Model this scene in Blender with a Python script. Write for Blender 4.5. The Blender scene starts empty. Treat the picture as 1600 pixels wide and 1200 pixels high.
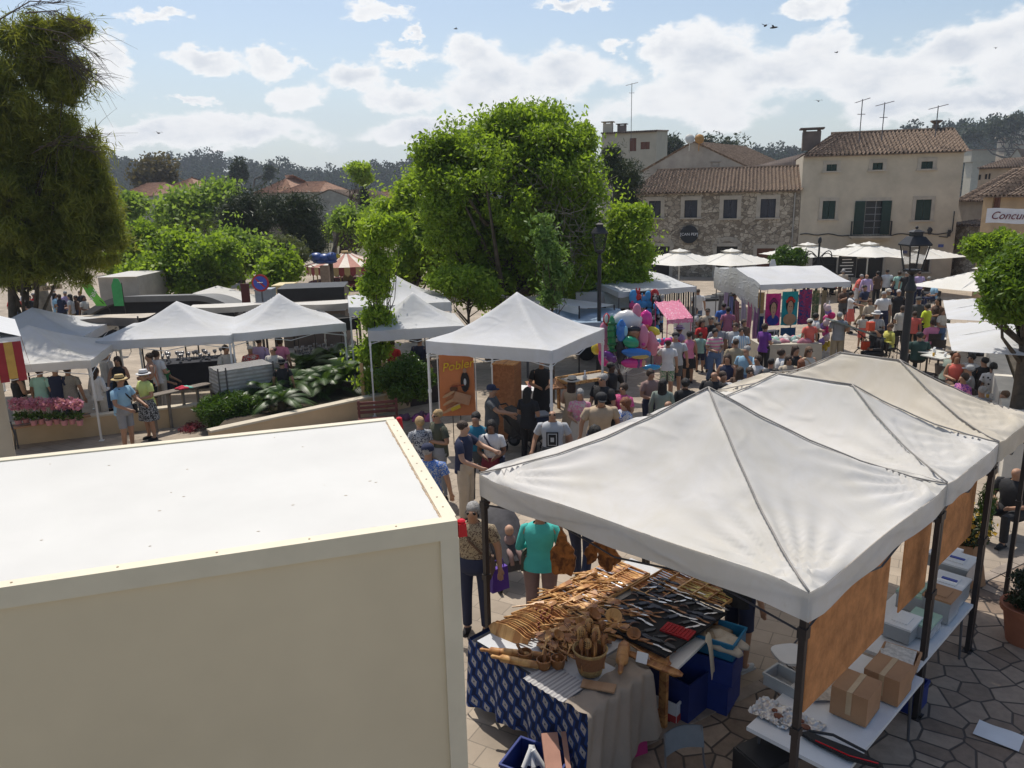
import bpy, math, random
import numpy as np
from mathutils import Vector, Matrix, Euler
random.seed(7); RNG = np.random.default_rng(7)
PI = math.pi
# ---------------------------------------------------------------- camera
F_PX, PITCH, ROLL, EYE = 1200.0, math.atan(0.245), math.radians(1.25), 5.7
_f = np.array([0, math.cos(PITCH), -math.sin(PITCH)]); _r = np.array([1.0, 0, 0]); _u = np.cross(_r, _f)
_c, _s = math.cos(ROLL), math.sin(ROLL)
_r, _u = _c*_r - _s*_u, _s*_r + _c*_u
sc = bpy.context.scene
COL = sc.collection
cam_d = bpy.data.cameras.new('camera'); cam = bpy.data.objects.new('camera', cam_d); COL.objects.link(cam)
cam.matrix_world = Matrix(((_r[0], _u[0], -_f[0], 0), (_r[1], _u[1], -_f[1], 0), (_r[2], _u[2], -_f[2], EYE), (0, 0, 0, 1)))
cam_d.sensor_width = 36; cam_d.lens = 27.0; cam_d.clip_start = 0.1; cam_d.clip_end = 6000
sc.camera = cam
sc.view_settings.view_transform = 'Standard'; sc.view_settings.look = 'None'
sc.view_settings.gamma = 1; sc.view_settings.exposure = 0.30; sc.view_settings.use_curve_mapping = False
sc.cycles.max_bounces = 6; sc.cycles.transparent_max_bounces = 6; sc.cycles.transmission_bounces = 4
sc.cycles.volume_bounces = 0; sc.cycles.volume_step_rate = 10; sc.cycles.caustics_reflective = False; sc.cycles.caustics_refractive = False

# where a point of the photograph (1600 x 1200) lies in the place
def _ray(x, y): return _f + (x-800)/F_PX*_r - (y-600)/F_PX*_u
def at(x, y, z=0.0):
    d = _ray(x, y); t = (z-EYE)/d[2]; return Vector((0+t*d[0], t*d[1], z))
def atY(x, y, Y):
    d = _ray(x, y); t = Y/d[1]; return Vector((t*d[0], Y, EYE+t*d[2]))
def head(x, y, H):
    p = at(x, y, H); return Vector((p.x, p.y, 0))

# ---------------------------------------------------------------- world, clouds and sun
SUN = Vector((-0.17, 0.457, 1)).normalized()
EL, AZ = math.asin(SUN.z), math.atan2(SUN.x, SUN.y)
w = bpy.data.worlds.new('World'); sc.world = w; w.use_nodes = True
nt = w.node_tree; nt.nodes.clear()
def N(tree, typ, **kw):
    n = tree.nodes.new(typ)
    for k, v in kw.items():
        if k.startswith('i_'):
            key = k[2:]; key = int(key) if key.isdigit() else key
            n.inputs[key].default_value = v
        else: setattr(n, k, v)
    return n
def world():
    L = nt.links.new
    out = N(nt, 'ShaderNodeOutputWorld'); bg = N(nt, 'ShaderNodeBackground', i_Strength=0.128)
    sky = N(nt, 'ShaderNodeTexSky', sky_type='NISHITA', sun_disc=False, sun_elevation=EL, sun_rotation=AZ, air_density=1.0, dust_density=1.6, ozone_density=1.3)
    tc = N(nt, 'ShaderNodeTexCoord'); sep = N(nt, 'ShaderNodeSeparateXYZ'); L(tc.outputs['Generated'], sep.inputs[0])
    az = N(nt, 'ShaderNodeMath', operation='ARCTAN2'); L(sep.outputs[0], az.inputs[0]); L(sep.outputs[1], az.inputs[1])
    el = N(nt, 'ShaderNodeMath', operation='ARCSINE'); L(sep.outputs[2], el.inputs[0])
    cmb = N(nt, 'ShaderNodeCombineXYZ'); L(az.outputs[0], cmb.inputs[0]); L(el.outputs[0], cmb.inputs[1])
    # cauliflower edges: the direction is disturbed by noise before the cloud shapes are looked up
    def noise(scale, detail, rough, src):
        n = N(nt, 'ShaderNodeTexNoise', i_Scale=scale, i_Detail=detail, i_Roughness=rough); L(src, n.inputs['Vector']); return n
    st = N(nt, 'ShaderNodeVectorMath', operation='MULTIPLY'); L(cmb.outputs[0], st.inputs[0]); st.inputs[1].default_value = (1, 1.7, 1)
    n1 = noise(16, 7, 0.62, st.outputs[0])
    sub = N(nt, 'ShaderNodeVectorMath', operation='SUBTRACT'); L(n1.outputs['Color'], sub.inputs[0]); sub.inputs[1].default_value = (0.5, 0.5, 0.5)
    scl = N(nt, 'ShaderNodeVectorMath', operation='MULTIPLY'); L(sub.outputs[0], scl.inputs[0]); scl.inputs[1].default_value = (0.10, 0.055, 0)
    n1b = noise(60, 4, 0.6, st.outputs[0]); s1b = N(nt, 'ShaderNodeVectorMath', operation='MULTIPLY_ADD'); L(n1b.outputs['Color'], s1b.inputs[0]); s1b.inputs[1].default_value = (.028, .016, 0); L(scl.outputs[0], s1b.inputs[2]); s1c = N(nt, 'ShaderNodeVectorMath', operation='ADD'); L(s1b.outputs[0], s1c.inputs[0]); s1c.inputs[1].default_value = (-.014, -.008, 0)
    wv = N(nt, 'ShaderNodeVectorMath', operation='ADD'); L(cmb.outputs[0], wv.inputs[0]); L(s1c.outputs[0], wv.inputs[1])
    blobs = [(165,92,52,46),(320,92,70,20),(425,95,48,24),(472,152,56,27),(290,153,48,10),(240,28,60,13),(590,22,68,16),(640,48,22,12),(905,10,66,12),
             (1270,12,55,20),(560,118,70,26),(640,150,80,28),(735,85,62,34),(770,135,110,52),(880,112,120,46),(960,68,45,16),(1080,160,170,50),(1115,92,95,52),(1040,80,60,30),
             (1190,120,95,42),(1280,78,72,40),(1380,120,130,46),(1500,85,130,42),(1580,60,80,48),(1450,160,160,34),(1600,110,90,50),(620,85,60,20),(380,200,180,30),(700,205,190,32),(230,215,130,30),(1560,150,120,22),
             (-260,80,180,50),(-500,20,160,50),(1900,60,220,60),(2300,0,200,70),(2000,-300,300,90),(300,-500,330,90),(1100,-600,380,110),(-600,-400,300,90)]
    prev = None
    for bx, by, rx, ry in blobs:
        d = _ray(bx, by); d = d/np.linalg.norm(d); a0, e0 = math.atan2(d[0], d[1]), math.asin(d[2])
        k = math.cos(math.atan((bx-800)/F_PX))
        s1 = N(nt, 'ShaderNodeVectorMath', operation='SUBTRACT'); L(wv.outputs[0], s1.inputs[0]); s1.inputs[1].default_value = (a0, e0, 0)
        m1 = N(nt, 'ShaderNodeVectorMath', operation='MULTIPLY'); L(s1.outputs[0], m1.inputs[0]); m1.inputs[1].default_value = (F_PX/rx/k*1.14, F_PX/ry*1.12, 0)
        ln = N(nt, 'ShaderNodeVectorMath', operation='LENGTH'); L(m1.outputs[0], ln.inputs[0])
        if prev is None: prev = ln.outputs['Value']
        else:
            mm = N(nt, 'ShaderNodeMath', operation='SMOOTH_MIN'); L(prev, mm.inputs[0]); L(ln.outputs['Value'], mm.inputs[1]); mm.inputs[2].default_value = 0.35; prev = mm.outputs[0]
    n4 = noise(11, 3, 0.5, st.outputs[0]); a4 = N(nt, 'ShaderNodeMath', operation='MULTIPLY_ADD', i_1=1.7, i_2=-.80); L(n4.outputs['Fac'], a4.inputs[0]); b4 = N(nt, 'ShaderNodeMath', operation='ADD'); L(prev, b4.inputs[0]); L(a4.outputs[0], b4.inputs[1]); prev = b4.outputs[0]
    dens = N(nt, 'ShaderNodeMapRange', interpolation_type='SMOOTHSTEP'); L(prev, dens.inputs[0])
    dens.inputs[1].default_value = 1.07; dens.inputs[2].default_value = 0.68; dens.inputs[3].default_value = 0; dens.inputs[4].default_value = 0.97
    # soft veil low in the sky
    n3 = noise(5, 6, 0.6, st.outputs[0])
    veil = N(nt, 'ShaderNodeMapRange', interpolation_type='SMOOTHSTEP'); L(el.outputs[0], veil.inputs[0]); veil.inputs[1].default_value = 0.22; veil.inputs[2].default_value = 0.02; veil.inputs[3].default_value = 0; veil.inputs[4].default_value = 1.0
    vn = N(nt, 'ShaderNodeMapRange'); L(n3.outputs['Fac'], vn.inputs[0]); vn.inputs[1].default_value = 0.3; vn.inputs[2].default_value = 0.7; vn.inputs[3].default_value = 0.25; vn.inputs[4].default_value = 0.80
    vm = N(nt, 'ShaderNodeMath', operation='MULTIPLY'); L(veil.outputs[0], vm.inputs[0]); L(vn.outputs[0], vm.inputs[1])
    n2 = noise(9, 8, 0.6, st.outputs[0])
    br = N(nt, 'ShaderNodeValToRGB'); L(n2.outputs['Fac'], br.inputs[0])
    br.color_ramp.elements[0].position = 0.38; br.color_ramp.elements[0].color = (3.5, 3.9, 4.5, 1)
    br.color_ramp.elements[1].position = 0.60; br.color_ramp.elements[1].color = (6.0, 6.0, 6.05, 1)
    mx0 = N(nt, 'ShaderNodeMix', data_type='RGBA'); L(vm.outputs[0], mx0.inputs[0]); tn = N(nt, 'ShaderNodeVectorMath', operation='MULTIPLY'); L(sky.outputs[0], tn.inputs[0]); tn.inputs[1].default_value = (.90, .88, .84); L(tn.outputs[0], mx0.inputs[6]); mx0.inputs[7].default_value = (3.9, 4.5, 5.1, 1)
    mx = N(nt, 'ShaderNodeMix', data_type='RGBA'); L(dens.outputs[0], mx.inputs[0]); L(mx0.outputs[2], mx.inputs[6]); core = N(nt, 'ShaderNodeMapRange', interpolation_type='SMOOTHSTEP'); L(prev, core.inputs[0]); core.inputs[1].default_value = .85; core.inputs[2].default_value = .1; core.inputs[3].default_value = 0; core.inputs[4].default_value = .75
    mc = N(nt, 'ShaderNodeMix', data_type='RGBA'); L(core.outputs[0], mc.inputs[0]); mc.inputs[6].default_value = (6.4, 6.4, 6.4, 1); L(br.outputs[0], mc.inputs[7]); L(mc.outputs[2], mx.inputs[7])
    L(mx.outputs[2], bg.inputs[0]); L(bg.outputs[0], out.inputs[0])
world()
sun_d = bpy.data.lights.new('sun', 'SUN'); sun_d.energy = 3.6; sun_d.angle = math.radians(0.5); sun_d.color = (1, 0.945, 0.855)
sun = bpy.data.objects.new('sun', sun_d); COL.objects.link(sun); sun.rotation_euler = SUN.to_track_quat('Z', 'Y').to_euler(); sun.location = (0, 20, 60)

# ---------------------------------------------------------------- helpers: mesh building
def frame(pts):
    "parallel-transported frames along a polyline"
    P = [Vector(p) for p in pts]; T = []
    for i in range(len(P)):
        a, b = P[max(i-1, 0)], P[min(i+1, len(P)-1)]; t = b-a
        T.append(t.normalized() if t.length > 1e-9 else Vector((0, 0, 1)))
    ref = Vector((1, 0, 0)) if abs(T[0].x) < 0.8 else Vector((0, 1, 0))
    n = (ref - T[0]*ref.dot(T[0])).normalized(); out = []
    for t in T:
        n = n - t*n.dot(t)
        n = n.normalized() if n.length > 1e-6 else t.orthogonal().normalized()
        out.append((n.copy(), t.cross(n)))
    return P, T, out
class MB:
    def __init__(s): s.v, s.f, s.m = [], [], []
    def add(s, V, F, m=0):
        o = len(s.v); s.v += [tuple(v) for v in V]; s.f += [tuple(i+o for i in f) for f in F]; s.m += [m]*len(F); return s
    def box(s, c, sz, rot=None, m=0, taper=1.0):
        x, y, z = sz[0]/2, sz[1]/2, sz[2]/2
        V = [Vector((a*x*(taper if d > 0 else 1), b*y*(taper if d > 0 else 1), d*z)) for d in (-1, 1) for b in (-1, 1) for a in (-1, 1)]
        if rot is not None:
            R = Matrix.Rotation(rot, 3, 'Z') if isinstance(rot, (int, float)) else (rot.to_matrix() if isinstance(rot, Euler) else rot)
            V = [R @ v for v in V]
        c = Vector(c); return s.add([v+c for v in V], [(0, 2, 3, 1), (4, 5, 7, 6), (0, 1, 5, 4), (2, 6, 7, 3), (1, 3, 7, 5), (0, 4, 6, 2)], m)
    def tube(s, pts, rad, n=8, m=0, flat=None):
        "flat: (a,b) multiplies the two radii"
        P, T, Fr = frame(pts); k = len(P); fa, fb = flat or (1, 1)
        R = rad if isinstance(rad, (list, tuple)) else [rad]*k
        V = []
        for p, (a, b), r in zip(P, Fr, R):
            for j in range(n):
                q = 2*PI*j/n; V.append(p + a*(r*fa*math.cos(q)) + b*(r*fb*math.sin(q)))
        Fc = [(i*n+j, i*n+(j+1) % n, (i+1)*n+(j+1) % n, (i+1)*n+j) for i in range(k-1) for j in range(n)]
        Fc += [tuple(range(n-1, -1, -1)), tuple((k-1)*n+j for j in range(n))]
        return s.add(V, Fc, m)
    def ring(s, rings, m=0, caps=True, close=True):
        "loft through rings of equal point count"
        n = len(rings[0]); V = [p for r in rings for p in r]
        Fc = [(i*n+j, i*n+(j+1) % n, (i+1)*n+(j+1) % n, (i+1)*n+j) for i in range(len(rings)-1) for j in range(n if close else n-1)]
        if caps: Fc += [tuple(range(n-1, -1, -1)), tuple((len(rings)-1)*n+j for j in range(n))]
        return s.add(V, Fc, m)
    def lathe(s, prof, n=16, c=(0, 0, 0), m=0, caps=True):
        c = Vector(c); return s.ring([[c+Vector((r*math.cos(2*PI*j/n), r*math.sin(2*PI*j/n), z)) for j in range(n)] for r, z in prof], m, caps)
    def ell(s, c, r, rot=None, u=10, v=7, m=0):
        c = Vector(c); r = (r, r, r) if isinstance(r, (int, float)) else r
        R = rot.to_matrix() if isinstance(rot, Euler) else (rot if rot is not None else Matrix.Identity(3))
        V = [c + R @ Vector((0, 0, -r[2]))]
        for i in range(1, v):
            t = PI*i/v
            for j in range(u):
                q = 2*PI*j/u; V.append(c + R @ Vector((r[0]*math.sin(t)*math.cos(q), r[1]*math.sin(t)*math.sin(q), -r[2]*math.cos(t))))
        V.append(c + R @ Vector((0, 0, r[2])))
        Fc = [(0, 1+(j+1) % u, 1+j) for j in range(u)]
        for i in range(v-2):
            Fc += [(1+i*u+j, 1+i*u+(j+1) % u, 1+(i+1)*u+(j+1) % u, 1+(i+1)*u+j) for j in range(u)]
        e = len(V)-1; b = 1+(v-2)*u; Fc += [(b+j, b+(j+1) % u, e) for j in range(u)]
        return s.add(V, Fc, m)
    def grid(s, fn, nu, nv, m=0):
        V = [fn(i/nu, j/nv) for j in range(nv+1) for i in range(nu+1)]
        return s.add(V, [(j*(nu+1)+i, j*(nu+1)+i+1, (j+1)*(nu+1)+i+1, (j+1)*(nu+1)+i) for j in range(nv) for i in range(nu)], m)
    def prism(s, poly, h, m=0, M4=None):
        "poly in local xy, thickness h along z (from 0 to h)"
        n = len(poly); V = [Vector((p[0], p[1], 0)) for p in poly] + [Vector((p[0], p[1], h)) for p in poly]
        if M4 is not None: V = [M4 @ v for v in V]
        return s.add(V, [tuple(range(n-1, -1, -1)), tuple(range(n, 2*n))] + [(i, (i+1) % n, n+(i+1) % n, n+i) for i in range(n)], m)
    def build(s, name, mats, parent=None, smooth=False, loc=None, rotz=0, sharp=None):
        me = bpy.data.meshes.new(name); me.from_pydata(s.v, [], s.f)
        mats = mats if isinstance(mats, (list, tuple)) else [mats]
        for mt in mats: me.materials.append(mt)
        if len(mats) > 1: me.polygons.foreach_set('material_index', s.m)
        if smooth: me.polygons.foreach_set('use_smooth', [True]*len(me.polygons))
        if sharp and smooth: me.set_sharp_from_angle(angle=math.radians(sharp))
        me.update(); o = bpy.data.objects.new(name, me); COL.objects.link(o)
        if parent is not None: o.parent = parent
        if loc is not None: o.location = loc
        o.rotation_euler.z = rotz
        return o
def np_mesh(name, V, quads, mat, parent=None, smooth=False):
    me = bpy.data.meshes.new(name); V = np.asarray(V, dtype=np.float32).reshape(-1, 3); Q = np.asarray(quads, dtype=np.int32); k = Q.shape[1]
    me.vertices.add(len(V)); me.vertices.foreach_set('co', V.ravel())
    me.loops.add(Q.size); me.loops.foreach_set('vertex_index', Q.ravel())
    me.polygons.add(len(Q)); me.polygons.foreach_set('loop_start', np.arange(0, Q.size, k, dtype=np.int32)); me.polygons.foreach_set('loop_total', np.full(len(Q), k, dtype=np.int32))
    me.materials.append(mat); me.update(calc_edges=True)
    if smooth: me.polygons.foreach_set('use_smooth', [True]*len(Q))
    o = bpy.data.objects.new(name, me); COL.objects.link(o)
    if parent is not None: o.parent = parent
    return o
def tag(o, label=None, cat=None, group=None, kind=None):
    if label: o['label'] = label
    if cat: o['category'] = cat
    if group: o['group'] = group
    if kind: o['kind'] = kind
    return o
def thing(name, label, cat, loc=(0, 0, 0), rotz=0, group=None):
    o = bpy.data.objects.new(name, None); COL.objects.link(o); o.location = loc; o.rotation_euler = (0, 0, rotz); o.empty_display_size = 0.2
    return tag(o, label, cat, group)
def copy_tree(o, parent=None):
    c = o.copy(); COL.objects.link(c); c.parent = parent
    for ch in list(o.children): copy_tree(ch, c)
    return c

# ---------------------------------------------------------------- materials
def lin(c): return tuple(((x/255)/12.92 if x/255 <= 0.04045 else ((x/255+0.055)/1.055)**2.4) for x in c)
_mats = {}
def mat(key, col, rough=0.75, var=0.12, scale=6.0, bump=0.0, bscale=None, metal=0.0, spec=0.4, pat=None, col2=None, pscale=10, trans=0.0, coord='Object'):
    "procedural principled material; col is a linear base colour; pat adds a printed or woven pattern in col2"
    if key in _mats: return _mats[key]
    m = bpy.data.materials.new(key); m.use_nodes = True; t = m.node_tree; L = t.links.new
    b = t.nodes['Principled BSDF']; b.inputs['Roughness'].default_value = rough; b.inputs['Metallic'].default_value = metal; b.inputs['Specular IOR Level'].default_value = spec
    tc = N(t, 'ShaderNodeTexCoord'); src = tc.outputs[coord]
    nz = N(t, 'ShaderNodeTexNoise', i_Scale=scale, i_Detail=5.0, i_Roughness=0.6); L(src, nz.inputs['Vector'])
    def c4(c, k=1.0): return (min(c[0]*k, 1), min(c[1]*k, 1), min(c[2]*k, 1), 1)
    rp = N(t, 'ShaderNodeValToRGB'); L(nz.outputs['Fac'], rp.inputs[0]); rp.color_ramp.elements[0].position = 0.3; rp.color_ramp.elements[1].position = 0.7
    rp.color_ramp.elements[0].color = c4(col, 1-var); rp.color_ramp.elements[1].color = c4(col, 1+var)
    cout = rp.outputs[0]
    if pat:
        fac = None
        if pat in ('stripes', 'vstripes'):
            wv = N(t, 'ShaderNodeTexWave', bands_direction='Z' if pat == 'stripes' else 'X', i_Scale=pscale); L(src, wv.inputs['Vector']); fac = wv.outputs['Fac']; lo, hi = 0.48, 0.52
        elif pat == 'dots':
            wv = N(t, 'ShaderNodeTexVoronoi', i_Scale=pscale); L(src, wv.inputs['Vector']); fac = wv.outputs['Distance']; lo, hi = 0.28, 0.24
        elif pat == 'floral':
            wv = N(t, 'ShaderNodeTexNoise', i_Scale=pscale, i_Detail=2.0, i_Distortion=1.5); L(src, wv.inputs['Vector']); fac = wv.outputs['Fac']; lo, hi = 0.51, 0.55
        elif pat == 'cells':
            wv = N(t, 'ShaderNodeTexVoronoi', i_Scale=pscale, feature='DISTANCE_TO_EDGE'); L(src, wv.inputs['Vector']); fac = wv.outputs['Distance']; lo, hi = 0.05, 0.02
        elif pat == 'wood':
            mp = N(t, 'ShaderNodeMapping'); L(src, mp.inputs[0]); mp.inputs['Scale'].default_value = (1, 0.12, 1)
            wv = N(t, 'ShaderNodeTexNoise', i_Scale=pscale, i_Detail=3.0, i_Distortion=0.8); L(mp.outputs[0], wv.inputs['Vector']); fac = wv.outputs['Fac']; lo, hi = 0.45, 0.62
        mr = N(t, 'ShaderNodeMapRange', i_1=lo, i_2=hi); L(fac, mr.inputs[0])
        mx = N(t, 'ShaderNodeMix', data_type='RGBA'); L(mr.outputs[0], mx.inputs[0]); L(cout, mx.inputs[6]); mx.inputs[7].default_value = c4(col2); cout = mx.outputs[2]
    L(cout, b.inputs['Base Color'])
    if bump:
        nb = N(t, 'ShaderNodeTexNoise', i_Scale=bscale or scale*3, i_Detail=6.0); L(src, nb.inputs['Vector'])
        bp = N(t, 'ShaderNodeBump', i_Strength=min(bump*2, 1.0), i_Distance=0.02*(1 if bump < 1 else bump)); L(nb.outputs['Fac'], bp.inputs['Height']); L(bp.outputs[0], b.inputs['Normal'])
    if trans:
        tr = N(t, 'ShaderNodeBsdfTranslucent'); L(cout, tr.inputs[0]); ms = N(t, 'ShaderNodeMixShader', i_0=trans); out = t.nodes['Material Output']
        L(b.outputs[0], ms.inputs[1]); L(tr.outputs[0], ms.inputs[2]); L(ms.outputs[0], out.inputs[0])
    _mats[key] = m; return m
def leafmat(key, dark, light, trans=0.35, rough=0.55):
    if key in _mats: return _mats[key]
    m = bpy.data.materials.new(key); m.use_nodes = True; t = m.node_tree; L = t.links.new
    b = t.nodes['Principled BSDF']; b.inputs['Roughness'].default_value = rough; b.inputs['Specular IOR Level'].default_value = 0.35
    g = N(t, 'ShaderNodeNewGeometry'); tc = N(t, 'ShaderNodeTexCoord')
    nz = N(t, 'ShaderNodeTexNoise', i_Scale=0.7, i_Detail=3.0); L(tc.outputs['Object'], nz.inputs['Vector'])
    ad = N(t, 'ShaderNodeMath', operation='MULTIPLY_ADD', i_1=0.5, i_2=0.0); L(g.outputs['Random Per Island'], ad.inputs[0])
    mr = N(t, 'ShaderNodeMapRange', i_1=0.35, i_2=0.65, i_3=0.0, i_4=0.5); L(nz.outputs['Fac'], mr.inputs[0]); L(mr.outputs[0], ad.inputs[2])
    rp = N(t, 'ShaderNodeValToRGB'); L(ad.outputs[0], rp.inputs[0])
    rp.color_ramp.elements[0].color = (*dark, 1); rp.color_ramp.elements[1].color = (*light, 1)
    L(rp.outputs[0], b.inputs['Base Color'])
    tr = N(t, 'ShaderNodeBsdfTranslucent'); hs = N(t, 'ShaderNodeMix', data_type='RGBA', i_0=0.5); L(rp.outputs[0], hs.inputs[6]); hs.inputs[7].default_value = (light[0]*1.5, light[1]*1.6, light[2]*0.6, 1); L(hs.outputs[2], tr.inputs[0])
    ms = N(t, 'ShaderNodeMixShader', i_0=trans); L(b.outputs[0], ms.inputs[1]); L(tr.outputs[0], ms.inputs[2]); L(ms.outputs[0], t.nodes['Material Output'].inputs[0])
    _mats[key] = m; return m

def paving(key, col, mortar, bw, bh, rot=0.0, msize=0.012, off=0.5, var=0.25):
    if key in _mats: return _mats[key]
    m = bpy.data.materials.new(key); m.use_nodes = True; t = m.node_tree; L = t.links.new
    b = t.nodes['Principled BSDF']; b.inputs['Roughness'].default_value = 0.85; b.inputs['Specular IOR Level'].default_value = 0.25
    tc = N(t, 'ShaderNodeTexCoord'); mp = N(t, 'ShaderNodeMapping'); L(tc.outputs['Object'], mp.inputs[0]); mp.inputs['Rotation'].default_value = (0, 0, rot)
    br = N(t, 'ShaderNodeTexBrick', offset=off, i_Scale=1.0); L(mp.outputs[0], br.inputs['Vector'])
    br.inputs['Brick Width'].default_value = bw; br.inputs['Row Height'].default_value = bh; br.inputs['Mortar Size'].default_value = msize; br.inputs['Mortar Smooth'].default_value = 0.3
    br.inputs['Color1'].default_value = (*[c*(1-var) for c in col], 1); br.inputs['Color2'].default_value = (*[min(1, c*(1+var)) for c in col], 1); br.inputs['Mortar'].default_value = (*mortar, 1)
    nz = N(t, 'ShaderNodeTexNoise', i_Scale=0.6, i_Detail=8.0, i_Roughness=0.65); L(tc.outputs['Object'], nz.inputs['Vector'])
    mr = N(t, 'ShaderNodeMapRange', i_1=0.35, i_2=0.7, i_3=0.72, i_4=1.12); L(nz.outputs['Fac'], mr.inputs[0])
    ml = N(t, 'ShaderNodeVectorMath', operation='SCALE'); L(br.outputs['Color'], ml.inputs[0]); L(mr.outputs[0], ml.inputs['Scale']); L(ml.outputs[0], b.inputs['Base Color'])
    bp = N(t, 'ShaderNodeBump', i_Strength=0.4, i_Distance=0.01, invert=True); L(br.outputs['Fac'], bp.inputs['Height']); L(bp.outputs[0], b.inputs['Normal'])
    _mats[key] = m; return m
def crazy(key, cols, mortar, scale, width=0.035, dims='2D', squash=None):
    if key in _mats: return _mats[key]
    m = bpy.data.materials.new(key); m.use_nodes = True; t = m.node_tree; L = t.links.new
    b = t.nodes['Principled BSDF']; b.inputs['Roughness'].default_value = 0.8; b.inputs['Specular IOR Level'].default_value = 0.3
    tc = N(t, 'ShaderNodeTexCoord')
    v1 = N(t, 'ShaderNodeTexVoronoi', feature='DISTANCE_TO_EDGE', voronoi_dimensions=dims, i_Scale=scale); v2 = N(t, 'ShaderNodeTexVoronoi', voronoi_dimensions=dims, i_Scale=scale)
    vs = tc.outputs['Object']
    if squash: mp = N(t, 'ShaderNodeMapping'); L(vs, mp.inputs[0]); mp.inputs['Scale'].default_value = squash; vs = mp.outputs[0]
    L(vs, v1.inputs['Vector']); L(vs, v2.inputs['Vector'])
    sp = N(t, 'ShaderNodeSeparateColor'); L(v2.outputs['Color'], sp.inputs[0]); rp = N(t, 'ShaderNodeValToRGB'); L(sp.outputs[0], rp.inputs[0])
    rp.color_ramp.elements[0].color = (*cols[0], 1); rp.color_ramp.elements[1].color = (*cols[1], 1)
    nz = N(t, 'ShaderNodeTexNoise', i_Scale=7.0, i_Detail=7.0, i_Roughness=0.7); L(tc.outputs['Object'], nz.inputs['Vector'])
    mr = N(t, 'ShaderNodeMapRange', i_1=0.3, i_2=0.7, i_3=0.75, i_4=1.15); L(nz.outputs['Fac'], mr.inputs[0])
    sc1 = N(t, 'ShaderNodeVectorMath', operation='SCALE'); L(rp.outputs[0], sc1.inputs[0]); L(mr.outputs[0], sc1.inputs['Scale'])
    ed = N(t, 'ShaderNodeMapRange', i_1=width*0.6, i_2=width); L(v1.outputs['Distance'], ed.inputs[0])
    mx = N(t, 'ShaderNodeMix', data_type='RGBA'); L(ed.outputs[0], mx.inputs[0]); mx.inputs[6].default_value = (*mortar, 1); L(sc1.outputs[0], mx.inputs[7]); L(mx.outputs[2], b.inputs['Base Color'])
    bp = N(t, 'ShaderNodeBump', i_Strength=0.6, i_Distance=0.012); L(ed.outputs[0], bp.inputs['Height']); L(bp.outputs[0], b.inputs['Normal'])
    _mats[key] = m; return m
def fabric(key, col, wear=0.08, wrinkle=0.5, wscale=2.5, trans=0.25, stain=0.0):
    "canopy cloth: stretched folds in the bump, faint dirt"
    if key in _mats: return _mats[key]
    m = bpy.data.materials.new(key); m.use_nodes = True; t = m.node_tree; L = t.links.new
    b = t.nodes['Principled BSDF']; b.inputs['Roughness'].default_value = 0.6; b.inputs['Specular IOR Level'].default_value = 0.25
    tc = N(t, 'ShaderNodeTexCoord')
    n1 = N(t, 'ShaderNodeTexNoise', i_Scale=1.3, i_Detail=8.0, i_Roughness=0.7, i_Distortion=0.6); L(tc.outputs['Object'], n1.inputs['Vector'])
    rp = N(t, 'ShaderNodeValToRGB'); L(n1.outputs['Fac'], rp.inputs[0]); rp.color_ramp.elements[0].position = 0.28; rp.color_ramp.elements[1].position = 0.6
    rp.color_ramp.elements[0].color = (col[0]*(1-wear), col[1]*(1-wear*1.2), col[2]*(1-wear*1.9), 1); rp.color_ramp.elements[1].color = (*col, 1)
    cout = rp.outputs[0]
    if stain:
        n3 = N(t, 'ShaderNodeTexNoise', i_Scale=5.0, i_Detail=9.0, i_Roughness=0.75); L(tc.outputs['Object'], n3.inputs['Vector'])
        mr = N(t, 'ShaderNodeMapRange', i_1=0.63, i_2=0.74, i_3=0.0, i_4=stain); L(n3.outputs['Fac'], mr.inputs[0])
        mx = N(t, 'ShaderNodeMix', data_type='RGBA'); L(mr.outputs[0], mx.inputs[0]); L(cout, mx.inputs[6]); mx.inputs[7].default_value = (0.42, 0.33, 0.2, 1); cout = mx.outputs[2]
    L(cout, b.inputs['Base Color'])
    mp = N(t, 'ShaderNodeMapping'); L(tc.outputs['Object'], mp.inputs[0]); mp.inputs['Scale'].default_value = (1.0, 1.0, 2.2)
    n2 = N(t, 'ShaderNodeTexNoise', noise_type='RIDGED_MULTIFRACTAL' if hasattr(n1, 'noise_type') else 'FBM', i_Scale=wscale, i_Detail=4.0, i_Roughness=0.5, i_Distortion=0.9); L(mp.outputs[0], n2.inputs['Vector'])
    bp = N(t, 'ShaderNodeBump', i_Strength=wrinkle, i_Distance=0.03); L(n2.outputs['Fac'], bp.inputs['Height']); L(bp.outputs[0], b.inputs['Normal'])
    tr = N(t, 'ShaderNodeBsdfTranslucent'); L(cout, tr.inputs[0]); ms = N(t, 'ShaderNodeMixShader', i_0=trans)
    L(b.outputs[0], ms.inputs[1]); L(tr.outputs[0], ms.inputs[2]); L(ms.outputs[0], t.nodes['Material Output'].inputs[0])
    _mats[key] = m; return m
WHITE = (0.74, 0.74, 0.73)
M_TENT = fabric('tent_white', (0.66, 0.67, 0.69), 0.08, 0.35, 2.2, 0.3)
M_TENT2 = fabric('tent_cream', (0.73, 0.715, 0.69), 0.10, 0.6, 2.0, 0.32, stain=0.3)
M_UMB = fabric('parasol_cloth', (0.72, 0.70, 0.65), 0.08, 0.15, 3.0, 0.2)
M_STEEL_W = mat('white_painted_steel', (0.7, 0.7, 0.68), 0.45, 0.05)
M_DARK = mat('dark_grey_steel', (0.035, 0.03, 0.03), 0.45, 0.15, metal=0.3)
M_BLACK = mat('black_iron', (0.02, 0.02, 0.022), 0.5, 0.2)
M_WPL = mat('white_plastic', (0.66, 0.67, 0.68), 0.4, 0.04)
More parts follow.
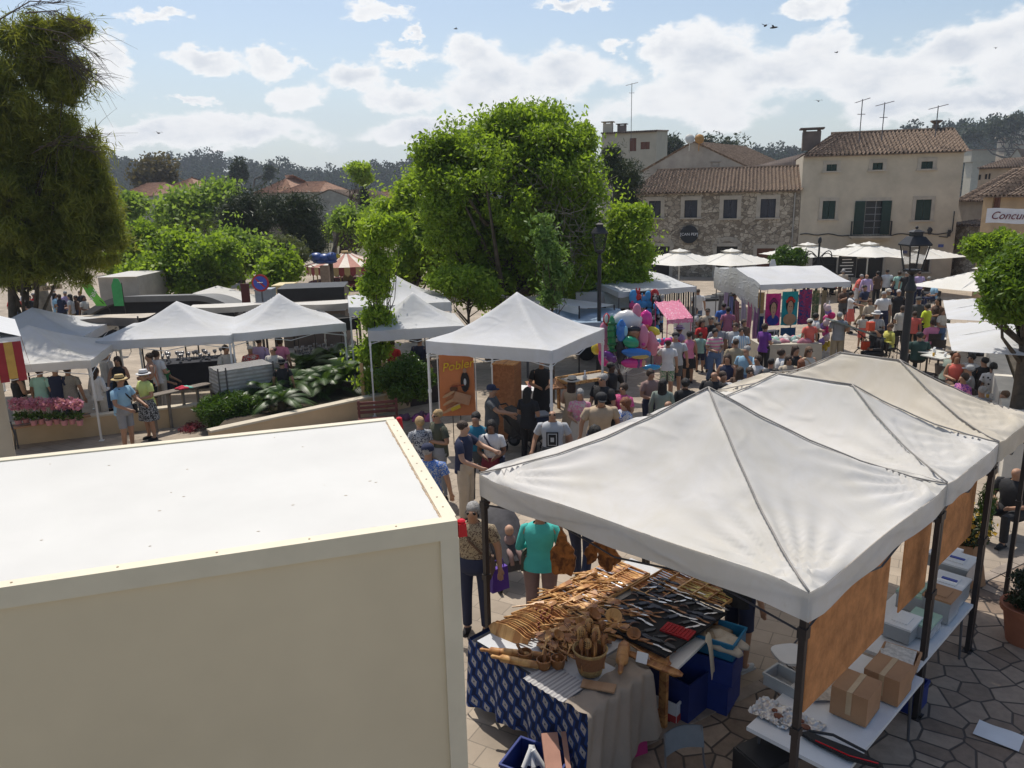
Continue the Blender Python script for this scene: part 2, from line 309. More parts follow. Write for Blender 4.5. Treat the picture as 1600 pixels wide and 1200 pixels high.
# ================================================================ the setting: ground and hills
M_PLAZA = paving('plaza_paving', (0.36, 0.30, 0.235), (0.235, 0.20, 0.16), 0.46, 0.30, rot=0.5, var=0.10, msize=0.008)
M_FLAG = crazy('flagstone_paving', ((0.19, 0.14, 0.105), (0.33, 0.26, 0.20)), (0.07, 0.058, 0.05), 3.3, 0.05)
M_LAND = mat('dry_earth', (0.11, 0.10, 0.06), 0.95, 0.35, 0.02)
M_KERB = mat('kerb_stone', (0.24, 0.20, 0.165), 0.85, 0.2, 4.0, 0.4)
g = MB(); g.add([(-3000, -40, 0), (3000, -40, 0), (3000, 5000, 0), (-3000, 5000, 0)], [(0, 1, 2, 3)]); tag(g.build('ground', M_LAND), kind='structure')
g = MB(); g.add([(-60, -8, 0.004), (60, -8, 0.004), (60, 75, 0.004), (-60, 75, 0.004)], [(0, 1, 2, 3)]); tag(g.build('plaza_pavement', M_PLAZA), kind='structure')
k0, k1 = at(985, 1180), at(1185, 1083); kd = (k1-k0).normalized(); kn = Vector((kd.y, -kd.x, 0))
ka, kb = k0-kd*3.5, k0+kd*11
g = MB(); g.add([ka+Vector((0, 0, .012)), kb+Vector((0, 0, .012)), kb+kn*9+Vector((0, 0, .012)), ka+kn*9+Vector((0, 0, .012))], [(3, 2, 1, 0)]); tag(g.build('flagstone_pavement', M_FLAG), kind='structure')
g = MB()
L_ = (kb-ka).length; n_ = int(L_/0.55)
for i in range(n_):
    c = ka+kd*(L_*(i+.5)/n_)-kn*0.075; g.box(c+Vector((0, 0, 0.012)), (L_/n_-0.012, 0.15, 0.03), math.atan2(kd.y, kd.x))
tag(g.build('kerb', M_KERB), kind='structure')
def hill(name, xs, Y, H, depth, seed):
    "long wooded ridge whose skyline height is sampled from (x, height) pairs"
    g = MB(); xp = [a for a, _ in xs]; hp = [b for _, b in xs]
    def fn(u, v):
        x = xp[0]+(xp[-1]-xp[0])*u; h = np.interp(x, xp, hp)
        return (x, Y+depth*v, h*math.sin(PI*min(1, v*1.3)*0.5)**1.2 * (1 if v < 0.8 else 1-(v-.8)*4) - 0.5)
    g.grid(fn, 60, 12); o = g.build(name, M_HILL, smooth=True); tag(o, kind='structure'); return fn
M_HILL = mat('hill_scrub', (0.05, 0.06, 0.035), 0.95, 0.4, 0.05)
def px_h(px, py, Y): p = atY(px, py, Y); return (p.x, p.z)
YH = 420
prof = [(-400, 262), (100, 252), (170, 254), (210, 246), (265, 250), (300, 262), (360, 268), (430, 276), (480, 274), (520, 268), (580, 262), (630, 246), (680, 240), (760, 250), (860, 262), (960, 268), (1100, 262)]
hillL = hill('hill_left', [px_h(a, b+9, YH) for a, b in prof], YH, 0, 160, 1)
prof2 = [(1000, 242), (1040, 234), (1120, 232), (1180, 242), (1300, 236), (1420, 228), (1500, 216), (1540, 206), (1570, 196), (1600, 188), (1700, 178), (1850, 176), (2100, 210)]
hillR = hill('hill_right', [px_h(a, b+9, 330) for a, b in prof2], 330, 0, 130, 2)

# leaf clouds -----------------------------------------------------
def leaf_quads(C, size, aspect=0.45, droop=0.0, up=None, curl=True):
    "diamond leaves with random facing at centres C (n,3)"
    n = len(C); d = RNG.normal(size=(n, 3)); d[:, 2] -= droop; d /= np.linalg.norm(d, axis=1)[:, None]
    a = RNG.normal(size=(n, 3)); a -= d*np.sum(a*d, axis=1)[:, None]; a /= np.linalg.norm(a, axis=1)[:, None]
    s = (size*RNG.uniform(0.65, 1.35, n))[:, None]
    V = np.stack([C-d*s*.5, C+a*s*aspect*.5-d*s*.05, C+d*s*.5, C-a*s*aspect*.5-d*s*.05], axis=1)
    return V.reshape(-1, 3), np.arange(4*n).reshape(n, 4)
def ell_points(c, r, n, shell=0.55, flat_bottom=False):
    d = RNG.normal(size=(n, 3)); d /= np.linalg.norm(d, axis=1)[:, None]
    k = (shell + (1-shell)*RNG.random(n)**0.6)[:, None]
    return np.array(c)+d*k*np.array(r)
# woods on the hills: one mass each
def wood(name, fn, n, mt, size, dens=130, vr=(0.05, 0.75)):
    Cs = []
    for i in range(n):
        u, v = RNG.random(), RNG.uniform(*vr); p = np.array(fn(u, v)); h = size*RNG.uniform(0.6, 1.5)
        Cs.append(ell_points((p[0], p[1], p[2]+h*0.75), (h*0.75*RNG.uniform(.8, 1.3), h*0.75, h*0.6), dens, 0.3))
        if RNG.random() < 0.3: Cs.append(ell_points((p[0]+RNG.normal()*h*.4, p[1], p[2]+h*1.35), (h*.38, h*.38, h*.4), dens//3, 0.2))
    V, Q = leaf_quads(np.concatenate(Cs), size*0.22, 0.9); return tag(np_mesh(name, V, Q, mt), 'dark wood of pines covering the far ridge', 'wood', kind='stuff')
LM_FAR = leafmat('far_wood_leaves', (0.010, 0.020, 0.010), (0.035, 0.055, 0.024), 0.05, 1.0); LM_FAR.node_tree.nodes['Principled BSDF'].inputs['Specular IOR Level'].default_value = 0
wood('hill_wood', hillL, 1500, LM_FAR, 6.5)['label'] = 'dark blue green wood along the left ridge'
wood('hill_wood', hillR, 900, LM_FAR, 5.5)['label'] = 'dark wood on the ridge at the right'

# ================================================================ pop-up tents
def gazebo(label, c, rot, a, b, eave, peak, ridge=0.0, mt=None, leg_mat=None, group=None, val=0.28, legs=(1, 1, 1, 1), seams=False, wr=0.010, leg_r=0.02, sag=0.10, pw=1.5, nseg=44, walls=()):
    "a, b half sizes; ridge length lies along local x"
    t = thing('market_tent', label, 'tent', (c[0], c[1], 0), rot, group); mt = mt or M_TENT; leg_mat = leg_mat or M_STEEL_W
    hr = ridge/2
    def H(x, y):
        xs = max(0, abs(x)-hr)/(a-hr); ys = abs(y)/b; r = max(xs, ys); q = 1-r
        z = (peak-eave)*(q**pw); s = (r-min(xs, ys))/max(r, 1e-3)
        z -= sag*math.sin(PI*min(1, q*1.05))*s*0.8
        for cx in (-a, a):
            for cy in (-b, b):
                dx, dy = x-cx, y-cy; d = math.hypot(dx, dy)
                th = math.atan2(abs(dy), abs(dx)); z += wr*math.exp(-((d-0.25)/0.75)**2)*math.sin(th*34+cx)*min(1, d*4)
        # light general creasing
        z += wr*0.25*math.sin(x*7.1+y*3.3)*math.sin(y*9.7-x*2.1)*min(1, q*5)
        return eave+z
    g = MB(); g.grid(lambda u, v: (-a+2*a*u, -b+2*b*v, H(-a+2*a*u, -b+2*b*v)), nseg, nseg); g.build('canopy', mt, t, smooth=True)
    # valance hangs from the eave
    g = MB(); per = []
    n = 22
    for k, (p, q) in enumerate((((-a, -b), (a, -b)), ((a, -b), (a, b)), ((a, b), (-a, b)), ((-a, b), (-a, -b)))):
        for i in range(n):
            u = i/n; per.append((p[0]+(q[0]-p[0])*u, p[1]+(q[1]-p[1])*u, k, u))
    rings = []
    for j in range(4):
        rr = []
        for x, y, k, u in per:
            w_ = math.sin(u*PI*5+k)*0.010*j/3 + 0.004; ox, oy = (0, -w_) if k == 0 else (w_, 0) if k == 1 else (0, w_) if k == 2 else (-w_, 0)
            rr.append(Vector((x+ox, y+oy, H(x, y)-val*j/3+(0.006*math.sin(u*23+k) if j == 3 else 0)-0.001)))
        rings.append(rr)
    g.ring(rings, caps=False); g.build('valance', mt, t, smooth=True, sharp=50)
    if seams:
        for sx in (-1, 1):
            for sy in (-1, 1):
                g = MB(); pts = []
                for i in range(15):
                    q = i/14; x = sx*(hr+(a-hr)*q); y = sy*b*q; pts.append((x, y, H(x, y)+0.012))
                g.tube(pts, 0.009, 5); g.build('seam', M_SEAM, t, smooth=True)
        if hr: g = MB(); g.tube([(-hr, 0, H(-hr, 0)+.004), (hr, 0, H(hr, 0)+.004)], 0.010, 5); g.build('seam', M_SEAM, t, smooth=True)
    i = 0
    for sx in (-1, 1):
        for sy in (-1, 1):
            if legs[i]:
                g = MB(); x, y = sx*(a-0.03), sy*(b-0.03); g.box((x, y, (eave-0.05)/2), (leg_r*2.2, leg_r*2.2, eave-0.05))
                g.box((x, y, 0.012), (0.11, 0.11, 0.016)); g.box((x, y, eave*0.55), (leg_r*3.1, leg_r*3.1, 0.07)); g.box((x, y, eave-0.36), (leg_r*3.1, leg_r*3.1, 0.09)); g.build('leg', leg_mat, t)
            i += 1
    g = MB()  # scissor truss under the eave and the centre post
    for (x0, y0), (x1, y1) in (((-a, -b), (a, -b)), ((a, -b), (a, b)), ((a, b), (-a, b)), ((-a, b), (-a, -b))):
        x0, x1, y0, y1 = x0*.985, x1*.985, y0*.985, y1*.985
        for s in range(2):
            ax, ay, bx, by = x0+(x1-x0)*s/2, y0+(y1-y0)*s/2, x0+(x1-x0)*(s+1)/2, y0+(y1-y0)*(s+1)/2
            g.tube([(ax, ay, eave-0.06), (bx, by, eave-0.36)], 0.011, 4); g.tube([(ax, ay, eave-0.36), (bx, by, eave-0.06)], 0.011, 4)
    g.build('truss', leg_mat, t); g = MB(); g.tube([(0, 0, eave-.2), (0, 0, peak-0.03)], 0.018, 6); g.build('centre_post', leg_mat, t)
    return t, H
M_SEAM = mat('seam_grey', (0.27, 0.25, 0.23), 0.8, 0.2)
Lc, Fc_, Rc = Vector((-0.34, 7.9, 0)), Vector((2.24, 5.19, 0)), Vector((4.37, 7.37, 0))
E1 = (Fc_-Lc).normalized(); E2 = Vector((-E1.y, E1.x, 0)); ANG = math.atan2(E1.y, E1.x)
c1 = (Lc+Rc)/2; EAVE = 2.75
t1, H1 = gazebo('large white market tent with pointed top, pitched over the olive wood stall', c1, ANG, 1.87, 1.525, EAVE, 3.74, 0, M_TENT2, M_DARK, 'row of three large tents', 0.25, seams=True, wr=0.038, leg_r=0.024, sag=0.08, pw=1.42, nseg=80)
c2 = c1+E2*(1.525+0.89); c3 = c2+E2*(0.89+0.80)
t2, H2 = gazebo('large off white tent with a flat ridge, between the two other tents of its row', c2, ANG, 1.87, 0.885, EAVE+.01, 3.40, 0.95, M_TENT2, M_DARK, 'row of three large tents', 0.25, seams=True, wr=0.030, leg_r=0.024, sag=0.05, nseg=60)
t3, H3 = gazebo('creamy yellowed tent with a flat ridge, at the far end of its row', c3, ANG, 1.87, 0.795, EAVE+.02, 3.42, 0.80, fabric('tent_yellowed', (0.66, 0.61, 0.53), 0.12, 0.5, 2.0, 0.3, 0.2), M_DARK, 'row of three large tents', 0.25, seams=True, wr=0.030, leg_r=0.024, sag=0.05, nseg=60)

def gz(label, pts, Z, peakpx, group='white pop-up tents along the planters', **kw):
    "tent from the photo places of its left, front and right corners"
    A, B = [at(*p, Z) for p in pts[:2]]; ang = math.atan2(B.y-A.y, B.x-A.x); a = (Vector((B.x-A.x, B.y-A.y))).length/2
    n = Vector((-math.sin(ang), math.cos(ang), 0)); b = abs((at(*pts[2], Z)-B).dot(n))/2 if len(pts) > 2 else a*.92
    c = (A+B)/2+n*b
    # peak height from the pixel above the centre
    zz = 3.2
    for _ in range(30):
        q = at(*peakpx, zz); zz += (q.y-c.y)*0.08
        zz = min(max(zz, Z+.4), Z+1.3)
    c.z = 0
    print('tent', label[:30], round(a*2, 2), round(b*2, 2), [round(x, 2) for x in c], round(zz, 2))
    return gazebo(label, c, ang, a, b, Z, zz, mt=kw.pop('mt', M_TENT), group=group, **kw)
gz('white pop-up tent with white legs, beside the orange poster and the balloons', [(665, 532), (862, 548), (935, 512)], 2.6, (803, 456), sag=0.09)
gz('white pop-up tent between two others, over the shaded glassware table', [(149, 533), (359, 524)], 2.15, (243, 471), wr=0.012, val=0.24)
gz('white pop-up tent below the round no parking sign', [(361, 521), (540, 505)], 2.15, (432, 458), wr=0.012, val=0.24)
gz('white tent with water stains, half hidden by the slim young tree', [(575, 517), (727, 509)], 2.35, (645, 456), wr=0.012)
gz('white pointed tent showing behind the water stained one', [(545, 480), (705, 472), (690, 455)], 2.6, (625, 430), wr=0.012)
gz('white pop-up tent with a sharp peak at the left edge, over the market stall', [(-95, 536), (132, 524)], 2.15, (15, 481), wr=0.012, val=0.24)
gz('low cream tent in front, over the pink orchids', [(-115, 580), (141, 563)], 2.05, (25, 508), mt=M_TENT2, wr=0.012, val=.2)

# ================================================================ buildings
M_STONE = crazy('rubble_stone', ((0.20, 0.16, 0.115), (0.52, 0.45, 0.35)), (0.15, 0.125, 0.10), 3.4, 0.05, '3D', (1, .3, 1.35))
M_CREAM = mat('cream_render', (0.50, 0.435, 0.335), 0.9, 0.17, 0.7, 0.15)
M_GREYR = mat('weathered_render', (0.36, 0.32, 0.27), 0.92, 0.28, 0.6, 0.3)
M_BROWNR = mat('brown_render', (0.18, 0.14, 0.115), 0.92, 0.25, 1.0, 0.3)
M_SURR = mat('pale_stone_surround', (0.43, 0.38, 0.31), 0.85, 0.15, 2.0, 0.2)
M_TILE = mat('roof_tiles', (0.17, 0.12, 0.085), 0.9, 0.75, 6.5, 0.5, 14)
M_TILE2 = mat('roof_tiles_red', (0.30, 0.17, 0.11), 0.9, 0.4, 2.5, 0.5, 14)
M_SHUT_G = mat('green_shutter', (0.018, 0.045, 0.035), 0.6, 0.15)
M_SHUT_B = mat('blue_grey_shutter', (0.05, 0.052, 0.065), 0.6, 0.15)
M_SHUT_R = mat('brown_shutter', (0.16, 0.06, 0.035), 0.6, 0.15)
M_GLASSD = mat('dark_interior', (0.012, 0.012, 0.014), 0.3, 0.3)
def wall_holes(g, W, H, holes, d=0.22, m=0):
    "front wall in the local xz plane with real recesses"
    xs = sorted({0, W, *[h[0] for h in holes], *[h[2] for h in holes]}); zs = sorted({0, H, *[h[1] for h in holes], *[h[3] for h in holes]})
    for i in range(len(xs)-1):
        for j in range(len(zs)-1):
            cx, cz = (xs[i]+xs[i+1])/2, (zs[j]+zs[j+1])/2
            if any(h[0] < cx < h[2] and h[1] < cz < h[3] for h in holes): continue
            g.add([(xs[i], 0, zs[j]), (xs[i+1], 0, zs[j]), (xs[i+1], 0, zs[j+1]), (xs[i], 0, zs[j+1])], [(0, 1, 2, 3)], m)
    for x0, z0, x1, z1 in holes:
        g.add([(x0, 0, z0), (x1, 0, z0), (x1, 0, z1), (x0, 0, z1), (x0, d, z0), (x1, d, z0), (x1, d, z1), (x0, d, z1)], [(0, 4, 5, 1), (1, 5, 6, 2), (2, 6, 7, 3), (3, 7, 4, 0)], m)
def tiles(g, x0, x1, y0, z0, y1, z1, xs1=None, pitch=0.24, row=0.42):
    "corrugated tile slope from the eave (y0,z0) up to the ridge (y1,z1); xs1: x range at the ridge"
    xa, xb = xs1 or (x0, x1); n = max(4, int((x1-x0)/pitch))*4; L = math.hypot(y1-y0, z1-z0); rows = max(2, int(L/row)); V = []; nx, nz = -(z1-z0)/L, (y1-y0)/L
    if nz < 0: nx, nz = -nx, -nz
    lv = []
    for r in range(rows): lv += [(r/rows, 0.035), ((r+1)/rows-0.001, 0.0)]
    for q, lift in lv:
        for i in range(n+1):
            u = i/n; x = (x0+(xa-x0)*q)*(1-u)+(x1+(xb-x1)*q)*u; c = 0.075*math.cos(2*PI*x/pitch)+lift+0.006*math.sin(x*5.1+q*31)
            V.append((x, y0+(y1-y0)*q+nx*c, z0+(z1-z0)*q+nz*c))
    R = len(lv); g.add(V, [(r*(n+1)+i, r*(n+1)+i+1, (r+1)*(n+1)+i+1, (r+1)*(n+1)+i) for r in range(R-1) for i in range(n)])
class House:
    def __init__(s, name, label, P0, P1, H, depth, wall, rise, hipL=0, hipR=0, roof=None, openings=(), cat='house', overhang=0.3, mono=False, gableside=False, group=None):
        P0 = Vector((P0[0], P0[1], 0)); P1 = Vector((P1[0], P1[1], 0)); d = P1-P0; s.W = W = d.length; s.rot = math.atan2(d.y, d.x); s.P0 = P0; s.H = H; s.depth = depth
        s.ex = d.normalized(); s.ey = Vector((-s.ex.y, s.ex.x, 0)); s.o = t = thing(name, label, cat, P0, s.rot, group)
        holes = []
        for op in openings:
            x0, z1 = s.loc(op[0], op[1]); x1, z0 = s.loc(op[2], op[3]); holes.append((min(x0, x1), max(0.0, min(z0, z1)), max(x0, x1), max(z0, z1)))
        s.holes = holes; g = MB(); wall_holes(g, W, H, holes)
        yr = depth if mono else depth/2
        if gableside:   # gable faces the viewer
            g.add([(0, 0, H), (W, 0, H), (W/2, 0, H+rise)], [(0, 1, 2)]); g.add([(0, 0, 0), (0, depth, 0), (0, depth, H), (0, 0, H)], [(3, 2, 1, 0)]); g.add([(W, 0, 0), (W, depth, 0), (W, depth, H), (W, 0, H)], [(0, 1, 2, 3)])
            g.add([(0, depth, 0), (W, depth, 0), (W, depth, H), (W/2, depth, H+rise), (0, depth, H)], [(4, 3, 2, 1, 0)])
        else:
            for x, fl in ((0, 1), (W, 0)):
                hp = hipL if x == 0 else hipR
                V = [(x, 0, 0), (x, depth, 0), (x, depth, H if not mono else (H+rise if not hp else H)), (x, 0, H)]
                if not hp and not mono: V.insert(3, (x, depth/2, H+rise))
                g.add(V, [tuple(range(len(V)))] if not fl else [tuple(reversed(range(len(V))))])
            g.add([(0, depth, 0), (W, depth, 0), (W, depth, H if not mono else H+rise), (0, depth, H if not mono else H+rise)], [(3, 2, 1, 0)])
        g.build('wall', wall, t)
        roof = roof or M_TILE; g = MB(); oh = overhang; k = rise/yr if yr else 0
        if gableside:
            g2 = MB(); tiles(g2, 0, depth, -oh, H-rise/(W/2)*oh, W/2, H+rise)
            # rotate: local y of the slope becomes x
            for i, v in enumerate(g2.v): g2.v[i] = (v[1], v[0]-0.15, v[2]+0.03)
            g3 = MB(); tiles(g3, 0, depth, -oh, H-rise/(W/2)*oh, W/2, H+rise)
            for i, v in enumerate(g3.v): g3.v[i] = (W-v[1], v[0]-0.15, v[2]+0.03)
            g.add(g2.v, [tuple(reversed(f)) for f in g2.f]); g.add(g3.v, g3.f)
        else:
            tiles(g, -0.15 if not hipL else 0, W+0.15 if not hipR else W, -oh, H-k*oh+0.06, yr, H+rise+0.06, (hipL if hipL else -0.15, W-hipR if hipR else W+.15))
            if not mono: g.add([(-0.15, depth+oh, H-k*oh+.06), (W+.15, depth+oh, H-k*oh+.06), (W-hipR, yr, H+rise+.06), (hipL, yr, H+rise+.06)], [(0, 1, 2, 3)][::-1])
            if hipL: g.add([(-0.0, -oh, H-k*oh+.05), (hipL, yr, H+rise+.05), (-0.0, depth+oh, H-k*oh+.05)], [(0, 1, 2)])
            if hipR: g.add([(W, -oh, H-k*oh+.05), (W-hipR, yr, H+rise+.05), (W, depth+oh, H-k*oh+.05)], [(2, 1, 0)])
            g.tube([(hipL-.1, yr, H+rise+.09), (W-hipR+.1, yr, H+rise+.09)], 0.09, 6)
            g.box((W/2, -oh*0.5, H-k*oh*0.6-0.03), (W, oh*0.9, 0.06))
        s.roof = g.build('roof', roof, t)
    def loc(s, px, py):
        d = Vector(_ray(px, py)); n = s.ey; o = Vector((0, 0, EYE)); t = (s.P0-o).dot(n)/d.dot(n); p = o+d*t; return (p-s.P0).dot(s.ex), p.z
    def surround(s, h, wdt=0.14, sill=True, mt=None):
        x0, z0, x1, z1 = h; g = MB(); p = 0.03
        g.box(((x0+x1)/2, -p/2+.001, z1+wdt/2), (x1-x0+2*wdt, p+.03, wdt)); g.box((x0-wdt/2, -p/2+.001, (z0+z1)/2), (wdt-.004, p+.026, z1-z0-.004)); g.box((x1+wdt/2, -p/2+.001, (z0+z1)/2), (wdt-.004, p+.026, z1-z0-.004))
        if sill: g.box(((x0+x1)/2, -0.05, z0-0.05), (x1-x0+2*wdt+.1, 0.16, 0.09))
        return g
    def window(s, h, mt, frame=True, kind='window', slats=True, sw=0.14):
        w_ = s.surround(h, sw).build(kind, M_SURR, s.o) if frame else None
        x0, z0, x1, z1 = h; g = MB(); n = max(2, int((z1-z0)/0.09))
        for a, b in ((x0, (x0+x1)/2-.01), ((x0+x1)/2+.01, x1)):
            g.box(((a+b)/2, 0.12, (z0+z1)/2), (b-a, 0.03, z1-z0))
            if slats:
                for i in range(n): g.box(((a+b)/2, 0.095, z0+(i+.5)*(z1-z0)/n), (b-a-.08, 0.025, (z1-z0)/n*.55))
        g.build('shutter', mt, w_ or s.o)
        return w_
# --- white three storey house
WL = at(1243, 434); WL = Vector((WL.x, WL.y, 0)); YL = WL.y
wr = atY(1500, 300, 48.6); WR = Vector((wr.x, wr.y, 0))
HW = atY(1250, 243, YL).z
ops = [(1292, 257, 1307, 267), (1364, 254.5, 1379, 265), (1440, 252.5, 1457, 263.5),
       (1286, 314, 1304, 342), (1432, 312, 1453, 344), (1353, 314, 1382, 366),
       (1270, 400, 1306, 428), (1340, 396, 1377, 440), (1413, 398, 1451, 425)]
hw = House('three_storey_house', 'cream rendered three storey house with green shutters and a small balcony', WL, WR, HW, 8.0, M_CREAM, 1.45, hipL=2.0, openings=ops)
for i in (0, 1, 2): hw.window(hw.holes[i], M_SHUT_G, sw=0.22)
for i in (3, 4): hw.window(hw.holes[i], M_SHUT_G, sw=0.2)
def glaze(h, parent, rows=4, mt=None, frame_m=None):
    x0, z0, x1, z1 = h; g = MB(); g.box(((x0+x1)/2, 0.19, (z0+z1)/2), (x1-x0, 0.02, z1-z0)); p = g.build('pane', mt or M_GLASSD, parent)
    g = MB()
    for i in range(3): g.box((x0+.03+(x1-x0-.06)*i/2, 0.16, (z0+z1)/2), (0.045, 0.035, z1-z0))
    for i in range(rows+1): g.box(((x0+x1)/2, 0.158, z0+(z1-z0)*i/rows), (x1-x0, 0.03, 0.04))
    g.build('glazing_bars', frame_m or M_STEEL_W, parent); return p
bd = hw.surround(hw.holes[5], 0.2, False).build('balcony_door', M_SURR, hw.o); glaze(hw.holes[5], bd, 5, frame_m=mat('grey_frame', (0.25, 0.25, 0.25)))
x0, z0, x1, z1 = hw.holes[5]
for a, b, nm in ((x0-.62, x0-.02, 'shutter'), (x1-.3, x1+.25, 'shutter')):
    g = MB(); g.box(((a+b)/2, -0.07, (z0+z1)/2), (b-a, 0.04, z1-z0))
    for i in range(22): g.box(((a+b)/2, -0.10, z0+(i+.5)*(z1-z0)/22), (b-a-.08, 0.03, 0.05))
    g.build(nm, M_SHUT_G, hw.o)
bx0, _z = hw.loc(1327, 366); bx1, _z = hw.loc(1391, 366); bz = hw.loc(1358, 368)[1]
g = MB(); g.box(((bx0+bx1)/2, -0.36, bz-.06), (bx1-bx0, 0.7, 0.12)); g.box(((bx0+bx1)/2, -0.3, bz-.18), (bx1-bx0-.2, 0.56, 0.10)); bal = g.build('balcony', M_SURR, hw.o)
g = MB(); nb = 26
for i in range(nb+1): x = bx0+.05+(bx1-bx0-.1)*i/nb; g.box((x, -0.66, bz+.45), (0.016, 0.016, 0.9))
for s_ in (bx0+.05, bx1-.05):
    for i in range(6): g.box((s_, -0.66+.11*i, bz+.45), (0.016, 0.016, 0.9))
    g.box((s_, -.33, bz+.9), (0.03, .66, 0.03))
g.box(((bx0+bx1)/2, -0.66, bz+.9), (bx1-bx0-.08, 0.035, 0.03)); g.box(((bx0+bx1)/2, -0.66, bz+.05), (bx1-bx0-.08, 0.02, 0.02)); g.build('railing', M_BLACK, bal)
for i in (6, 8):
    s_ = hw.surround(hw.holes[i], 0.12).build('shop_window', M_SURR, hw.o); glaze(hw.holes[i], s_, 2, frame_m=M_DARK)
dr = hw.surround(hw.holes[7], 0.14, False).build('doorway', M_SURR, hw.o); x0, z0, x1, z1 = hw.holes[7]
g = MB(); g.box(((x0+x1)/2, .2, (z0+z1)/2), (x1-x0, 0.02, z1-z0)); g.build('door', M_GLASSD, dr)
# cables, meter box, plaque
g = MB(); cz = hw.loc(1300, 366)[1]
pts = [(0.1+i*(hw.W-.5)/30, -0.05, cz+0.05*math.sin(i*1.3)+(-.2*math.exp(-((i-14)/5)**2))) for i in range(31)]; g.tube(pts, 0.035, 5); g.build('cable', M_BLACK, hw.o)
g = MB(); xa, za = hw.loc(1491, 330); xb, zb = hw.loc(1489, 368); g.tube([(xa, -.06, za), (xa, -.06, zb+.3), (xb-.3, -.06, zb-.1), (xb-.8, -.06, zb-.05)], 0.03, 5); g.box((xb-.25, -.1, zb+.15), (0.16, 0.12, 0.4)); g.build('meter_box', M_BLACK, hw.o)
g = MB(); q = hw.loc(1470, 384); g.box((q[0], -.02, q[1]), (0.3, 0.03, 0.18)); g.build('plaque', mat('blue_enamel', (0.05, 0.09, 0.3), 0.4), hw.o)
# wall lantern
g = MB(); q = hw.loc(1450, 362); g.box((q[0], -.3, q[1]+.25), (0.04, .55, .04)); g.lathe([(0.02, .3), (.14, .2), (.16, .1), (.06, -.15)], 8, (q[0], -.5, q[1])); g.build('wall_lantern', M_BLACK, hw.o)
def chimney(h, px, py, yb, w_, ht, mt, cap=True, cyl=False, zb=.6):
    q = h.loc(px, py); p = h.P0+h.ex*q[0]+h.ey*yb
    g = MB(); z = h.H+zb
    if cyl: g.lathe([(w_*.5, 0), (w_*.5, ht*.5), (w_*.35, ht*.55), (w_*.5, ht*.65), (w_*.35, ht*.8), (w_*.3, ht*.85), (w_*.75, ht*.95), (w_*.7, ht)], 12, (q[0], yb, z))
    else:
        g.box((q[0], yb, z+ht*.42), (w_, w_*.8, ht*.84)); g.box((q[0], yb, z+ht*.97), (w_*1.35, w_*1.15, ht*.06))
        for sx in (-1, 1):
            for sy in (-1, 1): g.box((q[0]+sx*w_*.4, yb+sy*w_*.3, z+ht*.89), (w_*.15, w_*.15, ht*.1))
    return g.build('chimney', mt, h.roof if h.roof.parent is None else h.roof)
chimney(hw, 1486, 200, 4.2, 0.5, 1.5, M_BROWNR, cyl=True); chimney(hw, 1280, 210, 6.5, 1.2, 1.5, M_BROWNR)
# --- stone inn
SR = WL-hw.ex*0.02; SL = SR-hw.ex*11.2
HS = 5.72
ops = [(1014, 314, 1032, 340), (1070, 313, 1089, 340), (1131, 312, 1151, 341), (1189, 311, 1211, 340), (1183, 388, 1208, 436), (1120, 385, 1150, 436), (1005, 385, 1045, 436)]
hs = House('stone_inn', 'rubble stone inn with blue grey shutters and a round black sign', SL, SR, HS, 8.5, M_STONE, 1.5, hipL=1.6, openings=ops)
for i in range(4): hs.window(hs.holes[i], M_SHUT_B, sw=0.26)
for i in (4, 5, 6):
    h = hs.holes[i]; x0, z0, x1, z1 = h; rv = hs.surround(h, 0.24, False).build('doorway', M_SURR, hs.o)
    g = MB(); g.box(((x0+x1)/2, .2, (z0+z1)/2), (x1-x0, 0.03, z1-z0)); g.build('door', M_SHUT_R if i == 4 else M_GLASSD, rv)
    if i > 4:   # arched head of voussoirs
        g = MB(); cx = (x0+x1)/2; r = (x1-x0)/2
        for k in range(9):
            a0 = PI*(k+.5)/9; g.box((cx-(r+.16)*math.cos(a0), -0.02, z1-.05+(r*.55+.16)*math.sin(a0)), (0.34, 0.07, 0.28), Euler((0, a0-PI/2, 0)))
        g.build('arch', M_SURR, rv)
q = hs.loc(1077, 366); g = MB(); g.lathe([(0.0, 0), (0.60, 0), (0.60, 0.08), (0, 0.08)], 36)
for i, v in enumerate(g.v): g.v[i] = (v[0]+q[0], -0.10-v[2], v[1]+q[1])
sg = g.build('sign_disc', mat('sign_black', (0.012, 0.014, 0.02), 0.5, 0.05), hs.o)
def text(s, size, mt, parent, loc, rot, name='lettering', align='CENTER', extrude=0.004, shear=0.0, xs=1.0):
    c = bpy.data.curves.new(name, 'FONT'); c.body = s; c.size = size; c.align_x = align; c.align_y = 'CENTER'; c.extrude = extrude; c.shear = shear; c.materials.append(mt)
    o = bpy.data.objects.new(name, c); COL.objects.link(o); o.parent = parent; o.location = loc; o.rotation_euler = rot; o.scale = (xs, 1, 1)
    bpy.context.view_layer.update(); me = bpy.data.meshes.new_from_object(o.evaluated_get(bpy.context.evaluated_depsgraph_get())); o2 = bpy.data.objects.new(name, me); COL.objects.link(o2)
    o2.parent = parent; o2.location = loc; o2.rotation_euler = rot; o2.scale = (xs, 1, 1); bpy.data.objects.remove(o); return o2
M_LETW = mat('white_lettering', (0.75, 0.75, 0.75), 0.5, 0.02)
text('[CAN PEP]', 0.26, M_LETW, sg, (q[0], -0.19, q[1]), (PI/2, 0, 0))
g = MB(); g.tube([(hs.W-.35, -.08, 0.2), (hs.W-.35, -.08, HS-.2)], 0.05, 6); g.build('downpipe', mat('zinc', (0.35, 0.33, 0.3), 0.5, metal=0.3), hs.o)
chimney(hs, 1112, 275, 5.2, 0.6, 1.5, M_GREYR)
